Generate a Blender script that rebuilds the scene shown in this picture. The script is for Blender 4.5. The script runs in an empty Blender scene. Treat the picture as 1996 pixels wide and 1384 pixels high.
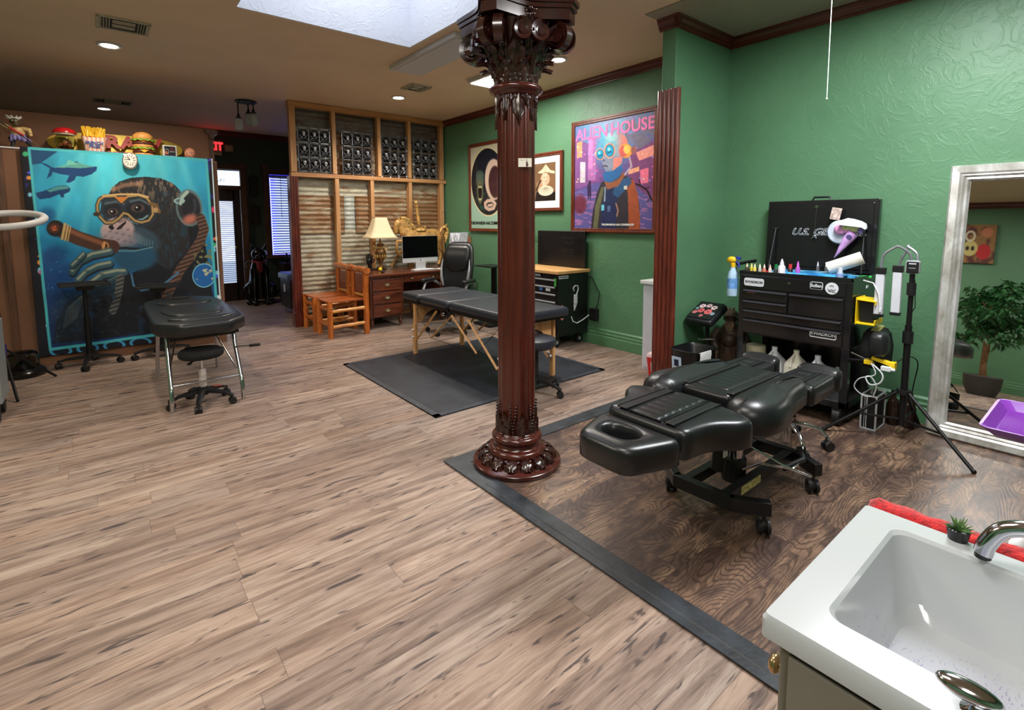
import bpy, bmesh, math, random
import numpy as np
from mathutils import Vector, Matrix, Euler

SC = bpy.context.scene
COL = SC.collection
PI = math.pi
RND = random.Random(7)

# ------------------------------------------------------------------ camera
cam_d = bpy.data.cameras.new('camera')
cam = bpy.data.objects.new('camera', cam_d)
COL.objects.link(cam)
cam_d.sensor_width = 36.0
cam_d.lens = 988.18 / 1996 * 36.0
cam_d.shift_x = 0.0
cam_d.shift_y = -(692 - 524.92) / 1996
cam_d.clip_start = 0.05
_a, _b, _c = -0.68337428, 0.09558032, -0.00338004
_Rx = Matrix(((1, 0, 0), (0, math.cos(_b), -math.sin(_b)), (0, math.sin(_b), math.cos(_b))))
_Ry = Matrix(((math.cos(_a), 0, math.sin(_a)), (0, 1, 0), (-math.sin(_a), 0, math.cos(_a))))
_Rz = Matrix(((math.cos(_c), -math.sin(_c), 0), (math.sin(_c), math.cos(_c), 0), (0, 0, 1)))
_R = _Rz @ _Rx @ _Ry
_W = Matrix([[_R[i][0], _R[i][2], -_R[i][1]] for i in range(3)])
_r, _d, _f = _W[0], _W[1], _W[2]
cam.matrix_world = Matrix(((_r[0], -_d[0], -_f[0], 0), (_r[1], -_d[1], -_f[1], 0), (_r[2], -_d[2], -_f[2], 1.48), (0, 0, 0, 1)))
SC.camera = cam

# ------------------------------------------------------------------ view, world
SC.view_settings.view_transform = 'Standard'
SC.view_settings.look = 'None'
SC.view_settings.exposure = 0.0
SC.view_settings.gamma = 1.0
SC.view_settings.use_curve_mapping = False
world = bpy.data.worlds.new('world')
SC.world = world
world.use_nodes = True
world.node_tree.nodes['Background'].inputs[0].default_value = (0.72, 0.80, 1.0, 1)
world.node_tree.nodes['Background'].inputs[1].default_value = 3.0

ZC = 3.12      # ceiling height


def area(name, loc, sx, sy, power, color=(1, 1, 1), rot=(0, 0, 0), spread=None):
    l = bpy.data.lights.new(name, 'AREA')
    l.shape = 'RECTANGLE'
    l.size = sx
    l.size_y = sy
    l.energy = power
    l.color = color
    if spread:
        l.spread = spread
    o = bpy.data.objects.new(name, l)
    o.location = loc
    o.rotation_euler = rot
    COL.objects.link(o)
    return o


WARM = (1.0, 0.86, 0.68)
NEUT = (1.0, 0.97, 0.93)
COOL = (0.93, 0.97, 1.0)
area('panel_lamp_over_bed', (3.05, 0.75, ZC - 0.09), 1.1, 0.5, 90, COOL)
area('panel_lamp_behind_camera', (-0.6, -0.9, ZC - 0.09), 1.1, 0.5, 34, NEUT)
area('panel_lamp_far', (3.70, 4.75, ZC - 0.09), 0.5, 0.5, 42, NEUT)
area('fill_lamp_middle', (0.6, 1.2, ZC - 0.09), 0.5, 1.1, 26, NEUT)  # added fill light for the middle of the room, source unseen
area('skylight_daylight', (1.67, 3.8, ZC + 0.75), 1.3, 1.2, 15, (0.92, 0.95, 1.0))
area('fill_lamp_left', (-1.0, 3.2, ZC - 0.09), 0.5, 1.1, 44, WARM)  # added fill that brightens the left side, from out of view
for _i, (_x, _y, _p) in enumerate(((0.19, 6.15, 24), (0.18, 9.4, 16), (3.21, 6.32, 30), (3.75, 3.85, 16))):
    l = bpy.data.lights.new('downlight_lamp', 'SPOT')
    l.energy = _p * 4
    l.color = WARM if _i < 2 else (1.0, 0.92, 0.8)
    l.spot_size = 2.6
    l.spot_blend = 0.7
    l.shadow_soft_size = 0.07
    o = bpy.data.objects.new('downlight_lamp', l)
    o.location = (_x, _y, ZC - 0.06)
    COL.objects.link(o)


# ------------------------------------------------------------------ colour and material helpers
def s2l(c):
    return tuple((v / 12.92 if v <= 0.04045 else ((v + 0.055) / 1.055) ** 2.4) for v in c)


def C8(r, g, b):
    return s2l((r / 255, g / 255, b / 255))


class NT:
    def __init__(self, name):
        self.m = bpy.data.materials.new(name)
        self.m.use_nodes = True
        self.t = self.m.node_tree
        self.b = self.t.nodes['Principled BSDF']

    def n(self, typ, **kw):
        nd = self.t.nodes.new(typ)
        for k, v in kw.items():
            setattr(nd, k, v)
        return nd

    def link(self, a, b):
        self.t.links.new(a, b)

    def _in(self, sock, v):
        if isinstance(v, bpy.types.NodeSocket):
            self.link(v, sock)
        else:
            sock.default_value = v

    def math(self, op, a, b=0.0, c=0.0, clamp=False):
        nd = self.n('ShaderNodeMath', operation=op)
        nd.use_clamp = clamp
        self._in(nd.inputs[0], a)
        self._in(nd.inputs[1], b)
        if len(nd.inputs) > 2:
            self._in(nd.inputs[2], c)
        return nd.outputs[0]

    def xyz(self, src='Object'):
        tc = self.n('ShaderNodeTexCoord')
        sp = self.n('ShaderNodeSeparateXYZ')
        self.link(tc.outputs[src], sp.inputs[0])
        return sp.outputs[0], sp.outputs[1], sp.outputs[2]

    def comb(self, x, y, z=0.0):
        nd = self.n('ShaderNodeCombineXYZ')
        self._in(nd.inputs[0], x)
        self._in(nd.inputs[1], y)
        self._in(nd.inputs[2], z)
        return nd.outputs[0]

    def noise(self, vec, scale, detail=4.0, rough=0.55, dist=0.0):
        nd = self.n('ShaderNodeTexNoise')
        if vec is not None:
            self.link(vec, nd.inputs['Vector'])
        nd.inputs['Scale'].default_value = scale
        nd.inputs['Detail'].default_value = detail
        nd.inputs['Roughness'].default_value = rough
        nd.inputs['Distortion'].default_value = dist
        return nd.outputs[0]

    def white(self, vec):
        nd = self.n('ShaderNodeTexWhiteNoise', noise_dimensions='3D')
        self.link(vec, nd.inputs[0])
        return nd.outputs[0]

    def ramp(self, fac, stops, interp='LINEAR'):
        nd = self.n('ShaderNodeValToRGB')
        cr = nd.color_ramp
        cr.interpolation = interp
        while len(cr.elements) < len(stops):
            cr.elements.new(0.5)
        for e, (p, c) in zip(cr.elements, stops):
            e.position = p
            e.color = (*c, 1)
        self._in(nd.inputs[0], fac)
        return nd.outputs[0]

    def mix(self, f, a, b, mode='MIX'):
        nd = self.n('ShaderNodeMix', data_type='RGBA', blend_type=mode)
        self._in(nd.inputs[0], f)
        for s, v in ((nd.inputs[6], a), (nd.inputs[7], b)):
            if isinstance(v, bpy.types.NodeSocket):
                self.link(v, s)
            else:
                s.default_value = (*v, 1)
        return nd.outputs[2]

    def bump(self, h, strength=0.3, dist=0.01):
        nd = self.n('ShaderNodeBump')
        nd.inputs['Strength'].default_value = strength
        nd.inputs['Distance'].default_value = dist
        self.link(h, nd.inputs['Height'])
        self.link(nd.outputs[0], self.b.inputs['Normal'])

    def set(self, **kw):
        for k, v in kw.items():
            k = k.replace('_', ' ')
            s = self.b.inputs[k]
            if isinstance(v, tuple) and len(v) == 3:
                v = (*v, 1)
            self._in(s, v)
        return self


_MC = {}


def M(key, rgb, rough=0.5, metal=0.0, var=0.06, scale=18.0, bump=0.0, coat=0.0, spec=None, sheen=0.0):
    """plain procedural material: base colour with slight noise variation"""
    if key in _MC:
        return _MC[key]
    t = NT(key)
    c = C8(*rgb)
    tc = t.n('ShaderNodeTexCoord').outputs['Object']
    nz = t.noise(tc, scale, 3)
    lo = tuple(v * (1 - var * 2.2) for v in c)
    hi = tuple(min(1, v * (1 + var * 2.2)) for v in c)
    t.link(t.ramp(nz, [(0.3, lo), (0.7, hi)]), t.b.inputs['Base Color'])
    t.b.inputs['Roughness'].default_value = rough
    t.b.inputs['Metallic'].default_value = metal
    if coat:
        t.b.inputs['Coat Weight'].default_value = coat
        t.b.inputs['Coat Roughness'].default_value = 0.12
    if spec is not None:
        t.b.inputs['Specular IOR Level'].default_value = spec
    if sheen:
        t.b.inputs['Sheen Weight'].default_value = sheen
    if bump:
        t.bump(t.noise(tc, scale * 6, 3), bump, 0.004)
    _MC[key] = t.m
    return t.m


def EM(key, rgb, strength):
    if key in _MC:
        return _MC[key]
    t = NT(key)
    c = C8(*rgb)
    t.set(Base_Color=c, Emission_Color=c, Emission_Strength=float(strength))
    _MC[key] = t.m
    return t.m


def GLASS(key, rgb=(235, 245, 245), rough=0.02):
    """clear thin glass with a soft highlight"""
    if key in _MC:
        return _MC[key]
    t = NT(key)
    t.set(Base_Color=C8(*rgb), Roughness=rough, Transmission_Weight=1.0, IOR=1.25)
    _MC[key] = t.m
    return t.m


def WOOD(key, dark, light, axis='Z', rough=0.4, scale=6.0, stretch=12.0, coat=0.0, knots=False):
    if key in _MC:
        return _MC[key]
    t = NT(key)
    x, y, z = t.xyz()
    k = 1.0 / stretch
    v = {'X': t.comb(t.math('MULTIPLY', x, k), y, z), 'Y': t.comb(x, t.math('MULTIPLY', y, k), z),
         'Z': t.comb(x, y, t.math('MULTIPLY', z, k))}[axis]
    f = t.noise(v, scale * 4, 5, 0.6, 0.6)
    col = t.ramp(f, [(0.3, C8(*dark)), (0.68, C8(*light))])
    if knots:
        kn = t.noise(t.comb(x, y, z), 22, 1)
        kf = t.ramp(kn, [(0.68, (0, 0, 0)), (0.75, (1, 1, 1))])
        col = t.mix(kf, col, tuple(v * 0.35 for v in C8(*dark)))
    t.link(col, t.b.inputs['Base Color'])
    t.set(Roughness=rough)
    if coat:
        t.set(Coat_Weight=coat, Coat_Roughness=0.15)
    t.bump(f, 0.12, 0.004)
    _MC[key] = t.m
    return t.m


# ------------------------------------------------------------------ geometry helpers
class G:
    def __init__(self):
        self.bm = bmesh.new()

    def _xf(self, vs, m):
        for v in vs:
            v.co = m @ v.co

    def box(self, c, s, rot=(0, 0, 0), taper=1.0):
        r = bmesh.ops.create_cube(self.bm, size=1.0)
        m = Matrix.Translation(c) @ Euler(rot).to_matrix().to_4x4()
        for v in r['verts']:
            k = taper if v.co.z > 0 else 1.0
            v.co = m @ Vector((v.co.x * s[0] * k, v.co.y * s[1] * k, v.co.z * s[2]))
        return self

    def cyl(self, p0, p1, r0, r1=None, n=14, caps=True):
        r1 = r0 if r1 is None else r1
        p0, p1 = Vector(p0), Vector(p1)
        d = p1 - p0
        q = d.to_track_quat('Z', 'Y').to_matrix().to_4x4()
        m = Matrix.Translation((p0 + p1) / 2) @ q
        r = bmesh.ops.create_cone(self.bm, cap_ends=caps, segments=n, radius1=max(r0, 1e-4), radius2=max(r1, 1e-4), depth=d.length)
        self._xf(r['verts'], m)
        return self

    def sph(self, c, r, n=14, rot=(0, 0, 0)):
        if not isinstance(r, (tuple, list)):
            r = (r, r, r)
        m = Matrix.Translation(c) @ Euler(rot).to_matrix().to_4x4() @ Matrix.Diagonal((*r, 1))
        q = bmesh.ops.create_uvsphere(self.bm, u_segments=n, v_segments=max(6, n // 2 + 2), radius=1.0)
        self._xf(q['verts'], m)
        return self

    def tube(self, pts, r, n=8, closed=False, caps=True):
        pts = [Vector(p) for p in pts]
        rs = r if isinstance(r, (list, tuple)) else [r] * len(pts)
        N = len(pts)
        rings = []
        up = None
        for i, p in enumerate(pts):
            if closed:
                t = (pts[(i + 1) % N] - pts[i - 1]).normalized()
            else:
                t = (pts[min(i + 1, N - 1)] - pts[max(i - 1, 0)]).normalized()
            if up is None:
                a = Vector((0, 0, 1)) if abs(t.z) < 0.9 else Vector((1, 0, 0))
                up = (a - t * a.dot(t)).normalized()
            else:
                up = up - t * up.dot(t)
                up = up.normalized() if up.length > 1e-6 else t.orthogonal().normalized()
            s = t.cross(up)
            rings.append([self.bm.verts.new(p + (up * math.cos(2 * PI * k / n) + s * math.sin(2 * PI * k / n)) * rs[i]) for k in range(n)])
        for i in range(N if closed else N - 1):
            a, b = rings[i], rings[(i + 1) % N]
            for k in range(n):
                self.bm.faces.new((a[k], a[(k + 1) % n], b[(k + 1) % n], b[k]))
        if caps and not closed:
            self.bm.faces.new(rings[0][::-1])
            self.bm.faces.new(rings[-1])
        return self

    def lathe(self, prof, n=24, at=(0, 0, 0), m=None):
        M4 = Matrix.Translation(at) @ (m if m is not None else Matrix.Identity(4))
        rings = []
        for r, z in prof:
            if r < 1e-5:
                rings.append([self.bm.verts.new(M4 @ Vector((0, 0, z)))])
            else:
                rings.append([self.bm.verts.new(M4 @ Vector((r * math.cos(2 * PI * k / n), r * math.sin(2 * PI * k / n), z))) for k in range(n)])
        for a, b in zip(rings, rings[1:]):
            if len(a) == 1 and len(b) == 1:
                continue
            for k in range(n):
                k2 = (k + 1) % n
                if len(a) == 1:
                    self.bm.faces.new((a[0], b[k2], b[k]))
                elif len(b) == 1:
                    self.bm.faces.new((a[k], a[k2], b[0]))
                else:
                    self.bm.faces.new((a[k], a[k2], b[k2], b[k]))
        return self

    def prism(self, poly, h0, h1, plane='XY', at=(0, 0, 0)):
        def P(u, v, h):
            o = {'XY': (u, v, h), 'XZ': (u, h, v), 'YZ': (h, u, v)}[plane]
            return Vector(o) + Vector(at)
        a = [self.bm.verts.new(P(u, v, h0)) for u, v in poly]
        b = [self.bm.verts.new(P(u, v, h1)) for u, v in poly]
        N = len(poly)
        self.bm.faces.new(a[::-1])
        self.bm.faces.new(b)
        for i in range(N):
            self.bm.faces.new((a[i], a[(i + 1) % N], b[(i + 1) % N], b[i]))
        return self

    def loft(self, rings, cap=True):
        R = [[self.bm.verts.new(p) for p in r] for r in rings]
        n = len(R[0])
        for a, b in zip(R, R[1:]):
            for k in range(n):
                self.bm.faces.new((a[k], a[(k + 1) % n], b[(k + 1) % n], b[k]))
        if cap:
            self.bm.faces.new(R[0][::-1])
            self.bm.faces.new(R[-1])
        return self

    def cushion(self, poly, z0, z1, r=0.03, crown=0.01, sm=3, tilt=None, cr=0.045):
        """upholstered pad: outline (star-shaped), rounded top edge, slightly crowned top"""
        P0 = [Vector((p[0], p[1], 0)) for p in poly]
        n0 = len(P0)
        pts = []
        for i in range(n0):
            p, a_, b_ = P0[i], P0[i - 1], P0[(i + 1) % n0]
            da, db = (a_ - p), (b_ - p)
            ca = min(cr, da.length * 0.45)
            cb = min(cr, db.length * 0.45)
            q0, q1 = p + da.normalized() * ca, p + db.normalized() * cb
            for k in range(5):
                t = k / 4
                pts.append(q0 * (1 - t) ** 2 + p * 2 * t * (1 - t) + q1 * t * t)
        # even out long edges
        q = []
        for i in range(len(pts)):
            a_, b_ = pts[i], pts[(i + 1) % len(pts)]
            m = max(1, int((b_ - a_).length / 0.05))
            q += [a_.lerp(b_, k / m) for k in range(m)]
        pts = q
        c = sum(pts, Vector()) / len(pts)
        N = len(pts)
        nor = []
        for i in range(N):
            t = (pts[(i + 1) % N] - pts[i - 1])
            nv = Vector((t.y, -t.x, 0))
            nor.append(nv.normalized() if nv.length > 1e-9 else Vector())
        if sum((pts[i].cross(pts[(i + 1) % N])).z for i in range(N)) < 0:
            nor = [-v for v in nor]
        rings = []

        def ring(off, z):
            rr = []
            for p, nv in zip(pts, nor):
                q = p - nv * off
                rr.append(Vector((q.x, q.y, z)))
            rings.append(rr)
        ring(r * 0.5, z0)
        ring(0.0, z0 + r * 0.4)
        ring(0.0, z1 - r)
        ring(r * 0.12, z1 - r * 0.55)
        ring(r * 0.45, z1 - r * 0.18)
        ring(r, z1)
        base = rings[-1]
        for s in (0.75, 0.5, 0.25):
            rings.append([Vector((c.x + (p.x - c.x) * s, c.y + (p.y - c.y) * s, z1 + crown * (1 - s * s))) for p in base])
        if tilt:
            for rr in rings:
                for v in rr:
                    v.z += tilt(v.x, v.y)
        return self.loft(rings)

    def out(self, name, mat, parent=None, loc=(0, 0, 0), rot=(0, 0, 0), smooth=True, bev=0, bseg=2, sub=0, angle=40,
            label=None, cat=None, group=None, kind=None):
        bmesh.ops.recalc_face_normals(self.bm, faces=self.bm.faces[:])
        me = bpy.data.meshes.new(name)
        self.bm.to_mesh(me)
        self.bm.free()
        if smooth:
            me.polygons.foreach_set('use_smooth', [True] * len(me.polygons))
            me.set_sharp_from_angle(angle=math.radians(angle))
        if mat is not None:
            me.materials.append(mat)
        o = bpy.data.objects.new(name, me)
        COL.objects.link(o)
        o.location = loc
        o.rotation_euler = rot
        if parent:
            o.parent = parent
        if bev:
            b = o.modifiers.new('bevel', 'BEVEL')
            b.width = bev
            b.segments = bseg
            b.limit_method = 'ANGLE'
            b.angle_limit = math.radians(35)
        if sub:
            s = o.modifiers.new('sub', 'SUBSURF')
            s.levels = sub
            s.render_levels = sub
        tag(o, label, cat, group, kind)
        return o


def tag(o, label=None, cat=None, group=None, kind=None):
    if label:
        o['label'] = label
    if cat:
        o['category'] = cat
    if group:
        o['group'] = group
    if kind:
        o['kind'] = kind
    return o


def thing(name, label, cat, loc=(0, 0, 0), rz=0.0, group=None):
    o = bpy.data.objects.new(name, None)
    COL.objects.link(o)
    o.location = loc
    o.rotation_euler = (0, 0, rz)
    o.empty_display_size = 0.1
    return tag(o, label, cat, group)


def struct(name, g, mat, **kw):
    return g.out(name, mat, kind='structure', **kw)


def copy_tree(o, parent=None, **over):
    c = o.copy()
    COL.objects.link(c)
    if parent is not None:
        c.parent = parent
    for ch in list(o.children):
        copy_tree(ch, c)
    for k, v in over.items():
        c[k] = v
    return c


def text(body, size, mat, parent, loc, rot, name='lettering', ext=0.0008, align='CENTER', sx=1.0, shear=0.0, bold=0.0, outline=False, spacing=1.0, label=None):
    cu = bpy.data.curves.new(name, 'FONT')
    cu.body = body
    cu.size = size
    cu.extrude = ext
    cu.align_x = align
    cu.align_y = 'CENTER'
    cu.shear = shear
    cu.offset = bold
    cu.space_character = spacing
    cu.resolution_u = 3
    if outline:
        cu.fill_mode = 'NONE'
        cu.bevel_depth = outline
        cu.bevel_resolution = 0
        cu.extrude = 0
    tmp = bpy.data.objects.new(name, cu)
    COL.objects.link(tmp)
    dg = bpy.context.evaluated_depsgraph_get()
    dg.update()
    me = bpy.data.meshes.new_from_object(tmp.evaluated_get(dg))
    bpy.data.objects.remove(tmp)
    me.materials.clear()
    me.materials.append(mat)
    o = bpy.data.objects.new(name, me)
    COL.objects.link(o)
    o.location = loc
    o.rotation_euler = rot
    o.scale = (sx, 1, 1)
    if parent:
        o.parent = parent
    if label:
        o['label'] = label
    return o


# rotations that stand lettering up: faces -X (read from the room side of the long wall), faces -Y
FX = (PI / 2, 0, -PI / 2)
FY = (PI / 2, 0, 0)


# ------------------------------------------------------------------ painted flat art (colour attribute raster, drawn with masks)
def sm(a, b, x):
    t = np.clip((x - a) / (b - a + 1e-9), 0, 1)
    return t * t * (3 - 2 * t)


def vnoise(x, y, seed=0):
    xi, yi = np.floor(x).astype(int), np.floor(y).astype(int)
    fx, fy = x - xi, y - yi
    fx, fy = fx * fx * (3 - 2 * fx), fy * fy * (3 - 2 * fy)

    def h(a, b):
        n = (a * 374761393 + b * 668265263 + seed * 1442695041) & 0x7fffffff
        n = ((n ^ (n >> 13)) * 1274126177) & 0x7fffffff
        return ((n ^ (n >> 16)) & 0xffff) / 65535.0
    return (h(xi, yi) * (1 - fx) + h(xi + 1, yi) * fx) * (1 - fy) + (h(xi, yi + 1) * (1 - fx) + h(xi + 1, yi + 1) * fx) * fy


def fbm(x, y, seed=0, o=4):
    r = 0
    a = 0.5
    for i in range(o):
        r = r + a * vnoise(x * 2 ** i, y * 2 ** i, seed + i)
        a *= 0.5
    return r


class Art:
    def __init__(self, x, y):
        self.x, self.y = x, y
        self.c = np.zeros(x.shape + (3,))

    def fill(self, rgb):
        self.c[:] = np.array(rgb) / 255.0
        return self

    def blend(self, m, rgb):
        col = np.array(rgb) / 255.0 if not isinstance(rgb, np.ndarray) else rgb
        m = np.clip(m, 0, 1)[..., None]
        self.c = self.c * (1 - m) + col * m
        return self

    def ell(self, cx, cy, rx, ry, rgb, soft=0.06, rot=0.0, op=1.0):
        dx, dy = self.x - cx, self.y - cy
        c, s = math.cos(rot), math.sin(rot)
        u, v = (dx * c + dy * s) / rx, (-dx * s + dy * c) / ry
        d = np.sqrt(u * u + v * v)
        return self.blend((1 - sm(1 - soft, 1 + soft, d)) * op, rgb)

    def ring(self, cx, cy, rx, ry, w, rgb, rot=0.0, op=1.0):
        dx, dy = self.x - cx, self.y - cy
        c, s = math.cos(rot), math.sin(rot)
        u, v = (dx * c + dy * s) / rx, (-dx * s + dy * c) / ry
        d = np.abs(np.sqrt(u * u + v * v) - 1) * min(rx, ry)
        return self.blend((1 - sm(w * 0.4, w * 0.7, d)) * op, rgb)

    def poly(self, pts, rgb, op=1.0):
        x, y = self.x, self.y
        ins = np.zeros(x.shape, bool)
        n = len(pts)
        for i in range(n):
            x0, y0 = pts[i]
            x1, y1 = pts[(i + 1) % n]
            if y0 == y1:
                continue
            cond = (y0 > y) != (y1 > y)
            ins ^= cond & (x < (x1 - x0) * (y - y0) / (y1 - y0) + x0)
        return self.blend(ins * op, rgb)

    def dist(self, pts):
        d = np.full(self.x.shape, 1e9)
        for (x0, y0), (x1, y1) in zip(pts, pts[1:]):
            vx, vy = x1 - x0, y1 - y0
            L = vx * vx + vy * vy + 1e-9
            t = np.clip(((self.x - x0) * vx + (self.y - y0) * vy) / L, 0, 1)
            d = np.minimum(d, np.hypot(self.x - x0 - t * vx, self.y - y0 - t * vy))
        return d

    def line(self, pts, w, rgb, soft=0.25, op=1.0):
        d = self.dist(pts)
        return self.blend((1 - sm(w * (1 - soft), w * (1 + soft), d)) * op, rgb)


def homog(quad):
    """maps unit square (0,0)(1,0)(1,1)(0,1) -> quad; returns function of arrays u,v"""
    A = []
    B = []
    for (u, v), (x, y) in zip(((0, 0), (1, 0), (1, 1), (0, 1)), quad):
        A.append([u, v, 1, 0, 0, 0, -u * x, -v * x])
        B.append(x)
        A.append([0, 0, 0, u, v, 1, -u * y, -v * y])
        B.append(y)
    h = np.linalg.solve(np.array(A, float), np.array(B, float))

    def f(u, v):
        w = h[6] * u + h[7] * v + 1
        return (h[0] * u + h[1] * v + h[2]) / w, (h[3] * u + h[4] * v + h[5]) / w
    return f


def art_mat(key, rough=0.6, coat=0.0):
    if key in _MC:
        return _MC[key]
    t = NT(key)
    a = t.n('ShaderNodeAttribute', attribute_name='paint')
    t.link(a.outputs['Color'], t.b.inputs['Base Color'])
    t.set(Roughness=rough)
    if coat:
        t.set(Coat_Weight=coat, Coat_Roughness=0.05)
    _MC[key] = t.m
    return t.m


def painted(name, W, H, nx, ny, draw, quad, mat, parent=None, loc=(0, 0, 0), rot=(0, 0, 0), wave=None, **kw):
    """a W x H sheet in local XZ (u to +X, v down), origin top-left, painted by draw(Art) in design coordinates"""
    u = np.linspace(0, 1, nx)
    v = np.linspace(0, 1, ny)
    U, V = np.meshgrid(u, v)
    x, y = homog(quad)(U, V)
    a = Art(x, y)
    draw(a)
    col = np.clip(a.c, 0, 1)
    lin = np.where(col <= 0.04045, col / 12.92, ((col + 0.055) / 1.055) ** 2.4)
    co = np.zeros((ny, nx, 3))
    co[..., 0] = U * W
    co[..., 2] = -V * H
    if wave is not None:
        co[..., 1] = wave(U * W, V * H)
    me = bpy.data.meshes.new(name)
    idx = np.arange(nx * ny).reshape(ny, nx)
    f = np.stack([idx[:-1, :-1], idx[1:, :-1], idx[1:, 1:], idx[:-1, 1:]], -1).reshape(-1, 4)
    me.vertices.add(nx * ny)
    me.vertices.foreach_set('co', co.reshape(-1))
    me.loops.add(f.size)
    me.loops.foreach_set('vertex_index', f.reshape(-1).astype(np.int32))
    me.polygons.add(len(f))
    me.polygons.foreach_set('loop_start', np.arange(0, f.size, 4, dtype=np.int32))
    me.polygons.foreach_set('loop_total', np.full(len(f), 4, dtype=np.int32))
    me.update(calc_edges=True)
    me.polygons.foreach_set('use_smooth', [True] * len(f))
    at = me.color_attributes.new('paint', 'FLOAT_COLOR', 'POINT')
    at.data.foreach_set('color', np.concatenate([lin.reshape(-1, 3), np.ones((nx * ny, 1))], 1).reshape(-1))
    me.materials.append(mat)
    o = bpy.data.objects.new(name, me)
    COL.objects.link(o)
    o.location = loc
    o.rotation_euler = rot
    if parent:
        o.parent = parent
    tag(o, **kw)
    return o


def arc(c, r, a0, a1, n, plane='XZ'):
    out = []
    for i in range(n + 1):
        a = math.radians(a0 + (a1 - a0) * i / n)
        u, v = r * math.cos(a), r * math.sin(a)
        out.append({'XY': (c[0] + u, c[1] + v, c[2]), 'XZ': (c[0] + u, c[1], c[2] + v), 'YZ': (c[0], c[1] + u, c[2] + v)}[plane])
    return out


def rrect(w, h, r, n=4, cx=0, cy=0):
    out = []
    for sx, sy, a0 in ((1, 1, 0), (-1, 1, 90), (-1, -1, 180), (1, -1, 270)):
        for i in range(n + 1):
            a = math.radians(a0 + 90 * i / n)
            out.append((cx + sx * (w / 2 - r) + r * math.cos(a), cy + sy * (h / 2 - r) + r * math.sin(a)))
    return out

# ================================================================== THE ROOM
def plank_floor():
    t = NT('vinyl_planks')
    x, y, z = t.xyz()
    W, L = 0.1535, 1.22
    row = t.math('FLOOR', t.math('DIVIDE', t.math('ADD', y, 0.05), W))
    fr = t.math('FRACT', t.math('DIVIDE', t.math('ADD', y, 0.05), W))
    r1 = t.white(t.comb(row, 3.3, 1.1))
    xs = t.math('ADD', x, t.math('MULTIPLY', r1, L * 3))
    col = t.math('FLOOR', t.math('DIVIDE', xs, L))
    fc = t.math('FRACT', t.math('DIVIDE', xs, L))
    pid = t.white(t.comb(row, col, 0.5))
    pid2 = t.white(t.comb(col, row, 7.5))
    xo = t.math('ADD', x, t.math('MULTIPLY', pid, 37.0))
    v1 = t.comb(t.math('MULTIPLY', xo, 1.3), t.math('MULTIPLY', y, 14.0), pid)
    v2 = t.comb(t.math('MULTIPLY', xo, 2.6), t.math('MULTIPLY', y, 52.0), pid)
    v3 = t.comb(t.math('MULTIPLY', xo, 3.6), t.math('MULTIPLY', y, 24.0), pid2)
    n1 = t.noise(v1, 1.6, 6, 0.62, 0.5)
    n2 = t.noise(v2, 2.2, 5, 0.7, 0.3)
    n3 = t.noise(v3, 1.5, 3, 0.5, 0.9)
    base = t.ramp(n1, [(0.26, C8(104, 88, 80)), (0.42, C8(138, 118, 106)), (0.55, C8(164, 144, 131)), (0.74, C8(186, 169, 156))])
    warm = t.mix(t.math('MULTIPLY', pid, 0.55), base, C8(214, 176, 146), 'MULTIPLY')
    tone = t.ramp(pid2, [(0.0, (0.82, 0.82, 0.84)), (0.5, (1, 1, 1)), (1.0, (1.08, 1.04, 1.0))])
    c = t.mix(0.5, base, warm)
    c = t.mix(1.0, c, tone, 'MULTIPLY')
    c = t.mix(t.ramp(n2, [(0.52, (0, 0, 0)), (0.72, (0.7, 0.7, 0.7))]), c, C8(96, 79, 71))
    c = t.mix(t.ramp(n3, [(0.60, (0, 0, 0)), (0.68, (0.9, 0.9, 0.9))]), c, C8(64, 54, 54))
    e1 = t.math('LESS_THAN', t.math('MINIMUM', fr, t.math('SUBTRACT', 1.0, fr)), 0.011)
    e2 = t.math('LESS_THAN', t.math('MINIMUM', fc, t.math('SUBTRACT', 1.0, fc)), 0.0012)
    seam = t.math('MULTIPLY', t.math('MAXIMUM', e1, e2), 0.45)
    c = t.mix(seam, c, C8(70, 56, 48))
    t.link(c, t.b.inputs['Base Color'])
    t.set(Roughness=0.5, Specular_IOR_Level=0.35)
    t.bump(t.math('SUBTRACT', n2, t.math('MULTIPLY', seam, 1.5)), 0.10, 0.003)
    return t.m


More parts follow.
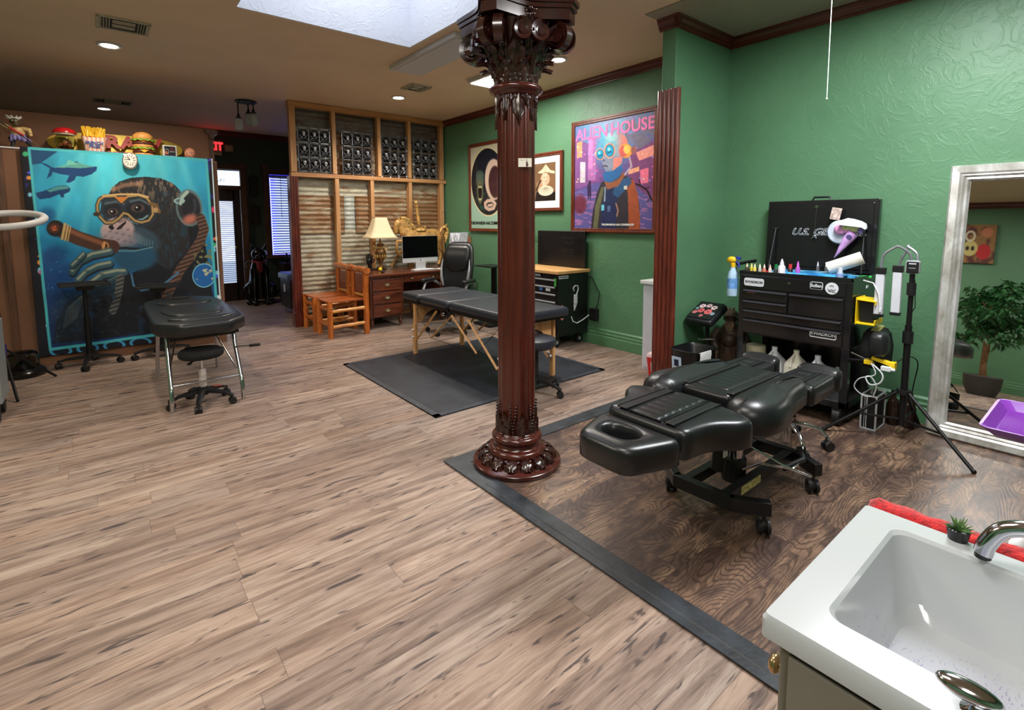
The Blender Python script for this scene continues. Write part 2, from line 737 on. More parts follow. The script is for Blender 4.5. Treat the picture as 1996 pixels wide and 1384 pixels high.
def dark_floor():
    t = NT('dark_swirl_planks')
    x, y, z = t.xyz()
    W, L = 0.225, 1.2
    row = t.math('FLOOR', t.math('DIVIDE', y, W))
    fr = t.math('FRACT', t.math('DIVIDE', y, W))
    r1 = t.white(t.comb(row, 9.3, 1.1))
    xs = t.math('ADD', x, t.math('MULTIPLY', r1, L * 3))
    col = t.math('FLOOR', t.math('DIVIDE', xs, L))
    fc = t.math('FRACT', t.math('DIVIDE', xs, L))
    pid = t.white(t.comb(row, col, 0.5))
    xo = t.math('ADD', x, t.math('MULTIPLY', pid, 21.0))
    v = t.comb(t.math('MULTIPLY', xo, 0.9), t.math('MULTIPLY', y, 2.4), pid)
    big = t.noise(v, 1.6, 1.6, 0.42, 0.25)
    grain = t.noise(t.comb(t.math('MULTIPLY', xo, 2.2), t.math('MULTIPLY', y, 40.0), pid), 2.0, 4, 0.65, 0.3)
    fine = t.noise(v, 14.0, 4, 0.6, 0.2)
    ph = t.math('ADD', t.math('MULTIPLY', big, 260.0), t.math('MULTIPLY', fine, 7.0))
    ringv = t.math('ADD', t.math('MULTIPLY', t.math('SINE', ph), 0.5), 0.5)
    blot = t.noise(t.comb(t.math('MULTIPLY', xo, 1.2), t.math('MULTIPLY', y, 3.2), pid), 2.6, 4, 0.6, 0.8)
    base = t.ramp(blot, [(0.30, C8(66, 50, 46)), (0.45, C8(96, 75, 65)), (0.60, C8(136, 108, 88)), (0.75, C8(168, 140, 114))])
    c = t.mix(t.ramp(ringv, [(0.05, (0.62, 0.62, 0.62)), (0.45, (0, 0, 0))]), base, C8(50, 37, 33))
    c = t.mix(t.ramp(grain, [(0.50, (0, 0, 0)), (0.72, (0.8, 0.8, 0.8))]), c, C8(58, 44, 40))
    c = t.mix(t.ramp(fine, [(0.56, (0, 0, 0)), (0.7, (0.5, 0.5, 0.5))]), c, C8(66, 52, 50))
    e1 = t.math('LESS_THAN', t.math('MINIMUM', fr, t.math('SUBTRACT', 1.0, fr)), 0.008)
    e2 = t.math('LESS_THAN', t.math('MINIMUM', fc, t.math('SUBTRACT', 1.0, fc)), 0.0015)
    c = t.mix(t.math('MULTIPLY', t.math('MAXIMUM', e1, e2), 0.45), c, C8(48, 36, 30))
    t.link(c, t.b.inputs['Base Color'])
    t.set(Roughness=0.36, Specular_IOR_Level=0.5)
    t.bump(ringv, 0.10, 0.002)
    return t.m


def plaster(key, rgb, rough=0.42, strength=0.5, knock=7.0, var=0.10):
    """painted knock-down plaster"""
    t = NT(key)
    tc = t.n('ShaderNodeTexCoord').outputs['Object']
    a = t.noise(tc, knock, 5, 0.55, 1.1)
    b = t.noise(tc, knock * 4.5, 3, 0.5, 0.5)
    c = C8(*rgb)
    big = t.noise(tc, 1.3, 3)
    t.link(t.ramp(big, [(0.3, tuple(v * (1 - var) for v in c)), (0.7, tuple(min(1, v * (1 + var)) for v in c))]), t.b.inputs['Base Color'])
    ridge = t.ramp(a, [(0.43, (0, 0, 0)), (0.485, (1, 1, 1)), (0.53, (0.35, 0.35, 0.35)), (0.6, (0.2, 0.2, 0.2)), (0.64, (0.7, 0.7, 0.7))])
    h = t.math('ADD', ridge, t.math('MULTIPLY', b, 0.35))
    t.set(Roughness=rough)
    t.bump(h, strength, 0.004)
    return t.m


m_green = plaster('green_plaster', (88, 132, 97), 0.48, 0.30, 6.0)
m_green_s = M('green_gloss_trim', (88, 134, 96), 0.35, var=0.03)
m_green_d = plaster('dark_green_plaster', (52, 66, 52), 0.5, 0.3)
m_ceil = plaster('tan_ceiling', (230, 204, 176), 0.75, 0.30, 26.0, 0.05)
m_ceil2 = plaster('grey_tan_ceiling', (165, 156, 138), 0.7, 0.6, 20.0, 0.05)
m_white_pl = plaster('white_plaster', (226, 230, 240), 0.5, 0.5, 6.0, 0.02)
m_brown_w = plaster('brown_board_wall', (118, 80, 56), 0.6, 0.12, 3.0, 0.16)
m_cherry = WOOD('cherry_moulding', (64, 22, 18), (118, 48, 32), 'Z', 0.3, 8, 10, 0.4)
m_cherry_y = WOOD('cherry_moulding_run', (64, 22, 20), (112, 46, 34), 'Y', 0.3, 8, 14, 0.4)
m_tape = M('black_rubber_tape', (42, 46, 52), 0.45, var=0.25, scale=9, bump=0.3)

# floor of tan planks with the darker bay let into it
struct('floor', G().box((1.3, 3.9, -0.05), (8.0, 14.4, 0.1)), plank_floor(), smooth=False)
struct('floor_bay', G().box((3.10, 0.75, 0.003), (2.95, 3.60, 0.006)), dark_floor(), smooth=False)
g = G()
g.box((1.62, 0.73, 0.008), (0.12, 3.72, 0.006))
g.box((2.72, 2.53, 0.008), (2.08, 0.12, 0.006))
g.tube([(1.602, -0.9, 0.008), (1.604, 1.0, 0.009), (1.600, 2.2, 0.008)], 0.006, 5)
struct('trim_1', g, m_tape, smooth=False)

# walls
struct('wall_right', G().box((4.64, 3.6, 1.56), (0.14, 13.8, 3.12)), m_green, smooth=False)
struct('wall_stub', G().box((4.14, 2.51, 1.56), (0.87, 0.13, 3.12)), m_green, smooth=False, bev=0.006)
struct('wall_left', G().box((-2.57, 3.9, 1.56), (0.14, 14.4, 3.12)), m_green, smooth=False)
struct('wall_rear', G().box((1.03, -3.0, 1.56), (7.2, 0.14, 3.12)), m_green, smooth=False)

# street wall at the far end with window and door openings
g = G()
YF = 10.68
for x0, x1, z0, z1 in ((-2.5, 1.30, 0, 3.12), (1.30, 2.14, 2.42, 3.12), (2.14, 2.60, 0, 3.12), (2.60, 3.40, 0, 0.84), (2.60, 3.40, 2.37, 3.12), (3.40, 4.57, 0, 3.12)):
    g.box(((x0 + x1) / 2, YF, (z0 + z1) / 2), (x1 - x0, 0.14, z1 - z0))
struct('wall_front', g, m_green_d, smooth=False)

# ceiling with the skylight opening (0.93..2.42, 3.25..4.50)
g = G()
for x0, x1, y0, y1 in ((-2.5, 0.93, -2.95, 10.65), (2.42, 4.6, 2.60, 10.65), (0.93, 2.42, 4.50, 10.65), (0.93, 2.42, -2.95, 3.05), (2.42, 3.50, -2.95, 2.60)):
    g.box(((x0 + x1) / 2, (y0 + y1) / 2, ZC + 0.04), (x1 - x0, y1 - y0, 0.08))
struct('ceiling', g, m_ceil, smooth=False)
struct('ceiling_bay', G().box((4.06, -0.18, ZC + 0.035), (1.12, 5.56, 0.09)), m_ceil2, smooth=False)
g = G()
for c, s in (((0.915, 3.775, ZC + 0.425), (0.04, 1.57, 0.84)), ((2.43, 3.775, ZC + 0.425), (0.04, 1.57, 0.84)),
             ((1.675, 4.51, ZC + 0.425), (1.49, 0.04, 0.84)), ((1.675, 3.04, ZC + 0.425), (1.49, 0.04, 0.84)), ((1.675, 3.775, ZC + 0.87), (1.61, 1.63, 0.06))):
    g.box(c, s)
struct('trim_2', g, m_white_pl, smooth=False)

# crown mouldings: profile swept along each wall
def crown(name, p0, p1, nrm, mat, h=0.10, d=0.055):
    p0, p1, nrm = Vector(p0), Vector(p1), Vector(nrm)
    prof = [(0, 0), (0.16, 0.0), (0.2, 0.16), (0.42, 0.2), (0.5, 0.42), (0.78, 0.62), (0.84, 0.8), (1, 0.84), (1, 1), (0, 1)]
    g = G()
    rings = []
    for p in (p0, p1):
        rings.append([p + nrm * (a * d) + Vector((0, 0, -h + b * h)) for a, b in prof])
    g.loft(rings)
    return struct(name, g, mat, angle=25)


crown('trim_3', (4.57, 2.58, ZC), (4.57, 7.40, ZC), (-1, 0, 0), m_cherry_y, 0.09)
crown('trim_4', (4.57, -2.9, ZC), (4.57, 2.44, ZC), (-1, 0, 0), m_cherry_y)
crown('trim_5', (4.57, 2.445, ZC), (3.66, 2.445, ZC), (0, -1, 0), m_cherry)
crown('trim_6', (3.705, 2.40, ZC), (3.705, 2.60, ZC), (-1, 0, 0), m_cherry_y)
crown('trim_7', (1.2, 10.61, ZC), (4.57, 10.61, ZC), (0, -1, 0), m_cherry)
crown('trim_8', (-2.5, -2.9, ZC), (-2.5, 10.6, ZC), (1, 0, 0), m_cherry_y)


def baseboard(name, p0, p1, nrm, h=0.20):
    p0, p1, nrm = Vector(p0), Vector(p1), Vector(nrm)
    prof = [(0, 0), (0.024, 0), (0.024, 0.55), (0.016, 0.62), (0.02, 0.72), (0.012, 0.8), (0.014, 0.92), (0, 1)]
    g = G()
    g.loft([[p + nrm * a + Vector((0, 0, b * h)) for a, b in prof] for p in (p0, p1)])
    return struct(name, g, m_green_s, angle=25)


baseboard('baseboard_right', (4.57, -2.9, 0), (4.57, 2.44, 0), (-1, 0, 0))
baseboard('baseboard_long', (4.57, 2.58, 0), (4.57, 7.35, 0), (-1, 0, 0))
baseboard('baseboard_stub', (3.72, 2.445, 0), (4.57, 2.445, 0), (0, -1, 0), 0.18)
baseboard('baseboard_left', (-2.5, -2.9, 0), (-2.5, 10.6, 0), (1, 0, 0))

# fluted cherry casing on the end of the stub wall, from the floor up to 2.52 m
g = G()
prof = []
for i in range(41):
    s = i / 40
    yy = 2.395 + s * 0.205
    fl = 0.010 * abs(math.sin(s * PI * 5))
    prof.append((3.690 - fl, yy))
prof = [(3.712, 2.395)] + prof + [(3.712, 2.60), ]
g.prism([(a, b) for a, b in prof], 0, 2.545)
for i in range(3):
    g.cyl((3.705 + 0.022 * i, 2.432, 0), (3.705 + 0.022 * i, 2.432, 2.545), 0.012, n=10)
struct('trim_9', g, m_cherry, angle=50)

# brown board partition on the left, ledge at 2.2 m
g = G()
g.box((-0.67, 7.215, 1.10), (3.66, 0.37, 2.20))
struct('wall_board', g, m_brown_w, smooth=False, bev=0.004)
g = G()
g.box((-0.67, 7.40, 2.41), (3.66, 0.10, 0.42))
struct('wall_board_upper', g, m_brown_w, smooth=False)
m_brown_p = WOOD('brown_trim_wood', (58, 36, 26), (104, 68, 46), 'Z', 0.5, 7, 10)
g = G()
g.box((1.165, 7.40, 1.31), (0.045, 0.13, 2.62))
g.prism([(1.10, 2.62), (1.20, 2.62), (1.235, 2.60), (1.235, 2.56), (1.20, 2.55), (1.19, 2.50), (1.14, 2.50), (1.135, 2.56), (1.10, 2.57)], 7.31, 7.48, 'XZ')
g.box((-0.70, 7.015, 1.10), (0.05, 0.03, 2.18))
struct('trim_10', g, m_brown_p, smooth=False, bev=0.003)

# door, transom and window in the street wall
g = G()
dc = m_brown_p
g.box((1.28, 10.57, 1.24), (0.09, 0.08, 2.48)).box((2.15, 10.57, 1.24), (0.10, 0.08, 2.48))
g.box((1.715, 10.57, 2.475), (0.97, 0.08, 0.09)).box((1.715, 10.58, 2.10), (0.80, 0.08, 0.08))
g.box((2.15, 10.56, 2.50), (0.13, 0.10, 0.12)).cyl((2.15, 10.50, 2.50), (2.15, 10.51, 2.50), 0.04)
g.box((2.215, 10.60, 1.24), (0.03, 0.05, 2.44))
struct('trim_11', g, dc, smooth=False, bev=0.004)
m_doorw = M('dark_door_wood', (44, 30, 26), 0.35, var=0.15)
g = G()
g.box((1.36, 10.63, 1.03), (0.08, 0.05, 2.06)).box((2.035, 10.63, 1.03), (0.13, 0.05, 2.06))
g.box((1.70, 10.63, 0.17), (0.6, 0.05, 0.34)).box((1.70, 10.63, 1.96), (0.6, 0.05, 0.20))
door = struct('door_1', g, m_doorw, smooth=False, bev=0.003)
m_pane = GLASS('window_glass')
g = G()
g.box((1.685, 10.635, 1.10), (0.57, 0.006, 1.54))
g.out('pane', m_pane, door, smooth=False)
G().sph((1.99, 10.57, 1.0), 0.03).cyl((1.99, 10.57, 1.0), (1.99, 10.62, 1.0), 0.012).out('door_handle', M('dull_brass', (140, 110, 60), 0.3, 1.0), door)
g = G()
for k in range(42):
    g.box((1.70, 10.59, 0.38 + k * 0.036), (0.53, 0.003, 0.020), rot=(0.55, 0, 0))
m_slat = NT('white_blind_slats')
m_slat.set(Base_Color=C8(225, 228, 240), Roughness=0.45, Transmission_Weight=0.0)
_tr = m_slat.n('ShaderNodeBsdfTranslucent')
_tr.inputs[0].default_value = (0.72, 0.78, 1.0, 1)
_mx = m_slat.n('ShaderNodeMixShader')
_mx.inputs[0].default_value = 0.5
m_slat.link(m_slat.b.outputs[0], _mx.inputs[1])
m_slat.link(_tr.outputs[0], _mx.inputs[2])
m_slat.link(_mx.outputs[0], m_slat.t.nodes['Material Output'].inputs[0])
m_slat = m_slat.m
b = g.out('door_blind', m_slat, None, smooth=False, label='white slatted blind hanging on the street door glass', cat='blind')
struct('window_1', G().box((1.70, 10.65, 2.27), (0.80, 0.008, 0.28)), m_pane, smooth=False)
w2 = struct('window_2', G().box((3.0, 10.68, 1.6), (0.80, 0.01, 1.53)), m_pane, smooth=False)
g = G()
g.box((2.555, 10.58, 1.62), (0.10, 0.08, 1.74)).box((3.45, 10.58, 1.62), (0.10, 0.08, 1.74))
g.box((3.0, 10.58, 2.43), (1.0, 0.09, 0.11)).box((3.0, 10.57, 0.80), (1.02, 0.12, 0.07)).box((2.54, 10.56, 2.50), (0.12, 0.10, 0.10))
g.out('window_frame', m_brown_p, w2, smooth=False, bev=0.004)
wb = thing('window_blind', 'white slatted blind with glowing blue edges on the far street window', 'blind', (3.0, 10.56, 0))
g = G()
for k in range(30):
    g.box((0, 0, 0.90 + k * 0.049), (0.76, 0.004, 0.044), rot=(0.62, 0, 0))
g.out('slats', m_slat, wb, smooth=False)
G().box((0, 0, 2.345), (0.78, 0.05, 0.05)).out('head_rail', M('blind_rail', (150, 155, 215), 0.4), wb, smooth=False)
G().box((0, 0, 0.86), (0.76, 0.03, 0.025)).out('bottom_rail', M('blind_rail', (150, 155, 215), 0.4), wb, smooth=False)
G().box((-0.385, 0.045, 1.6), (0.02, 0.01, 1.5)).box((0, 0.045, 2.37), (0.79, 0.01, 0.02)).box((0, 0.045, 0.84), (0.79, 0.01, 0.02)).out('led_strip', EM('blue_led', (60, 60, 255), 22), wb, smooth=False, label='glowing blue light strip')
G().cyl((-0.2, -0.03, 2.33), (-0.2, -0.03, 1.55), 0.004, n=6).out('wand', M('wand_dark', (30, 30, 60), 0.4), wb)
text('162', 0.10, M('red_vinyl', (170, 50, 60), 0.5), None, (1.80, 10.64, 2.24), (PI / 2, 0, PI), name='door_number')
tag(bpy.data.objects['door_number'], 'red street number on the transom glass, seen from behind', 'number')

# outside: the pavement and the bright street
struct('ground_outside', G().box((2, 16, -0.06), (20, 10.4, 0.1)), M('pavement', (150, 148, 145), 0.9), smooth=False)

# ================================================================== CARVED COLUMN
m_mahog = WOOD('polished_mahogany', (52, 18, 13), (84, 31, 20), 'Z', 0.24, 5, 10, 0.4)
m_mahog_d = WOOD('carved_dark_mahogany', (30, 12, 10), (56, 22, 17), 'Z', 0.24, 9, 6, 0.4)


def leaf(g, org, az, L, w, curl, r0, flip=1, lift=0.0, seg=9, droop=0.0, th=0.008, out0=0.0, spread=0.0):
    """carved acanthus leaf lying against a round surface: rises along z (flip=-1: hangs), tip curling outward"""
    ca, sa = math.cos(az), math.sin(az)
    rows = []
    nx = 6
    for i in range(seg + 1):
        s = i / seg
        wd = w * (0.55 + 0.45 * math.sin(PI * min(1, s * 1.15))) * (1 - 0.75 * max(0, s - 0.72) / 0.28)
        wd *= 1 + 0.20 * math.sin(s * PI * 7)
        rr = r0 + out0 * s + spread * s * s + curl * max(0, s - 0.55) ** 2 / 0.2
        zz = flip * (L * s - (droop * max(0, s - 0.78) ** 2 / 0.048))
        row = []
        for k in range(-nx, nx + 1):
            u = k / nx
            ridge = 0.013 * (1 - abs(u)) ** 1.3 + 0.004 * math.cos(abs(u) * PI * 2.2) + 0.0025 * math.cos(s * 30 - abs(u) * 7)
            t = u * wd / 2
            rad = math.sqrt(max(1e-6, (rr + ridge) ** 2)) 
            x, y = rad - t * t / (2 * max(rr, .05)), t
            row.append(Vector((org[0] + x * ca - y * sa, org[1] + x * sa + y * ca, org[2] + zz - abs(u) * 0.02 * flip)))
        rows.append(row)
    V = [[g.bm.verts.new(p) for p in r] for r in rows]
    cen = Vector((org[0], org[1], 0))
    B = []
    for r in rows:
        rr = []
        for p in r:
            d = Vector((p.x - org[0], p.y - org[1], 0)).normalized()
            rr.append(g.bm.verts.new(p - d * th))
        B.append(rr)
    n = len(V[0])
    for i in range(seg):
        for k in range(n - 1):
            g.bm.faces.new((V[i][k], V[i][k + 1], V[i + 1][k + 1], V[i + 1][k]))
            g.bm.faces.new((B[i][k], B[i + 1][k], B[i + 1][k + 1], B[i][k + 1]))
        g.bm.faces.new((V[i][0], V[i + 1][0], B[i + 1][0], B[i][0]))
        g.bm.faces.new((V[i][-1], B[i][-1], B[i + 1][-1], V[i + 1][-1]))
    for k in range(n - 1):
        g.bm.faces.new((V[0][k], B[0][k], B[0][k + 1], V[0][k + 1]))
        g.bm.faces.new((V[seg][k], V[seg][k + 1], B[seg][k + 1], B[seg][k]))


colm = thing('carved_column', 'carved red-brown wooden column with leafy capital on round base', 'column', (1.915, 2.31, 0.006))
G().lathe([(0, 0), (0.262, 0), (0.268, 0.008), (0.268, 0.026), (0.262, 0.032), (0.21, 0.040), (0.195, 0.05), (0.18, 0.062), (0, 0.062)], 64).out('base_disc', m_mahog, colm)
g = G()
for k in range(15):
    a = 2 * PI * k / 15 + 0.1
    leaf(g, (0, 0, 0.045), a + PI, 0.0, 0.0, 0, 0) if False else None
    # scroll leaves lie on the disc, pointing outward
    rows = []
    for i in range(8):
        s = i / 7
        rad = 0.168 + 0.074 * s
        wd = (0.046 + 0.034 * math.sin(PI * s * 0.9)) * (1 + 0.13 * math.sin(s * 20)) * (1 if s < 0.85 else 0.6)
        z = 0.072 - 0.034 * s + 0.016 * math.sin(PI * s)
        row = []
        for q in range(-4, 5):
            u = q / 4
            t = u * wd / 2
            zz = z + 0.013 * (1 - u * u) + 0.0035 * math.cos(u * 9)
            row.append(Vector((rad * math.cos(a) - t * math.sin(a), rad * math.sin(a) + t * math.cos(a), zz if abs(u) < 1 else 0.036)))
        rows.append(row)
    V = [[g.bm.verts.new(p) for p in r] for r in rows]
    for i in range(7):
        for q in range(8):
            g.bm.faces.new((V[i][q], V[i][q + 1], V[i + 1][q + 1], V[i + 1][q]))
    g.sph((0.172 * math.cos(a + 0.185), 0.172 * math.sin(a + 0.185), 0.070), (0.016, 0.016, 0.012), 8)
g.out('base_leaf_ring', m_mahog_d, colm, angle=60)
tor = [(0.15, 0.055)]
for i in range(9):
    a = -PI / 2 + PI * i / 8
    tor.append((0.150 + 0.026 * math.cos(a), 0.092 + 0.026 * math.sin(a)))
tor += [(0.142, 0.122), (0.136, 0.134), (0.134, 0.144), (0.138, 0.150)]
for i in range(9):
    a = -PI / 2 + PI * i / 8
    tor.append((0.132 + 0.022 * math.cos(a), 0.172 + 0.022 * math.sin(a)))
tor += [(0.128, 0.197), (0.126, 0.206), (0.118, 0.210), (0.10, 0.212), (0.0, 0.212)]
G().lathe(tor, 64).out('base_mouldings', m_mahog, colm, angle=60)
# shaft: shallow flutes with flat fillets
NF = 12
g = G()
rings = []
for z, r in ((0.21, 0.1115), (0.9, 0.1125), (1.6, 0.111), (2.235, 0.108)):
    rr = []
    for i in range(NF * 12):
        a = 2 * PI * i / (NF * 12)
        ph = (i % 12) / 12
        dd = 0.0085 * math.sin(PI * min(1, max(0, (ph - 0.16) / 0.68))) ** 0.6 if 0.16 < ph < 0.84 else 0
        rr.append(Vector(((r - dd) * math.cos(a), (r - dd) * math.sin(a), z)))
    rings.append(rr)
g.loft(rings)
g.out('shaft', m_mahog, colm, angle=30)
# lower collar: beaded leaves
g = G()
for k in range(6):
    a = 2 * PI * (k + 0.15) / 6
    leaf(g, (0, 0, 0.205), a, 0.145, 0.105, 0.0, 0.109)
    leaf(g, (0, 0, 0.205), a, 0.085, 0.075, 0.0, 0.117)
    for sgn in (-1, 1):
        for i in range(9):
            aa = a + sgn * (0.52 - 0.02 * i + 0.012 * math.sin(i))
            g.sph((0.121 * math.cos(aa), 0.121 * math.sin(aa), 0.23 + i * 0.019), 0.0075, 6)
        leaf(g, (0, 0, 0.205), a + sgn * 0.42, 0.125, 0.05, 0.0, 0.111)
g.out('lower_leaf_collar', m_mahog_d, colm, angle=60)
# upper necking with hanging leaves
g = G()
for k in range(8):
    a = 2 * PI * (k + 0.3) / 8
    leaf(g, (0, 0, 2.20), a, 0.205 if k % 2 else 0.17, 0.078, 0.0, 0.106, flip=-1, th=0.004)
    leaf(g, (0, 0, 2.20), a + PI / 8, 0.09, 0.060, 0.0, 0.110, flip=-1, th=0.004)
g.out('upper_leaf_collar', m_mahog_d, colm, angle=60)
G().lathe([(0.10, 2.17), (0.118, 2.176), (0.130, 2.185), (0.134, 2.195), (0.142, 2.198), (0.152, 2.206), (0.155, 2.216), (0.150, 2.228), (0.140, 2.234), (0.125, 2.238), (0.1, 2.24)], 64).out('neck_ring', m_mahog, colm, angle=60)
# capital
cap = G().lathe([(0.0, 2.235), (0.112, 2.235), (0.116, 2.28), (0.126, 2.34), (0.145, 2.41), (0.175, 2.47), (0.215, 2.52), (0.235, 2.545), (0, 2.545)], 48).out('capital_bell', m_mahog_d, colm)
g = G()
for k in range(8):
    a = 2 * PI * k / 8 + math.radians(26)
    leaf(g, (0, 0, 2.236), a, 0.150, 0.118, 0.085, 0.116, out0=0.020, droop=0.036, seg=12)
g.out('lower_acanthus', m_mahog_d, cap, angle=60)
g = G()
for k in range(8):
    a = 2 * PI * (k + 0.5) / 8 + math.radians(26)
    leaf(g, (0, 0, 2.29), a, 0.190, 0.130, 0.110, 0.124, out0=0.055, droop=0.040, seg=12)
g.out('upper_acanthus', m_mahog_d, cap, angle=60)
g = G()
for k in range(16):
    a = 2 * PI * (k + 0.25) / 16
    leaf(g, (0, 0, 2.38), a, 0.12, 0.045, 0.04, 0.148, out0=0.06, droop=0.01)
g.out('stalk_leaves', m_mahog_d, cap, angle=60)


def volute(g, c, az, r, sgn, wid=0.045, tilt=0.0):
    """spiral scroll in the vertical plane at azimuth az"""
    u = Vector((math.cos(az), math.sin(az), 0))
    n = Vector((-math.sin(az), math.cos(az), 0))
    c = Vector(c)
    pts = []
    N = 34
    for i in range(N + 1):
        t = i / N
        ang = PI * 0.5 + sgn * (t * 2 * PI * 1.6)
        rr = r * (1 - 0.72 * t)
        pts.append(c + u * (rr * math.cos(ang)) + Vector((0, 0, rr * math.sin(ang))))
    rings = []
    for i, p in enumerate(pts):
        d = (p - c)
        dn = d.normalized()
        h = 0.014 * (1 - 0.35 * i / N)
        w = wid / 2 * (1 - 0.15 * i / N)
        rings.append([p + dn * h + n * w, p + dn * h - n * w, p - dn * h - n * w * 0.7, p - dn * h + n * w * 0.7])
    g.loft(rings)
    g.cyl(c - n * wid * 0.46, c + n * wid * 0.46, r * 0.40, r * 0.40, n=16)
    g.cyl(c - n * wid * 0.16, c + n * wid * 0.16, r * 0.92, n=20)


th0 = math.radians(26)
g = G()
for k in range(4):
    az = th0 + k * PI / 2
    for s in (-1, 1):
        o = Vector((math.cos(az), math.sin(az), 0)) * 0.268 + Vector((-math.sin(az), math.cos(az), 0)) * (0.028 * s)
        volute(g, (o.x, o.y, 2.462), az + s * 0.30, 0.070, -1, 0.05)
        g.tube([(o.x * 0.55, o.y * 0.55, 2.40), (o.x * 0.7, o.y * 0.7, 2.46), (o.x * 0.85, o.y * 0.85, 2.515), (o.x, o.y, 2.532)], [0.012, 0.018, 0.020, 0.018], 8)
g.out('corner_scrolls', m_mahog_d, cap, angle=45)
g = G()
for k in range(4):
    az = th0 + (k + 0.5) * PI / 2
    for s in (-1, 1):
        o = Vector((math.cos(az), math.sin(az), 0)) * 0.225 + Vector((-math.sin(az), math.cos(az), 0)) * (0.055 * s)
        volute(g, (o.x, o.y, 2.475), az + PI / 2, 0.050, s, 0.045)
g.out('middle_scrolls', m_mahog_d, cap, angle=45)


def abacus(R, z0, z1, inset=0.0):
    pts = []
    for k in range(4):
        a = th0 + k * PI / 2
        u = Vector((math.cos(a), math.sin(a)))
        v = Vector((-math.sin(a), math.cos(a)))
        c0 = u * R
        nxt = th0 + (k + 1) * PI / 2
        c1 = Vector((math.cos(nxt), math.sin(nxt))) * R
        p = c0 + v * 0.045
        q = c1 - Vector((-math.sin(nxt), math.cos(nxt))) * 0.045
        pts.append(c0 - v * 0.045 if False else c0 - v * 0.045)
        for i in range(11):
            t = i / 10
            m = p.lerp(q, t)
            d = m.normalized()
            pts.append(m - d * (0.055 * math.sin(PI * t)))
    return [(p[0], p[1]) for p in pts]


g = G()
g.prism(abacus(0.335, 0, 0), 2.542, 2.600)
g.prism(abacus(0.350, 0, 0), 2.600, 2.625)
g.prism(abacus(0.362, 0, 0), 2.625, 2.650)
g.out('abacus', m_mahog_d, cap, angle=30)
g = G()
for k in range(4):
    az = th0 + (k + 0.5) * PI / 2
    c = Vector((math.cos(az), math.sin(az), 0)) * 0.205
    n = Vector((-math.sin(az), math.cos(az), 0))
    for i in range(7):
        a = 2 * PI * i / 7
        p = c + n * (0.030 * math.cos(a)) + Vector((0, 0, 2.592 + 0.030 * math.sin(a)))
        g.sph(p, (0.018, 0.018, 0.016), 8)
    g.sph(c * 1.07 + Vector((0, 0, 2.592)), 0.016, 8)
g.out('rosettes', m_mahog_d, cap, angle=60)
st = painted('torn_label', 0.075, 0.048, 30, 20,
             lambda a: (a.fill((225, 220, 205)), [a.line([(0.1, v), (0.5, v)], 0.012, (120, 110, 100)) for v in (0.2, 0.35, 0.5, 0.65)], a.poly([(0.62, 0), (0.66, 0.3), (0.74, 0.7), (0.72, 1), (0.55, 1), (0.58, 0.5)], (70, 28, 18))),
             [(0, 0), (1, 0), (1, 1), (0, 1)], art_mat('paper_paint'), colm, label='torn white paper label')
_v = Vector((1.915, 2.31)).normalized()
st.location = (-_v.x * 0.1125 - 0.035 * -_v.y * -1 + 0.03 * _v.y, -_v.y * 0.1125 - 0.03 * _v.x, 1.822)
st.location = (-0.1155 * _v.x + 0.012 * _v.y, -0.1155 * _v.y - 0.012 * _v.x, 1.822)
st.rotation_euler = (0, 0, -math.atan2(_v.x, _v.y))

# ================================================================== TIN PARTITION
m_pine = WOOD('pine_stud', (168, 116, 70), (214, 164, 112), 'Z', 0.55, 5, 14, 0, True)
m_pine_x = WOOD('pine_rail', (168, 112, 66), (208, 156, 104), 'X', 0.55, 5, 14)


def tin(key, rust, zinc, amt, seedv):
    t = NT(key)
    x, y, z = t.xyz()
    v = t.comb(t.math('ADD', t.math('MULTIPLY', x, 0.9), seedv), y, t.math('MULTIPLY', z, 4.0))
    n = t.noise(v, 2.2, 6, 0.62, 0.8)
    f = t.noise(t.comb(t.math('MULTIPLY', x, 3), seedv, t.math('MULTIPLY', z, 14)), 3.0, 4, 0.6)
    base = t.ramp(n, [(0.0, zinc), (max(0.02, amt - 0.07), zinc), (min(0.97, amt + 0.07), rust), (1.0, tuple(v * 0.6 for v in rust))])
    t.link(t.mix(t.ramp(f, [(0.35, (0, 0, 0)), (0.8, (0.65, 0.65, 0.65))]), base, tuple(v * 0.45 for v in rust)), t.b.inputs['Base Color'])
    t.set(Roughness=0.62, Metallic=0.15)
    t.bump(n, 0.5, 0.02)
    return t.m


part = thing('tin_partition', 'pine stud partition clad in rusty corrugated tin behind the desk', 'partition', (2.08, 7.40, 0))


def sheet(x0, x1, z0, z1, y, mat, amp=0.0058, pitch=0.0675):
    g = G()
    nz = max(8, int((z1 - z0) / pitch * 10))
    nx = max(2, int((x1 - x0) / 0.1))
    V = []
    for j in range(nz + 1):
        z = z0 + (z1 - z0) * j / nz
        V.append([g.bm.verts.new((x0 + (x1 - x0) * i / nx, y + amp * math.cos(2 * PI * z / pitch) + 0.003 * math.sin(i * 1.7 + j * .13), z)) for i in range(nx + 1)])
    for j in range(nz):
        for i in range(nx):
            g.bm.faces.new((V[j][i], V[j][i + 1], V[j + 1][i + 1], V[j + 1][i]))
    o = g.out('tin_sheet', mat, part, angle=80)
    o.modifiers.new('solid', 'SOLIDIFY').thickness = 0.002
    return o


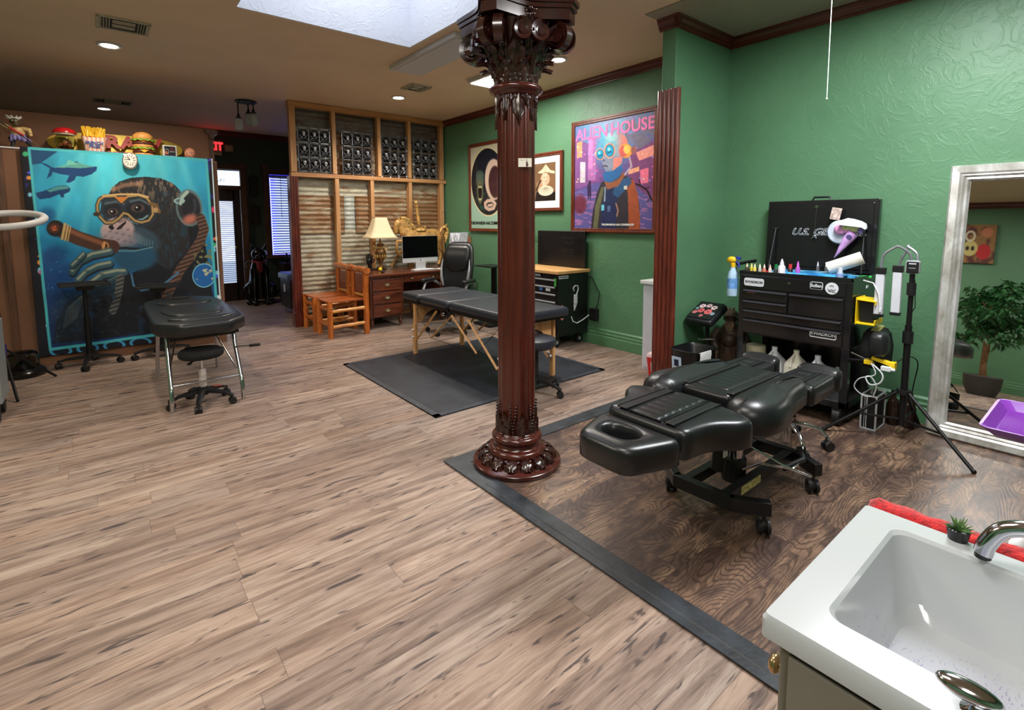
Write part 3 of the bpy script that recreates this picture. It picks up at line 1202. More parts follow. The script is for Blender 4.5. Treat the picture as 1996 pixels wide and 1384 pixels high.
z_lo = tin('tin_grey', C8(150, 112, 76), C8(190, 186, 166), 0.62, 1.0)
z_ru = tin('tin_rust', C8(146, 106, 70), C8(182, 170, 142), 0.44, 4.0)
z_mx = tin('tin_mixed', C8(140, 100, 68), C8(184, 176, 152), 0.52, 8.0)
z_dk = tin('tin_dark', C8(104, 84, 68), C8(118, 114, 108), 0.55, 11.0)
z_bl = tin('tin_pale', C8(140, 118, 90), C8(196, 202, 194), 0.66, 15.0)
for a in ((0.06, 2.45, 0.0, 0.75, 0.062, z_mx), (0.06, 2.45, 0.70, 1.36, 0.075, z_lo), (0.06, 0.78, 1.30, 1.85, 0.060, z_ru), (0.76, 0.98, 1.32, 1.85, 0.078, z_bl),
          (0.95, 2.45, 1.30, 1.86, 0.062, z_ru), (0.06, 1.3, 1.80, 2.13, 0.082, z_lo), (1.2, 2.45, 1.80, 2.13, 0.070, z_mx),
          (0.06, 0.7, 2.10, 2.80, 0.070, z_bl), (0.66, 1.9, 2.10, 2.74, 0.080, z_ru), (1.8, 2.45, 2.10, 2.72, 0.066, z_mx), (0.06, 2.45, 2.70, 3.08, 0.090, z_dk)):
    sheet(a[0], a[1], a[2], a[3], a[4], a[5])
for x0, w in ((0.025, 0.075), (0.60, 0.055), (1.29, 0.055), (1.80, 0.055), (2.385, 0.065)):
    G().box((x0 + w / 2, 0.0, 2.61), (w, 0.09, 0.90)).out('stud', m_pine, part, smooth=False, bev=0.002)
for x0, w in ((0.62, 0.060), (1.16, 0.055), (1.80, 0.055), (2.37, 0.075)):
    G().box((x0 + w / 2, 0.0, 1.05), (w, 0.09, 2.10)).out('stud', m_pine, part, smooth=False, bev=0.002)
G().box((1.25, 0.0, 3.078), (2.47, 0.095, 0.075)).out('rail', m_pine_x, part, smooth=False, bev=0.002)
G().box((1.25, -0.005, 2.125), (2.47, 0.10, 0.055)).out('rail', m_pine_x, part, smooth=False, bev=0.002)
G().box((1.25, 0.0, 0.025), (2.47, 0.09, 0.05)).out('rail', m_pine_x, part, smooth=False, bev=0.002)
g = G()
g.box((0.045, 0.0, 1.05), (0.11, 0.12, 2.10))
for k in range(3):
    g.cyl((0.012 + 0.033 * k, -0.06, 0.0), (0.012 + 0.033 * k, -0.06, 2.09), 0.011, n=8)
g.box((0.045, -0.004, 0.10), (0.13, 0.14, 0.20))
g.out('cherry_post', m_cherry, part, angle=40, label='dark cherry end post')

# skull and bone grilles in the four upper bays
m_silver = M('tarnished_silver', (122, 122, 128), 0.28, 0.7, 0.3, 40)
m_skback = M('black_cast_metal', (26, 26, 30), 0.4, 0.6)


def skull_grille(px, w, h=0.60):
    t = thing('skull_grille', 'silver grille', 'grille', (px, 7.375, 2.165), group='skull and bone grilles in the partition')
    cw, ch = w / 3, h / 3
    bar = G()
    for i in range(4):
        bar.tube([(i * cw, 0, 0.02), (i * cw, 0, h)], 0.006, 6)
        bar.tube([(0, 0, i * ch + 0.01), (w, 0, i * ch + 0.01)], 0.006, 6)
        for j in range(3):
            if i < 3:
                for s_ in (-1, 1):
                    bar.tube([((i + .5) * cw - s_ * cw * .46, -0.002, j * ch + 0.02), ((i + .5) * cw - s_ * cw * .20, -0.004, j * ch + 0.01 + ch * .32)], 0.0055, 5)
                    bar.tube([((i + .5) * cw - s_ * cw * .46, -0.002, (j + 1) * ch), ((i + .5) * cw - s_ * cw * .22, -0.004, j * ch + 0.01 + ch * .72)], 0.0055, 5)
        for j in range(4):
            for dx, dz in ((-1, 0), (1, 0), (0, 1), (0, -1)):
                bar.sph((i * cw + dx * 0.011, -0.004, j * ch + 0.01 + dz * 0.012), 0.011, 6)
    bar.out('bone_lattice', m_silver, t)
    foot = G()
    for i in range(4):
        foot.cyl((i * cw, 0, -0.012), (i * cw, 0, 0.006), 0.017, 0.010, 8)
        foot.tube([(i * cw, 0, h), (i * cw - 0.022, 0, h + 0.035), (i * cw, 0, h + 0.052), (i * cw + 0.022, 0, h + 0.035), (i * cw, 0, h)], 0.005, 5)
    foot.out('foot_row', m_silver, t)
    bk = G()
    for i in range(3):
        for j in range(3):
            cx, cz = (i + 0.5) * cw, (j + 0.5) * ch + 0.01
            bk.tube([(cx - cw * .38, 0.012, cz - ch * .38), (cx + cw * .38, 0.012, cz - ch * .38), (cx + cw * .38, 0.012, cz + ch * .36), (cx - cw * .38, 0.012, cz + ch * .36)], 0.009, 5, closed=True)
            bk.box((cx, 0.030, cz), (cw * 0.72, 0.008, ch * 0.72))
    bk.out('back_plates', m_skback, t, smooth=False)
    for i in range(3):
        for j in range(3):
            cx, cz = (i + 0.5) * cw, (j + 0.5) * ch + 0.02
            s = G()
            s.sph((0, -0.004, 0.018), (0.026, 0.026, 0.027), 10)
            s.box((0, -0.012, -0.012), (0.026, 0.026, 0.026), taper=1.2)
            for q in (-1, 1):
                s.sph((q * 0.030, 0.0, -0.035), (0.006, 0.006, 0.035), 6, rot=(0, q * 0.75, 0))
                s.sph((q * 0.012, -0.026, 0.012), (0.007, 0.004, 0.008), 6)
            s.out('skull', M('bright_silver', (176, 176, 182), 0.28, 0.6, 0.15, 40), t, loc=(cx, -0.006, cz))
    return t


for (px, w, lab) in ((2.215, 0.435, 'silver skull and bone grille in the leftmost upper bay of the partition'),
                     (2.83, 0.455, 'silver skull and bone grille in the second upper bay from the left'),
                     (3.44, 0.42, 'silver skull and bone grille in the third upper bay from the left'),
                     (3.985, 0.42, 'silver skull and bone grille in the rightmost upper bay, next to the green wall')):
    skull_grille(px, w)['label'] = lab

# ================================================================== CEILING FIXTURES
m_fix = M('white_fixture', (205, 203, 205), 0.45, var=0.02)
m_lit = EM('lit_diffuser', (255, 250, 240), 9)
m_lit_w = EM('lit_downlight', (255, 246, 225), 26)
m_off = M('unlit_diffuser', (206, 205, 212), 0.5, var=0.02)


def panel(x, y, sx, sy, lit, label):
    t = thing('ceiling_panel_light', label, 'ceiling light', (x, y, ZC), group=None)
    G().box((0, 0, -0.022), (sx, sy, 0.044)).out('housing', m_fix, t, smooth=False, bev=0.004)
    G().box((0, 0, -0.047), (sx - 0.07, sy - 0.05, 0.008)).out('diffuser', lit, t, smooth=False)


panel(2.69, 4.49, 0.37, 1.28, m_off, 'unlit white strip light between the skylight and the column capital')
panel(3.70, 4.75, 0.50, 0.60, m_lit, 'bright panel light partly hidden behind the column capital')
panel(3.05, 0.75, 1.22, 0.6, m_lit, 'lit panel light above the tattoo bed')
panel(-0.6, -0.9, 1.22, 0.6, m_lit, 'lit panel light above the front of the room')
panel(0.6, 1.2, 0.6, 1.22, m_lit, 'added out-of-view fill panel above the middle of the plank floor')  # made-up housing for the middle fill lamp
panel(-1.0, 3.2, 0.6, 1.22, m_lit, 'added out-of-view fill panel above the left of the room')  # made-up housing for the left fill lamp


def downlight(x, y, label, r=0.085):
    t = thing('downlight', label, 'ceiling light', (x, y, ZC), group=None)
    G().lathe([(r * 0.8, -0.001), (r * 1.15, -0.001), (r * 1.18, -0.006), (r * 0.98, -0.016), (r * 0.8, -0.012)], 28).out('trim_ring', m_fix, t)
    G().lathe([(0, -0.010), (r * 0.8, -0.010), (r * 0.78, -0.013), (0, -0.016)], 28).out('lens', m_lit_w, t)


downlight(0.19, 6.15, 'lit round downlight beside the large air vent, upper left')
downlight(0.18, 9.55, 'lit round downlight above the far side of the board wall')
downlight(3.21, 6.32, 'lit round downlight above the tin partition')
downlight(3.75, 3.85, 'lit round downlight just right of the column capital')

m_vdark = M('vent_dark', (40, 34, 32), 0.7)
m_vent = M('vent_cream', (190, 180, 160), 0.5)


def vent(x, y, w, d, label):
    t = thing('air_vent', label, 'air vent', (x, y, ZC))
    G().box((0, 0, -0.004), (w * 0.86, d * 0.8, 0.006)).out('opening', m_vdark, t, smooth=False)
    g = G()
    for s in (-1, 1):
        g.box((s * (w / 2 - 0.012), 0, -0.006), (0.026, d, 0.012)).box((0, s * (d / 2 - 0.012), -0.006), (w, 0.026, 0.012))
    g.out('frame', m_vent, t, smooth=False, bev=0.002)
    for s in (-1, 1):
        g = G()
        for k in range(5):
            g.box((s * (w * 0.27 + k * 0.018), 0, -0.012), (0.004, d * 0.8, 0.012), rot=(0, 0.4 * s, 0))
        g.out('fin_bank', m_vent, t, smooth=False)
    g = G()
    for k in range(4):
        g.box((0, -d * 0.3 + k * d * 0.13 + d * 0.06 * (k > 1), -0.012), (w * 0.42, 0.004, 0.012), rot=(0.5, 0, 0))
    g.out('fin_bank', m_vent, t, smooth=False)


vent(0.275, 5.47, 0.36, 0.34, 'cream ceiling air vent near the left edge, larger of the two')
vent(0.27, 8.95, 0.44, 0.30, 'cream ceiling air vent above the board wall')
vent(3.15, 5.73, 0.26, 0.32, 'cream ceiling air vent next to the downlight by the partition')

pl = thing('semi_flush_light', 'black three-arm ceiling light with clear glass jars', 'ceiling light', (1.68, 7.82, ZC))
m_blk = M('matt_black_metal', (24, 23, 24), 0.45, 0.4)
m_blkp = M('black_plastic', (22, 22, 24), 0.42)
G().cyl((0, 0, -0.02), (0, 0, 0), 0.135, n=28).out('canopy', m_blk, pl, bev=0.004)
m_jar = GLASS('jar_glass')
m_jar.node_tree.nodes['Principled BSDF'].inputs['Transmission Weight'].default_value = 0.8
for k, (x, y, dz) in enumerate(((-0.105, -0.02, -0.22), (0.075, -0.06, -0.14), (0.045, 0.09, -0.12))):
    a = G().tube([(x * 0.8, y * 0.8, -0.02), (x, y, -0.05), (x, y, dz)], 0.009, 8)
    a.lathe([(0, dz + 0.03), (0.016, dz + 0.03), (0.018, dz), (0.034, dz - 0.012), (0.036, dz - 0.03), (0, dz - 0.03)], 16, at=(x, y, 0))
    ao = a.out('arm', m_blk, pl)
    G().lathe([(0.030, dz - 0.02), (0.052, dz - 0.045), (0.056, dz - 0.18), (0.053, dz - 0.182), (0.049, dz - 0.05), (0.028, dz - 0.026)], 20, at=(x, y, 0)).out('glass_jar', m_jar, pl)
    G().lathe([(0, dz - 0.03), (0.011, dz - 0.04), (0.022, dz - 0.09), (0.016, dz - 0.115), (0, dz - 0.125)], 12, at=(x, y, 0)).out('bulb', GLASS('bulb_glass', (255, 250, 240), 0.1), pl)

G().tube([(3.50, 1.25, ZC), (3.499, 1.251, 2.7), (3.50, 1.25, 2.22)], 0.0022, 5).sph((3.50, 1.25, 2.215), 0.006, 6).out('pull_string', M('white_string', (205, 215, 205), 0.8), None, label='thin white string hanging from the bay ceiling', cat='string')

# exit sign and emergency lamp, plaques
ex = thing('exit_sign', 'white exit sign with glowing red letters over the street door', 'sign', (1.69, 10.55, 2.80))
G().box((0, 0, 0), (0.27, 0.06, 0.26)).out('housing', M('sign_cream', (176, 158, 128), 0.5), ex, smooth=False, bev=0.006)
text('EXIT', 0.19, EM('exit_red', (255, 30, 36), 5), ex, (-0.0, -0.032, 0.02), FY, bold=0.006, sx=0.8)
em = thing('emergency_lamp', 'cream emergency lamp head right of the exit sign', 'lamp', (1.945, 10.57, 2.80))
G().box((0, -0.01, 0.01), (0.13, 0.07, 0.12)).out('lamp_head', M('lamp_cream', (170, 150, 116), 0.45), em, bev=0.015)
G().cyl((-0.115, 0.01, 0.01), (-0.05, 0.0, 0.01), 0.012).out('bracket', m_blkp, em)
m_plq = M('dark_carved_plaque', (30, 26, 24), 0.6)
for (x, z, lab) in ((2.335, 2.15, 'upper dark carved plaque between door and window'), (2.35, 1.60, 'lower dark carved plaque between door and window')):
    g = G()
    o = [(0, 0.215), (0.035, 0.19), (0.08, 0.17), (0.085, 0.10), (0.07, 0.08), (0.07, -0.08), (0.085, -0.10), (0.08, -0.17), (0.035, -0.19), (0, -0.215)]
    o = o + [(-a, b) for a, b in o[-2:0:-1]]
    g.prism(o, -0.02, 0.0, 'XZ')
    g.prism([(a * 0.7, b * 0.8) for a, b in o], -0.03, 0.0, 'XZ')
    g.out('carved_plaque', m_plq, None, loc=(x, 10.61, z), label=lab, cat='plaque', group='carved wall plaques', bev=0.003)

# ================================================================== TAPESTRY (design coordinates: x 0..1780, y 380..1850)
def draw_tapestry(a):
    x, y = a.x, a.y
    a.fill((10, 12, 26))
    n = fbm(x / 60, y / 60, 3)
    a.blend(sm(0.62, 0.72, n), (40, 40, 120))
    for k in range(34):
        r = random.Random(k * 13 + 5)
        side = r.random()
        yy = 400 + r.random() * 1480
        cx = (215 + (yy - 380) * 0.13 + r.random() * 45) if side < 0.55 else (1570 + (yy - 450) * 0.035 + r.random() * 25)
        a.ell(cx, yy, 10 + 12 * r.random(), 8 + 16 * r.random(), r.choice([(70, 80, 220), (225, 60, 110), (120, 200, 230), (230, 150, 60), (60, 180, 120), (230, 230, 240)]), 0.3)
    for k in range(9):
        a.ring(480 + k * 190, 1850 - k * 14, 70, 34, 10, (60, 150, 200))
        a.ring(330 + k * 170, 392 + k * 8, 60, 26, 8, (80, 70, 190))
    inner = [(252, 388), (1548, 462), (1622, 1700), (405, 1838)]
    # sea
    m = np.zeros(x.shape)
    t = Art(x, y)
    t.fill((0, 0, 0)).poly(inner, (255, 255, 255))
    inside = t.c[..., 0]
    s = Art(x, y)
    gx = sm(250, 900, x) * (1 - sm(1000, 1600, x))
    gy = 1 - sm(450, 1350, y)
    top = np.array((70, 186, 208)) / 255
    mid = np.array((22, 128, 178)) / 255
    deep = np.array((6, 44, 104)) / 255
    k = np.clip(gy * (0.45 + 0.75 * gx), 0, 1)[..., None]
    k2 = sm(1700, 900, y)[..., None]
    s.c = deep * (1 - k2) + mid * k2
    s.c = s.c * (1 - k) + top * k
    s.c = s.c * (0.86 + 0.40 * fbm(x / 120, y / 260, 9)[..., None])
    for i, (x0, x1) in enumerate(((640, 420), (760, 640), (900, 830), (1180, 1320), (1330, 1560))):
        s.line([(x0, 400), (x1, 1000)], 26, (120, 215, 225), 0.9, 0.30)
    s.poly([(250, 388), (470, 400), (330, 500), (270, 510)], (12, 40, 90), 0.7)
    # shark, upper
    s.poly([(325, 488), (372, 500), (420, 528), (500, 522), (560, 500), (590, 478), (625, 500), (680, 512), (738, 520), (736, 545), (700, 575), (640, 594), (590, 590), (575, 620), (545, 637), (515, 636), (530, 600), (540, 585), (470, 575), (420, 560), (410, 590), (375, 610), (395, 560), (398, 532), (350, 505)], (16, 66, 122))
    s.poly([(430, 530), (510, 505), (560, 492), (600, 488), (720, 520), (640, 530), (540, 528)], (110, 190, 170), 0.8)
    s.poly([(515, 505), (530, 470), (560, 480), (600, 505)], (120, 200, 180), 0.8)
    # lower fish
    s.poly([(300, 715), (380, 690), (450, 662), (520, 658), (548, 680), (540, 705), (500, 722), (500, 745), (480, 745), (470, 722), (400, 750), (330, 760), (310, 740)], (14, 60, 110))
    s.poly([(380, 695), (450, 665), (520, 662), (540, 680), (470, 690), (400, 708)], (90, 170, 165), 0.8)
    # rocks and weeds bottom-left
    for cx, cy, rx, ry in ((440, 1160, 90, 60), (400, 1260, 80, 110), (520, 1300, 70, 80), (380, 880, 60, 60), (450, 980, 70, 50), (430, 1450, 80, 130)):
        s.ell(cx, cy, rx, ry, (10, 58, 118), 0.5, op=0.6)
    for k in range(26):
        r = random.Random(k)
        s.ell(340 + r.random() * 300, 780 + r.random() * 900, 3 + 4 * r.random(), 3 + 4 * r.random(), (60, 160, 205), 0.5, op=0.7)
    # dark body
    s.poly([(1120, 900), (1480, 880), (1530, 1050), (1560, 1300), (1620, 1700), (420, 1800), (450, 1640), (520, 1500), (650, 1440), (850, 1420), (930, 1330), (1050, 1270), (1150, 1180)], (8, 14, 26))
    s.ell(560, 1620, 140, 160, (20, 40, 60), 0.6, op=0.8)
    for k in range(12):
        s.line([(500 + k * 8, 1690 - k * 6), (520 + k * 12, 1560 - k * 12), (590 + k * 10, 1490 - k * 6)], 3, (120, 96, 74) if k % 3 else (40, 120, 140), op=0.45)
    # head hair
    hair = [(818, 728), (850, 670), (900, 628), (980, 600), (1090, 590), (1200, 600), (1290, 635), (1350, 690), (1370, 760), (1400, 920), (1420, 1120), (1260, 1280), (1110, 1200), (1060, 1000), (900, 860)]
    s.poly(hair, (34, 34, 40))
    f = fbm(x / 16, y / 40, 21)
    hm = Art(x, y).fill((0, 0, 0)).poly(hair, (255, 255, 255)).c[..., 0]
    s.blend(hm * sm(0.46, 0.62, f) * sm(930, 620, y), (122, 104, 88))
    s.blend(hm * sm(0.5, 0.62, fbm(x / 12, y / 30, 5)) * sm(980, 1300, x) * 0.6, (28, 70, 90))
    s.line([(850, 690), (930, 655), (1060, 640)], 16, (190, 140, 110), 0.8, 0.6)
    # ear
    s.ell(1415, 822, 92, 128, (44, 44, 52), 0.05, -0.12)
    s.ring(1415, 822, 92, 128, 15, (96, 118, 124), -0.12, 0.9)
    s.ell(1425, 830, 62, 98, (22, 26, 36), 0.2, -0.12)
    s.line([(1450, 760), (1462, 820), (1440, 880)], 9, (70, 72, 80), 0.6, 0.7)
    s.ell(1420, 905, 52, 34, (206, 120, 100), 0.6, -0.3, 0.9)
    s.line([(1350, 790), (1365, 740), (1400, 705)], 13, (165, 190, 178), 0.4)
    s.ring(1342, 770, 34, 18, 7, (150, 190, 190))
    # brow and face
    s.poly([(770, 760), (820, 728), (960, 716), (1110, 740), (1180, 800), (1170, 900), (1110, 960), (1000, 940), (900, 900), (800, 920), (760, 850)], (38, 52, 66))
    s.ell(850, 835, 62, 60, (24, 30, 40), 0.3)
    s.ell(1035, 830, 88, 72, (20, 26, 36), 0.3)
    for cx, cy, w in ((852, 852, 40), (1034, 822, 50)):
        s.ell(cx, cy, w, w * 0.62, (88, 70, 66), 0.25)
        s.ell(cx, cy, w * 0.55, w * 0.5, (8, 8, 12), 0.1)
        s.ell(cx - 8, cy - 4, 7, 6, (235, 235, 235), 0.3)
    s.line([(965, 900), (1010, 915), (1070, 905), (1105, 880)], 6, (130, 160, 170), 0.6)
    s.line([(980, 920), (1030, 938), (1090, 925)], 5, (110, 140, 150), 0.6)
    s.line([(800, 790), (880, 775), (930, 790)], 9, (92, 110, 120), 0.7, 0.8)
    s.line([(980, 775), (1050, 760), (1110, 790)], 9, (92, 110, 120), 0.7, 0.8)
    # muzzle
    s.ell(985, 1070, 215, 122, (50, 74, 90), 0.15, 0.12)
    s.ell(1010, 1185, 165, 98, (30, 78, 108), 0.2, 0.05)
    s.ell(885, 985, 122, 92, (186, 160, 162), 0.12, -0.1)
    s.ell(905, 1045, 145, 64, (150, 140, 150), 0.4, 0.05, 0.8)
    wr = np.sin((x * 0.5 - y * 0.12) / 7) * np.sin((y + x * 0.3) / 8)
    s.blend(sm(0.2, 0.9, wr) * (1 - sm(0.8, 1.2, np.hypot((x - 940) / 190, (y - 1050) / 90))) * 0.45, (90, 78, 92))
    for ang in (-0.6, -0.3, 0, 0.3, 0.6, 0.9):
        s.line([(900, 930), (900 + 85 * math.sin(ang), 930 - 45 * math.cos(ang))], 3, (130, 105, 112))
    s.poly([(820, 952), (850, 945), (862, 975), (845, 985), (822, 970)], (14, 12, 18))
    s.poly([(880, 972), (915, 940), (950, 915), (945, 940), (905, 978), (880, 984)], (14, 12, 18))
    s.line([(830, 1120), (940, 1115), (1060, 1125), (1140, 1105)], 7, (8, 12, 22), 0.3)
    s.line([(760, 1110), (850, 1135), (1000, 1140), (1140, 1112)], 5, (90, 140, 160), 0.5)
    for q in range(7):
        s.line([(1010 + q * 22, 1010 + q * 10), (1030 + q * 18, 1080 + q * 6)], 5, (86, 128, 150), 0.6, 0.7)
    # goggles
    gog = [(740, 800), (755, 760), (790, 738), (870, 735), (915, 780), (960, 738), (1040, 728), (1100, 748), (1140, 800), (1145, 870), (1115, 915), (1060, 930), (1010, 915), (960, 868), (930, 860), (895, 900), (850, 930), (800, 930), (760, 890), (740, 840), (740, 800)]
    s.line(gog, 15, (34, 30, 28), 0.2)
    s.line(gog, 8, (178, 146, 96), 0.3)
    s.line([(780, 733), (900, 722), (1040, 722), (1110, 742)], 7, (214, 178, 120), 0.3)
    s.poly([(862, 742), (965, 740), (915, 788)], (206, 128, 60))
    s.line([(1125, 790), (1165, 800), (1190, 850)], 14, (120, 90, 60), 0.3)
    s.ell(1165, 838, 18, 20, (190, 150, 100), 0.2)
    s.ell(735, 868, 26, 16, (60, 50, 44), 0.2)
    # cigar
    s.line([(455, 975), (610, 1045), (760, 1095), (850, 1108)], 50, (72, 42, 32), 0.12)
    s.line([(470, 955), (620, 1022), (770, 1080)], 16, (150, 92, 62), 0.7, 0.8)
    s.ell(440, 970, 62, 58, (30, 22, 22), 0.08)
    s.ell(432, 968, 38, 34, (96, 50, 36), 0.5)
    for dx, dy in ((-10, 0), (5, -10), (10, 10), (-4, 14)):
        s.ell(432 + dx, 968 + dy, 7, 6, (230, 110, 50), 0.5)
    for q, w in ((500, 10), (522, 7), (540, 4)):
        s.line([(q + 8, 940 + (q - 500) * 0.45), (q - 12, 1045 + (q - 500) * 0.45)], w, (196, 166, 110), 0.3)
    s.line([(790, 1075), (780, 1130)], 9, (210, 150, 90), 0.3)
    s.ring(797, 1100, 22, 24, 8, (196, 140, 84))
    # hand
    for pts, w in (([(560, 1285), (610, 1210), (700, 1165), (830, 1140)], 27), ([(600, 1345), (660, 1285), (740, 1245), (830, 1228)], 26), ([(690, 1370), (770, 1310), (880, 1288), (935, 1290)], 28),
                   ([(640, 1160), (600, 1200), (560, 1240)], 20), ([(740, 1400), (820, 1370), (900, 1330)], 24)):
        s.line([(p[0] + 4, p[1] + w * 0.4) for p in pts], w * 1.05, (6, 16, 26), 0.2)
        s.line(pts, w, (50, 84, 96), 0.2)
        s.line([(p[0], p[1] - w * 0.35) for p in pts], w * 0.34, (176, 176, 150), 0.9, 0.85)
        for q in range(0, 5):
            s.ell(pts[1][0] + q * 7 - 10, pts[1][1] - w * 0.3 + q * 2, 3, w * 0.4, (34, 60, 70), 0.5, 0.3, 0.6)
    s.poly([(640, 1400), (740, 1390), (930, 1300), (900, 1450), (700, 1470)], (16, 44, 60), 0.8)
    # hoses
    for pts, w, c in (([(1500, 900), (1525, 980), (1500, 1060), (1430, 1170), (1350, 1270), (1290, 1380), (1240, 1470)], 36, (112, 78, 62)), ([(905, 1330), (895, 1420), (870, 1520), (850, 1570)], 28, (92, 98, 96))):
        s.line(pts, w, c, 0.15)
        d = s.dist(pts)
        st = (np.sin(y / 4.6 + x / 14) > 0.1)
        s.blend((d < w * 0.92) * st * 0.75, (26, 24, 26))
    s.line([(985, 1310), (1000, 1390), (1060, 1430), (1200, 1400), (1330, 1300)], 7, (70, 120, 160), 0.4)
    # reef and globe on the right
    fr = fbm(x / 22, y / 22, 33)
    s.blend((1 - sm(0.6, 1.0, np.hypot((x - 1540) / 120, (y - 1200) / 150))) * sm(0.45, 0.6, fr), (126, 128, 84))
    s.ell(1520, 1325, 82, 84, (24, 96, 168), 0.05)
    s.blend((1 - sm(0.9, 1.0, np.hypot((x - 1520) / 80, (y - 1325) / 82))) * sm(0.52, 0.6, fbm(x / 30, y / 30, 44)), (190, 190, 160))
    s.ring(1520, 1325, 84, 86, 6, (120, 200, 225))
    # lower clutter
    s.blend((y > 1450) * sm(0.56, 0.66, fbm(x / 50, y / 50, 12)) * 0.55, (20, 60, 92))
    s.blend((y > 1480) * sm(0.62, 0.7, fbm(x / 18, y / 18, 17)) * 0.3, (90, 110, 100))
    i3 = inside[..., None]
    a.c = a.c * (1 - i3) + s.c * i3
    fr = inner + [inner[0]]
    a.line(fr, 10, (72, 184, 196), 0.15)
    a.line([(1588, 450), (1650, 1700)], 5, (210, 225, 230), 0.2)


m_tap = art_mat('tapestry_print', 0.75)
tap = painted('tapestry', 1.66, 2.12, 400, 430, draw_tapestry, [(185, 375), (1598, 452), (1660, 1760), (330, 1890)], m_tap, None,
              (-0.545, 7.005, 2.225), wave=lambda u, v: -0.012 - 0.008 * np.sin(u * 9 + v * 2) * np.minimum(v, 1.0) - 0.004 * np.sin(u * 23 + 1),
              label='blue underwater tapestry of a goggled chimpanzee with a cigar on the board wall', cat='tapestry')
_s = tap.modifiers.new('solid', 'SOLIDIFY')
_s.thickness = 0.002


# ================================================================== FRAMED PICTURES on the long wall (x = 4.57, facing -X)
m_frame = WOOD('picture_frame_wood', (78, 34, 22), (124, 60, 38), 'Z', 0.34, 9, 8, 0.2)


def frame_g(w, h, t, d):
    g = G()
    for a, b, c, e in ((0, w, 0, t), (0, w, h - t, h)):
        g.box(((a + b) / 2, 0, (c + e) / 2), (b - a, d, e - c))
    for a, b in ((0, t), (w - t, w)):
        g.box(((a + b) / 2, 0, h / 2), (b - a, d, h - 2 * t))
    g.box((w / 2, -d * 0.5 - 0.003, t * 0.35), (w * 0.99, 0.008, t * 0.35))
    g.box((w / 2, -d * 0.5 - 0.003, h - t * 0.35), (w * 0.99, 0.008, t * 0.35))
    for a in (t * 0.35, w - t * 0.35):
        g.box((a, -d * 0.5 - 0.003, h / 2), (t * 0.35, 0.008, h * 0.99))
    return g


def framed(name, label, y_left, z_bot, w, h, t, draw, quad, nx, ny, mat_border=0.0):
    """picture on the long wall; local x runs towards -Y, front is -X"""
    r = thing(name, label, 'picture', (4.552, y_left, z_bot), -PI / 2)
    frame_g(w, h, t, 0.03).out('frame', m_frame, r, smooth=False, bev=0.002)
    G().box((w / 2, 0.008, h / 2), (w - t, 0.006, h - t)).out('backing', M('picture_backing', (40, 34, 30), 0.8), r, smooth=False)
    if mat_border:
        b = mat_border
        G().box((w / 2, 0.0, h / 2), (w - 1.6 * t, 0.004, h - 1.6 * t)).out('mount', M('white_mount', (236, 236, 238), 0.6, var=0.01), r, smooth=False)
        painted('print', w - 2 * t - 2 * b, h - 2 * t - 2 * b * 1.05, nx, ny, draw, quad, art_mat('print_gloss', 0.35, 0.3), r, (t + b, -0.004, h - t - b * 1.02))
    else:
        painted('print', w - 2 * t, h - 2 * t, nx, ny, draw, quad, art_mat('print_gloss', 0.35, 0.3), r, (t, -0.002, h - t))
    return r


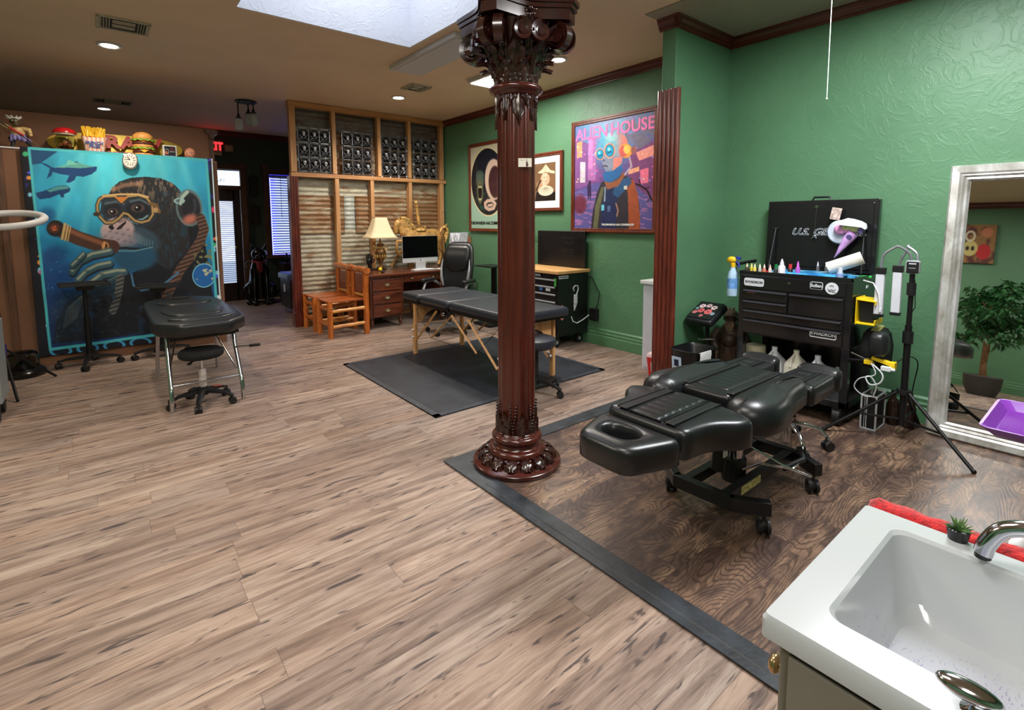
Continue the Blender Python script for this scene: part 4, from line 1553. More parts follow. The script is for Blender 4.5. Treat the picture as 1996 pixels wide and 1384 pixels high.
def draw_alien(a):
    x, y = a.x, a.y
    t = (y - 200) / 1000
    a.fill((104, 70, 128))
    a.blend(1 - sm(0.0, 0.5, t), (86, 110, 170))
    a.blend((1 - sm(0, 420, np.hypot(x - 1400, (y - 330) * 0.8))), (90, 176, 204))
    a.blend(sm(0.72, 1.0, t), (80, 84, 150))
    a.blend(sm(0.45, 0.6, fbm(x / 90, y / 60, 2)) * 0.35, (190, 90, 160))
    # sky right greys
    a.blend(sm(0.40, 0.58, fbm(x / 70, y / 40, 8)) * (x > 1560) * (y < 520), (110, 104, 128))
    # buildings left and right with neon
    a.poly([(1100, 420), (1230, 470), (1230, 820), (1100, 860)], (128, 84, 140))
    a.poly([(1220, 400), (1290, 420), (1290, 780), (1220, 780)], (170, 110, 170))
    a.poly([(1225, 415), (1262, 425), (1262, 680), (1225, 680)], (236, 130, 190))
    a.poly([(1115, 460), (1165, 440), (1165, 580), (1120, 590)], (240, 150, 110))
    a.poly([(1150, 620), (1195, 625), (1195, 800), (1150, 800)], (200, 190, 200))
    a.poly([(1590, 560), (1835, 430), (1835, 1180), (1700, 1100), (1600, 850)], (126, 72, 120))
    a.poly([(1660, 540), (1835, 470), (1835, 560), (1690, 610)], (236, 150, 140))
    a.poly([(1700, 690), (1780, 670), (1775, 800), (1705, 810)], (240, 120, 150))
    a.poly([(1600, 690), (1690, 660), (1690, 700), (1590, 730)], (240, 170, 130))
    for k in range(40):
        r = random.Random(k + 90)
        sx = 1105 + r.random() * 190 if k % 2 else 1600 + r.random() * 220
        sy = 440 + r.random() * 560
        a.poly([(sx, sy), (sx + 16, sy - 2), (sx + 16, sy + 9), (sx, sy + 11)], r.choice([(255, 190, 150), (250, 120, 190), (150, 160, 240), (250, 220, 170)]), 0.8)
    # street
    a.poly([(1100, 880), (1300, 800), (1640, 820), (1835, 960), (1835, 1210), (1100, 1210)], (96, 90, 150))
    a.blend((y > 880) * sm(0.5, 0.65, fbm(x / 60, y / 14, 6)) * 0.7, (190, 120, 170))
    a.ell(1150, 990, 60, 80, (110, 50, 70), 0.3)
    # walker
    a.poly([(1215, 830), (1235, 785), (1250, 835), (1252, 900), (1245, 965), (1235, 905), (1225, 965), (1215, 900)], (60, 44, 80))
    a.ell(1240, 798, 10, 14, (60, 40, 70))
    # body
    a.poly([(1250, 1205), (1262, 1080), (1300, 900), (1340, 800), (1400, 760), (1540, 730), (1620, 760), (1660, 850), (1700, 1000), (1705, 1205)], (58, 52, 60))
    a.poly([(1560, 760), (1640, 780), (1680, 900), (1705, 1100), (1702, 1205), (1600, 1205), (1590, 900)], (168, 84, 52))
    a.poly([(1270, 1200), (1290, 1000), (1345, 840), (1370, 840), (1330, 1030), (1310, 1205)], (104, 104, 76))
    a.poly([(1335, 1205), (1350, 1000), (1400, 850), (1500, 850), (1480, 1205)], (44, 50, 86))
    a.poly([(1480, 800), (1600, 745), (1625, 800), (1500, 930), (1450, 900)], (52, 88, 132))
    a.line([(1380, 840), (1375, 960)], 6, (140, 160, 180))
    a.line([(1480, 980), (1500, 1040), (1490, 1090)], 6, (170, 130, 110))
    for cx, cy in ((1358, 1020), (1415, 1030)):
        a.poly([(cx - 14, cy - 28), (cx + 14, cy - 28), (cx + 12, cy + 20), (cx - 12, cy + 24)], (110, 200, 220) if cx < 1400 else (90, 110, 150))
    a.poly([(1550, 830), (1580, 825), (1582, 860), (1550, 858)], (210, 210, 200))
    # scarf collar
    a.poly([(1355, 730), (1380, 700), (1460, 690), (1530, 640), (1545, 690), (1500, 760), (1430, 800), (1370, 790)], (52, 104, 160))
    a.poly([(1370, 790), (1430, 802), (1505, 765), (1550, 700), (1560, 740), (1500, 830), (1400, 860)], (150, 92, 66))
    # head
    a.ell(1475, 480, 112, 122, (106, 170, 190), 0.05)
    a.blend((1 - sm(0.95, 1.02, np.hypot((x - 1475) / 112, (y - 480) / 122))) * sm(1440, 1570, x), (226, 120, 110))
    a.blend((1 - sm(0.5, 1.02, np.hypot((x - 1430) / 70, (y - 410) / 50))) * 0.5, (190, 220, 220))
    a.poly([(1345, 590), (1395, 560), (1480, 570), (1540, 560), (1530, 640), (1450, 700), (1385, 705), (1360, 665)], (132, 140, 160))
    a.poly([(1455, 590), (1540, 570), (1525, 640), (1450, 695)], (216, 130, 120))
    a.line([(1355, 660), (1378, 652), (1400, 660)], 5, (70, 50, 70))
    a.ell(1365, 608, 8, 9, (70, 60, 84))
    # goggles
    for cx, cy, r in ((1418, 524, 66), (1330, 555, 52)):
        a.ell(cx, cy, r * 0.78, r, (206, 150, 130), 0.04)
        a.ell(cx, cy, r * 0.62, r * 0.82, (60, 60, 90), 0.04)
        a.ell(cx, cy, r * 0.54, r * 0.74, (30, 150, 186), 0.08)
        a.ell(cx - 6, cy - 12, r * 0.2, r * 0.22, (150, 230, 235), 0.5)
        a.line([(cx - 20, cy + 20), (cx + 16, cy + 8)], 6, (20, 90, 140), 0.5)
    # ear phone
    a.ell(1565, 525, 60, 62, (236, 150, 60), 0.06)
    a.ell(1545, 530, 38, 48, (200, 90, 90), 0.1)
    a.ell(1575, 515, 30, 36, (250, 190, 90), 0.15)
    a.ell(1640, 520, 26, 34, (150, 90, 90), 0.2)
    a.line([(1600, 580), (1620, 660), (1560, 730)], 9, (190, 180, 190), 0.4, 0.8)
    a.c = a.c * (0.90 + 0.2 * fbm(x / 24, y / 24, 77)[..., None])
    # branch on the right
    a.line([(1665, 812), (1710, 830), (1770, 870), (1800, 930), (1825, 960)], 8, (44, 26, 30))
    a.line([(1710, 830), (1690, 770)], 5, (44, 26, 30))
    a.line([(1745, 850), (1790, 840)], 4, (44, 26, 30))
    a.line([(1800, 930), (1770, 960)], 4, (44, 26, 30))


ap = framed('framed_poster', 'large framed neon city poster titled alien house on the green wall', 4.42, 1.335, 1.24, 1.325, 0.05, draw_alien, [(1100, 318), (1835, 178), (1822, 1205), (1098, 1195)], 210, 230)
m_neon = M('pink_print', (240, 110, 170), 0.4, var=0.02)
m_wht = M('white_print', (240, 240, 240), 0.5, var=0.01)
for _w, _x in (('ALIEN', 0.315), ('HOUSE', 0.895)):
    text(_w, 0.185, m_neon, ap, (_x, -0.004, 1.155), FY, name='title_word', bold=0.004, sx=1.0, label='pink title word')
text('THE INVASION HAS COMMENCED', 0.030, m_wht, ap, (0.72, -0.006, 0.095), FY, name='poster_line', bold=0.001, sx=1.0, label='small white line of text')


def draw_skull_poster(a):
    x, y = a.x, a.y
    a.fill((160, 196, 176))
    a.blend((y < 700) * 1.0, (196, 190, 164))
    a.ell(390, 800, 215, 300, (222, 208, 160), 0.01)
    a.ell(390, 800, 205, 288, (18, 22, 34), 0.01)
    a.blend((1 - sm(0.9, 1, np.hypot((x - 390) / 205, (y - 800) / 288))) * sm(0.5, 0.66, fbm(x / 24, y / 30, 2)) * sm(700, 1050, y), (22, 80, 66))
    a.ell(286, 790, 46, 76, (78, 92, 78), 0.3)
    a.ell(286, 890, 36, 100, (96, 100, 76), 0.15)
    a.ell(286, 890, 22, 66, (10, 10, 14), 0.15)
    for k in range(7):
        a.ell(268 + k * 6, 840 + abs(k - 3) * 3, 3.4, 10, (190, 184, 140), 0.2)
        a.ell(270 + k * 5, 955 - abs(k - 3) * 3, 3.4, 9, (190, 184, 140), 0.2)
    a.ring(286, 740, 40, 30, 6, (60, 100, 90))
    a.ell(455, 780, 110, 180, (206, 180, 160), 0.05)
    a.ell(470, 800, 80, 140, (60, 30, 36), 0.08)
    a.line([(345, 985), (375, 965), (430, 960), (470, 990), (450, 1030), (390, 1040), (350, 1020), (345, 985)], 15, (206, 176, 158), 0.15)
    a.line([(385, 1005), (430, 1000)], 12, (206, 176, 158), 0.2)


sp = framed('framed_poster', 'framed poster of a screaming skull in a dark oval, partly behind the column', 6.64, 1.315, 0.96, 1.335, 0.05, draw_skull_poster, [(180, 520), (600, 440), (600, 1215), (182, 1195)], 120, 170)
text('THE INVASION HAS COMMENCED', 0.062, M('black_print', (20, 20, 20), 0.5), sp, (0.48, -0.006, 0.13), FY, name='poster_line', bold=0.002, sx=0.9, label='black line of text')


def draw_portrait(a):
    x, y = a.x, a.y
    a.fill((118, 88, 62))
    a.blend(sm(0.4, 0.7, fbm(x / 50, y / 60, 2)) * 0.4, (150, 116, 82))
    a.ell(870, 800, 60, 120, (134, 96, 66), 0.4, op=0.6)
    a.poly([(755, 970), (770, 880), (800, 860), (880, 900), (930, 880), (935, 970)], (34, 26, 24))
    a.ell(845, 760, 40, 62, (214, 168, 136), 0.05)
    a.poly([(825, 700), (865, 700), (850, 830), (822, 830)], (232, 190, 160))
    a.ell(795, 825, 26, 46, (190, 146, 112), 0.15)
    a.ell(850, 870, 64, 48, (226, 220, 196), 0.06)
    for k in range(13):
        an = PI * k / 12
        a.line([(850, 835), (850 + 62 * math.cos(an), 850 + 60 * math.sin(an))], 2, (170, 160, 134))
    a.poly([(780, 690), (812, 700), (850, 688), (925, 712), (928, 690), (890, 675), (852, 612), (820, 660)], (224, 212, 170))
    a.line([(850, 615), (845, 690)], 3, (170, 156, 116))
    a.ell(838, 740, 5, 3, (50, 30, 20))
    a.ell(857, 738, 5, 3, (50, 30, 20))
    a.line([(842, 778), (856, 778)], 2.5, (170, 70, 60))
    a.line([(770, 860), (790, 800), (808, 770)], 8, (70, 54, 44))


framed('framed_picture', 'small framed portrait of a figure in a paper hat and white ruff', 5.235, 1.60, 0.66, 0.755, 0.045, draw_portrait, [(752, 600), (935, 600), (930, 965), (752, 965)], 70, 90, 0.085)


# painting on the wall opposite (seen in the mirror)
def draw_skulls(a):
    x, y = a.x, a.y
    a.fill((150, 110, 60))
    a.blend(sm(0.4, 0.6, fbm(x * 5, y * 5, 2)), (90, 44, 36))
    a.ell(0.3, 0.7, 0.2, 0.2, (190, 30, 36), 0.1)
    a.ell(0.68, 0.62, 0.22, 0.20, (206, 190, 120), 0.06)
    a.ell(0.60, 0.62, 0.05, 0.06, (30, 20, 20), 0.1)
    a.ell(0.75, 0.62, 0.05, 0.06, (30, 20, 20), 0.1)
    a.ring(0.7, 0.3, 0.12, 0.12, 0.05, (226, 216, 190))
    a.ell(0.25, 0.2, 0.16, 0.12, (196, 120, 90), 0.1)


r = thing('canvas_painting', 'skull and bird canvas on the wall behind, seen in the mirror', 'picture', (-2.485, 1.46, 2.08), PI / 2)
painted('print', 0.46, 0.66, 60, 80, draw_skulls, [(0, 0), (1, 0), (1, 1), (0, 1)], art_mat('canvas_paint', 0.6), r, (0, -0.032, 0.66))
G().box((0.23, -0.015, 0.33), (0.46, 0.03, 0.66)).out('canvas', M('canvas_edge', (50, 40, 34), 0.7), r, smooth=False)

# ================================================================== LEFT SIDE OF THE ROOM
m_chrome = M('chrome', (200, 200, 205), 0.12, 1.0, var=0.01)
m_vinyl = M('black_vinyl', (30, 31, 34), 0.36, var=0.05, bump=0.06, scale=10)
m_vinyl_b = M('black_vinyl_side', (20, 20, 22), 0.5, var=0.05)
m_fabric = M('black_fabric', (16, 16, 17), 0.92, var=0.1, bump=0.4, scale=30)
m_rub = M('caster_rubber', (22, 22, 24), 0.5)
m_paper = M('white_paper', (232, 232, 234), 0.7, var=0.02)


def caster(root, x, y, r=0.028, ang=0.0, hood=True, name='caster', mat=None, stem=0.03, lab=None):
    """twin-wheel castor standing on the local floor z=0"""
    g = G()
    ux, uy = math.cos(ang), math.sin(ang)
    nx, ny = -uy, ux
    for s in (-1, 1):
        g.cyl((x + nx * s * 0.010, y + ny * s * 0.010, r), (x + nx * s * 0.026, y + ny * s * 0.026, r), r, n=14)
    if hood:
        g.sph((x + ux * 0.004, y + uy * 0.004, r * 1.2), (r * 0.92, r * 0.92, r * 0.95), 10)
    g.cyl((x - ux * 0.012, y - uy * 0.012, r), (x - ux * 0.012, y - uy * 0.012, r * 2 + stem), 0.007, n=8)
    return g.out(name, mat or m_rub, root, label=lab)


def five_star(root, R, zc, hub_r, mat, n=5, a0=0.0, th=0.022, w=0.045, drop=0.02, tube=False, cr=0.028, capmat=None, hub_h=0.07):
    top = cr * 2 + 0.018
    g = G()
    g.lathe([(0, zc - hub_h * .5), (hub_r, zc - hub_h * .5), (hub_r * 0.95, zc + hub_h * .5), (0, zc + hub_h * .5)], 18)
    g.out('hub', mat, root)
    for k in range(n):
        a = a0 + 2 * PI * k / n
        u = Vector((math.cos(a), math.sin(a), 0))
        v = Vector((-math.sin(a), math.cos(a), 0))
        g = G()
        if tube:
            g.tube([u * 0.01 + Vector((0, 0, zc)), u * R * 0.45 + Vector((0, 0, zc - 0.002)), u * R * 0.8 + Vector((0, 0, zc - 0.018)), u * R * 0.97 + Vector((0, 0, top + 0.005)), u * R + Vector((0, 0, top - 0.01))], [th * 0.6, th * 0.6, th * 0.55, th * 0.5, th * 0.5], 10)
        else:
            rings = []
            for s, wd, hh, z in ((0.05, w * 1.25, th * 1.5, zc), (0.35, w, th * 1.4, zc - 0.004), (0.75, w * 0.8, th * 1.0, (zc + top) / 2 + 0.004), (0.96, w * 0.75, th * 0.9, top + 0.002), (1.03, w * 0.6, th * 0.7, top - 0.002)):
                c = u * (R * s) + Vector((0, 0, z))
                rings.append([c + v * wd / 2 - Vector((0, 0, hh / 2)), c + v * wd / 2 + Vector((0, 0, hh * .3)), c + v * wd * .25 + Vector((0, 0, hh / 2)), c - v * wd * .25 + Vector((0, 0, hh / 2)), c - v * wd / 2 + Vector((0, 0, hh * .3)), c - v * wd / 2 - Vector((0, 0, hh / 2))])
            g.loft(rings)
        lg = g.out('leg', mat, root, angle=50)
        caster(root, u.x * R, u.y * R, cr, a + 0.6 + k * 0.7, mat=capmat)


# ---- facial / massage bed on the left (long axis Y): black shaped top on chrome tube legs
mb = thing('treatment_bed', 'black treatment bed with cut corners on chrome tube legs by the tapestry', 'massage bed', (0.61, 5.35, 0))
outl = [(-0.17, -0.80), (0.17, -0.80), (0.315, -0.62), (0.33, -0.50), (0.33, 0.55), (0.30, 0.80), (0.12, 1.02), (-0.12, 1.02), (-0.30, 0.80), (-0.33, 0.55), (-0.33, -0.50), (-0.315, -0.62)]


def tilt_mb(x, y):
    return 0.03 * max(0, (y - 0.35)) + (0.012 if -0.43 < y < 0.30 else 0)


G().cushion(outl, 0.590, 0.695, 0.028, 0.004, 2).out('mattress', m_vinyl, mb, angle=60)
g = G()
for (y0, y1) in ((-0.66, -0.47), (-0.40, 0.20), (0.30, 0.62)):
    g.cushion([(-0.19, y0 + 0.05), (-0.12, y0), (0.12, y0), (0.19, y0 + 0.05), (0.24, (y0 + y1) / 2), (0.19, y1 - 0.03), (-0.19, y1 - 0.03), (-0.24, (y0 + y1) / 2)], 0.688, 0.712, 0.016, 0.006, 2)
g.out('raised_pads', m_vinyl, mb, angle=60)
G().cyl((0, 0.83, 0.694), (0, 0.83, 0.704), 0.075, n=22).out('face_hole', M('void_black', (6, 6, 6), 0.9), mb)
G().box((0, 0.05, 0.578), (0.50, 1.45, 0.03)).box((0, -0.62, 0.562), (0.46, 0.04, 0.03)).out('under_frame', m_blk, mb, smooth=False)
for sy in (-1, 1):
    for sx in (-1, 1):
        yb = -0.73 if sy < 0 else 0.46
        yt = -0.50 if sy < 0 else 0.30
        G().tube([(sx * 0.235, yt, 0.575), (sx * 0.24, yt + (yb - yt) * .15, 0.45), (sx * 0.245, yb + (yt - yb) * .15, 0.20), (sx * 0.248, yb, 0.12), (sx * 0.248, yb, 0.0)], 0.0165, 12).out('leg', m_chrome, mb)
    yb = -0.69 if sy < 0 else 0.44
    G().cyl((-0.246, yb, 0.20), (0.246, yb, 0.20), 0.008, n=10).out('crossbar', m_chrome, mb)
G().cyl((-0.245, -0.52, 0.22), (-0.12, -0.1, 0.56), 0.006).cyl((0.245, -0.52, 0.22), (0.12, -0.1, 0.56), 0.006).cyl((-0.2, -0.2, 0.50), (0.2, -0.2, 0.50), 0.006).cyl((-0.2, 0.2, 0.50), (0.2, 0.2, 0.50), 0.006).out('brace', m_chrome, mb)
G().cyl((0.235, -0.58, 0.42), (0.34, -0.66, 0.43), 0.006).out('lever', m_chrome, mb)
G().cyl((0.33, -0.652, 0.428), (0.40, -0.70, 0.436), 0.012).out('lever_grip', m_blkp, mb)

# ---- stool under its near end
s1 = thing('round_stool', 'low black round stool tucked at the near end of the treatment bed', 'stool', (0.585, 4.70, 0))
G().lathe([(0, 0.395), (0.145, 0.395), (0.158, 0.405), (0.163, 0.425), (0.158, 0.445), (0.145, 0.455), (0.06, 0.460), (0, 0.461)], 32).out('seat', m_fabric, s1)
G().cyl((0, 0, 0.12), (0, 0, 0.30), 0.027, n=18).out('gas_cylinder', M('scuffed_white', (206, 196, 192), 0.4, 0.3, 0.2), s1)
G().cyl((0, 0, 0.30), (0, 0, 0.40), 0.014).out('rod', m_chrome, s1)
G().tube([(0, 0, 0.375), (-0.06, -0.02, 0.372), (-0.085, -0.03, 0.36)], 0.008).sph((-0.09, -0.032, 0.357), (0.018, 0.014, 0.010), 8).out('height_lever', m_blkp, s1)
five_star(s1, 0.225, 0.115, 0.035, m_blkp, a0=-0.62)
G().box((0.105, 0.04, 0.123), (0.075, 0.030, 0.003), rot=(0, 0.18, 0.5)).out('sticker', M('orange_sticker', (216, 92, 66), 0.5, var=0.3, scale=60), s1, smooth=False, label='orange sticker')


# ---- two instrument trays on castors
def tray(x, y, h, rz, w, d, label, a0):
    t = thing('rolling_tray', label, 'tray stand', (x, y, 0), rz)
    G().box((0, 0, h), (w, d, 0.010)).box((0, d / 2 - 0.005, h + 0.012), (w, 0.01, 0.02)).box((0, -d / 2 + 0.005, h + 0.012), (w, 0.01, 0.02)).box((-w / 2 + .005, 0, h + 0.012), (0.01, d, 0.02)).box((w / 2 - .005, 0, h + 0.012), (0.01, d, 0.02)).out('tray_top', m_blkp, t, smooth=False, bev=0.003)
    G().box((0, 0, h - 0.03), (0.12, 0.12, 0.05), taper=1.3).out('bracket', m_blkp, t, smooth=False)
    G().cyl((0, 0, 0.09), (0, 0, h * 0.62), 0.026, n=18).cyl((0, 0, h * 0.6), (0, 0, h - 0.03), 0.018, n=14).out('pole', m_blk, t)
    five_star(t, 0.25, 0.10, 0.04, m_blkp, n=4, a0=a0)


tray(-0.145, 6.74, 0.845, 0.1, 0.40, 0.30, 'black rolling tray in front of the left part of the tapestry', -0.25)
tray(0.47, 6.72, 0.775, -0.1, 0.40, 0.30, 'lower black rolling tray partly behind the treatment bed', -2.9)

# ---- glass dome on a round black base on the floor
dm = thing('glass_dome_machine', 'round black appliance with clear dome on the floor by the board wall', 'appliance', (-0.64, 6.70, 0.0))
G().lathe([(0, 0), (0.15, 0), (0.165, 0.02), (0.165, 0.05), (0.14, 0.075), (0.11, 0.085), (0, 0.085)], 28).out('base', M('glossy_black', (12, 12, 14), 0.2), dm)
G().lathe([(0.118, 0.07), (0.118, 0.19), (0.105, 0.225), (0.07, 0.245), (0, 0.25), (0, 0.245), (0.066, 0.24), (0.1, 0.22), (0.112, 0.185), (0.112, 0.07)], 28).out('dome', GLASS('dome_glass', (170, 175, 175), 0.05), dm)
G().cyl((0, 0, 0.085), (0, 0, 0.15), 0.05, 0.02).out('core', m_blkp, dm)

# ---- ring light on its stand at the left edge
rl = thing('ring_light', 'white ring light on a black tripod at the far left edge', 'ring light', (-0.70, 6.10, 0))
RLm = Euler((0.24, -0.06, 0)).to_matrix().to_4x4()
g = G()
rings = []
NR = 56
g.tube([Matrix.Translation((0.08, 0.10, 1.50)) @ RLm @ Vector((0.255 * math.cos(2 * PI * i / NR), 0.255 * math.sin(2 * PI * i / NR), 0)) for i in range(NR)], 0.030, 10, closed=True)
g.out('ring', M('matt_white_ring', (205, 203, 206), 0.5, var=0.01), rl)
G().cyl((0, 0, 0.30), (-0.02, 0, 1.46), 0.014).out('pole', m_blk, rl)
G().tube([(-0.02, 0.0, 1.46), (-0.03, 0.10, 1.48), (-0.17, 0.10, 1.47)], 0.012).box((-0.10, 0.1, 1.485), (0.10, 0.05, 0.02)).out('holder', m_blkp, rl)
for e in ((0.10, -0.37), (0.30, 0.36), (-0.42, 0.05)):
    G().cyl((0, 0, 0.40), (e[0], e[1], 0.010), 0.011, n=8).out('leg', m_blk, rl)
G().cyl((0, 0, 0.34), (0, 0, 0.43), 0.026).out('collar', M('blue_collar', (38, 34, 90), 0.5), rl, label='dark blue collar')
lc = thing('grey_locker', 'tall grey cart edge with black wheel cut by the left edge of the view', 'cart', (-0.805, 5.38, 0))
G().box((0, 0, 0.44), (0.36, 0.36, 0.60)).out('body', M('grey_metal', (128, 132, 132), 0.5), lc, smooth=False, bev=0.008)
for sx in (-1, 1):
    for sy in (-1, 1):
        G().cyl((sx * 0.14 - 0.015, sy * 0.14, 0.055), (sx * 0.14 + 0.015, sy * 0.14, 0.055), 0.055, n=16).box((sx * 0.14, sy * 0.14, 0.115), (0.04, 0.03, 0.06)).out('wheel', m_rub, lc)

# ================================================================== THINGS ON THE LEDGE (z = 2.20, y about 7.1)
LZ = 2.20
# gold board leaning against the upper wall
dk = thing('skateboard_deck', 'long gold deck with red lettering leaning behind the toy food', 'skateboard', (0.245, 7.262, LZ + 0.002))
pts = []
for i in range(64):
    a = 2 * PI * i / 64
    c, s = math.cos(a), math.sin(a)
    pts.append((0.60 * math.copysign(abs(c) ** 0.75, c), 0.130 + 0.130 * math.copysign(abs(s) ** 0.80, s)))
g = G().prism(pts, -0.006, 0.006, 'XZ')
g.out('deck', M('brushed_gold', (168, 142, 46), 0.4, 0.35, 0.12, 5), dk, rot=(-0.22, 0, 0), bev=0.003)
m_rawred = M('red_deck_print', (170, 34, 28), 0.5)
t_ = text('RAW', 0.20, m_rawred, dk, (-0.125, -0.008 - 0.022, 0.155), (PI / 2 - 0.22, 0, 0), bold=0.008, sx=1.12, align='LEFT', label='red block letters')
t_ = text('NATURAL ROLLING', 0.042, m_rawred, dk, (0.02, -0.004 - 0.010, 0.045), (PI / 2 - 0.22, 0, 0), bold=0.002, sx=1.0, label='small red letters')

# candy jar with a red cap
cj = thing('candy_jar', 'glass candy jar with red mushroom-shaped lid on the ledge', 'jar', (-0.205, 7.12, LZ))
G().lathe([(0, 0), (0.07, 0), (0.075, 0.01), (0.060, 0.035), (0.068, 0.06), (0.088, 0.10), (0.085, 0.15), (0.06, 0.185), (0.056, 0.185), (0.080, 0.148), (0.082, 0.10), (0.062, 0.062), (0, 0.05)], 24).out('glass_body', GLASS('candy_glass', (225, 235, 225)), cj)
G().lathe([(0, 0.185), (0.085, 0.183), (0.09, 0.195), (0.088, 0.205), (0, 0.208)], 24).out('cream_rim', M('cream_rim', (226, 196, 170), 0.4), cj)
G().lathe([(0.10, 0.200), (0.098, 0.215), (0.08, 0.240), (0.04, 0.258), (0, 0.262)], 24).out('lid', M('red_lid', (190, 24, 30), 0.25, coat=0.4), cj)
g = G()
for i, c in enumerate(((0, 0, 0.07), (0.03, -0.02, 0.075), (-0.03, -0.01, 0.08), (0.0, -0.035, 0.10), (0.02, 0.02, 0.11))):
    g.sph(c, 0.024, 8)
g.out('sweets', M('mixed_sweets', (200, 110, 60), 0.4, var=0.35, scale=40), cj)

# french fries bucket
ff = thing('toy_french_fries', 'giant toy carton of french fries with pink stripes on the ledge', 'toy food', (0.03, 7.10, LZ))
t = NT('pink_striped_carton')
x, y, z = t.xyz()
stp = t.math('LESS_THAN', t.math('FRACT', t.math('DIVIDE', t.math('ADD', x, 1.0), 0.036)), 0.45)
t.link(t.mix(stp, C8(248, 226, 214), C8(236, 168, 150)), t.b.inputs['Base Color'])
g = G()
rings = []
for zz, w, d in ((0.0, 0.075, 0.045), (0.005, 0.078, 0.048), (0.17, 0.110, 0.060)):
    rings.append([Vector((w * math.copysign(abs(math.cos(a)) ** 0.7, math.cos(a)), d * math.copysign(abs(math.sin(a)) ** 0.8, math.sin(a)), zz + (0.018 * math.cos(a) ** 2 if zz > 0.1 else 0))) for a in [2 * PI * i / 32 for i in range(32)]])
g.loft(rings)
g.out('carton', t.m, ff, angle=60)
g = G()
r = random.Random(3)
for i in range(70):
    u, v = r.uniform(-0.088, 0.088), r.uniform(-0.040, 0.045)
    g.box((u * 1.05, v, 0.205 + 0.025 * r.random() + 0.01), (0.014, 0.014, 0.10), rot=(r.uniform(-.25, .25), r.uniform(-.3, .3) + u * 2, r.random()))
g.out('fries', M('fries_yellow', (244, 190, 50), 0.5, var=0.12, scale=40), ff, smooth=False)
m_blu = M('blue_print', (60, 80, 150), 0.5)
text('FRENCH', 0.040, m_blu, ff, (0.0, -0.0615, 0.115), (PI / 2 - 0.08, 0, 0), bold=0.0015, ext=0.003)
text('FRIES', 0.040, m_blu, ff, (0.0, -0.0585, 0.080), (PI / 2 - 0.08, 0, 0), bold=0.0015, ext=0.003)

# burger
bg = thing('toy_burger', 'giant toy double cheeseburger on the ledge', 'toy food', (0.455, 7.10, LZ))
m_bun = M('bun', (222, 158, 84), 0.5, var=0.08)
m_pat = M('patty', (92, 40, 26), 0.6, var=0.2, scale=50)
m_let = M('lettuce', (128, 196, 60), 0.5, var=0.2, scale=30)
m_che = M('cheese', (250, 186, 50), 0.4)
m_tom = M('tomato', (206, 48, 34), 0.35)
R0 = 0.098
G().lathe([(0, 0), (R0 * .9, 0), (R0, 0.012), (R0, 0.035), (R0 * .95, 0.042), (0, 0.042)], 28).out('bottom_bun', m_bun, bg)


def wavy(z, r, amp, th, mat, nm, sq=False):
    g = G()
    N = 56
    rings = []
    for zz, k in ((0, .8), (0, 1), (th, 1), (th, .8)):
        rings.append([Vector(((r * k + amp * math.sin(i * 1.9) * (k == 1)) * math.cos(2 * PI * i / N), (r * k + amp * math.sin(i * 1.9) * (k == 1)) * math.sin(2 * PI * i / N), z + zz - (k == 1) * amp * (1 + math.sin(i * 1.3)))) for i in range(N)])
    g.loft(rings)
    g.out(nm, mat, bg, angle=60)


def slab(z, r, h, mat, nm):
    G().lathe([(0, z), (r * .95, z), (r, z + h * .3), (r, z + h * .7), (r * .95, z + h), (0, z + h)], 28).out(nm, mat, bg)


slab(0.042, R0 * 1.02, 0.030, m_pat, 'patty')
G().prism([(R0 * 1.12, 0), (0, R0 * 1.12), (-R0 * 1.12, 0), (0, -R0 * 1.12)], 0.072, 0.078).prism([(-0.04, 0.072), (0.04, 0.072), (0, 0.045)], -R0 * 1.10, -R0 * 1.04, 'XZ').out('cheese', m_che, bg, smooth=False)
slab(0.078, R0 * 1.02, 0.014, m_tom, 'tomato')
wavy(0.094, R0 * 1.10, 0.006, 0.010, m_let, 'lettuce')
slab(0.104, R0 * 1.0, 0.032, m_bun, 'middle_bun')
slab(0.136, R0 * 1.02, 0.028, m_pat, 'patty')
G().prism([(R0 * 1.12, 0.02), (0, R0 * 1.12), (-R0 * 1.12, 0), (0, -R0 * 1.12)], 0.164, 0.170).out('cheese', m_che, bg, smooth=False)
slab(0.170, R0 * 1.0, 0.012, m_tom, 'tomato')
wavy(0.186, R0 * 1.10, 0.006, 0.010, m_let, 'lettuce')
G().lathe([(0, 0.196), (R0 * .97, 0.196), (R0 * 1.02, 0.210), (R0 * .93, 0.240), (R0 * .62, 0.268), (0, 0.283)], 28).out('top_bun', m_bun, bg)

# framed little picture and a stone
cr = thing('small_framed_card', 'small white-framed dark card standing right of the toy burger', 'picture', (0.70, 7.10, LZ))
G().box((0, 0, 0.078), (0.135, 0.035, 0.155)).out('frame', M('card_white', (220, 222, 226), 0.4), cr, smooth=False, bev=0.004, rot=(-0.06, 0, 0))
painted('card', 0.105, 0.12, 30, 34, lambda a: (a.fill((14, 14, 20)), a.ring(0.2, 0.5, 0.2, 0.22, 0.03, (200, 200, 200)), a.ell(0.15, 0.62, 0.14, 0.16, (190, 110, 80), 0.2), a.poly([(0.55, 0.1), (0.9, 0.1), (0.9, 0.4), (0.5, 0.4)], (80, 20, 24)), a.line([(0.5, 0.5), (0.95, 0.5)], 0.02, (170, 170, 180)), a.poly([(0, .9), (1, .9), (1, 1), (0, 1)], (200, 210, 240))),
        [(0, 0), (1, 0), (1, 1), (0, 1)], art_mat('card_paint', 0.3), cr, (-0.0525, -0.0185, 0.143), (-0.06, 0, 0))
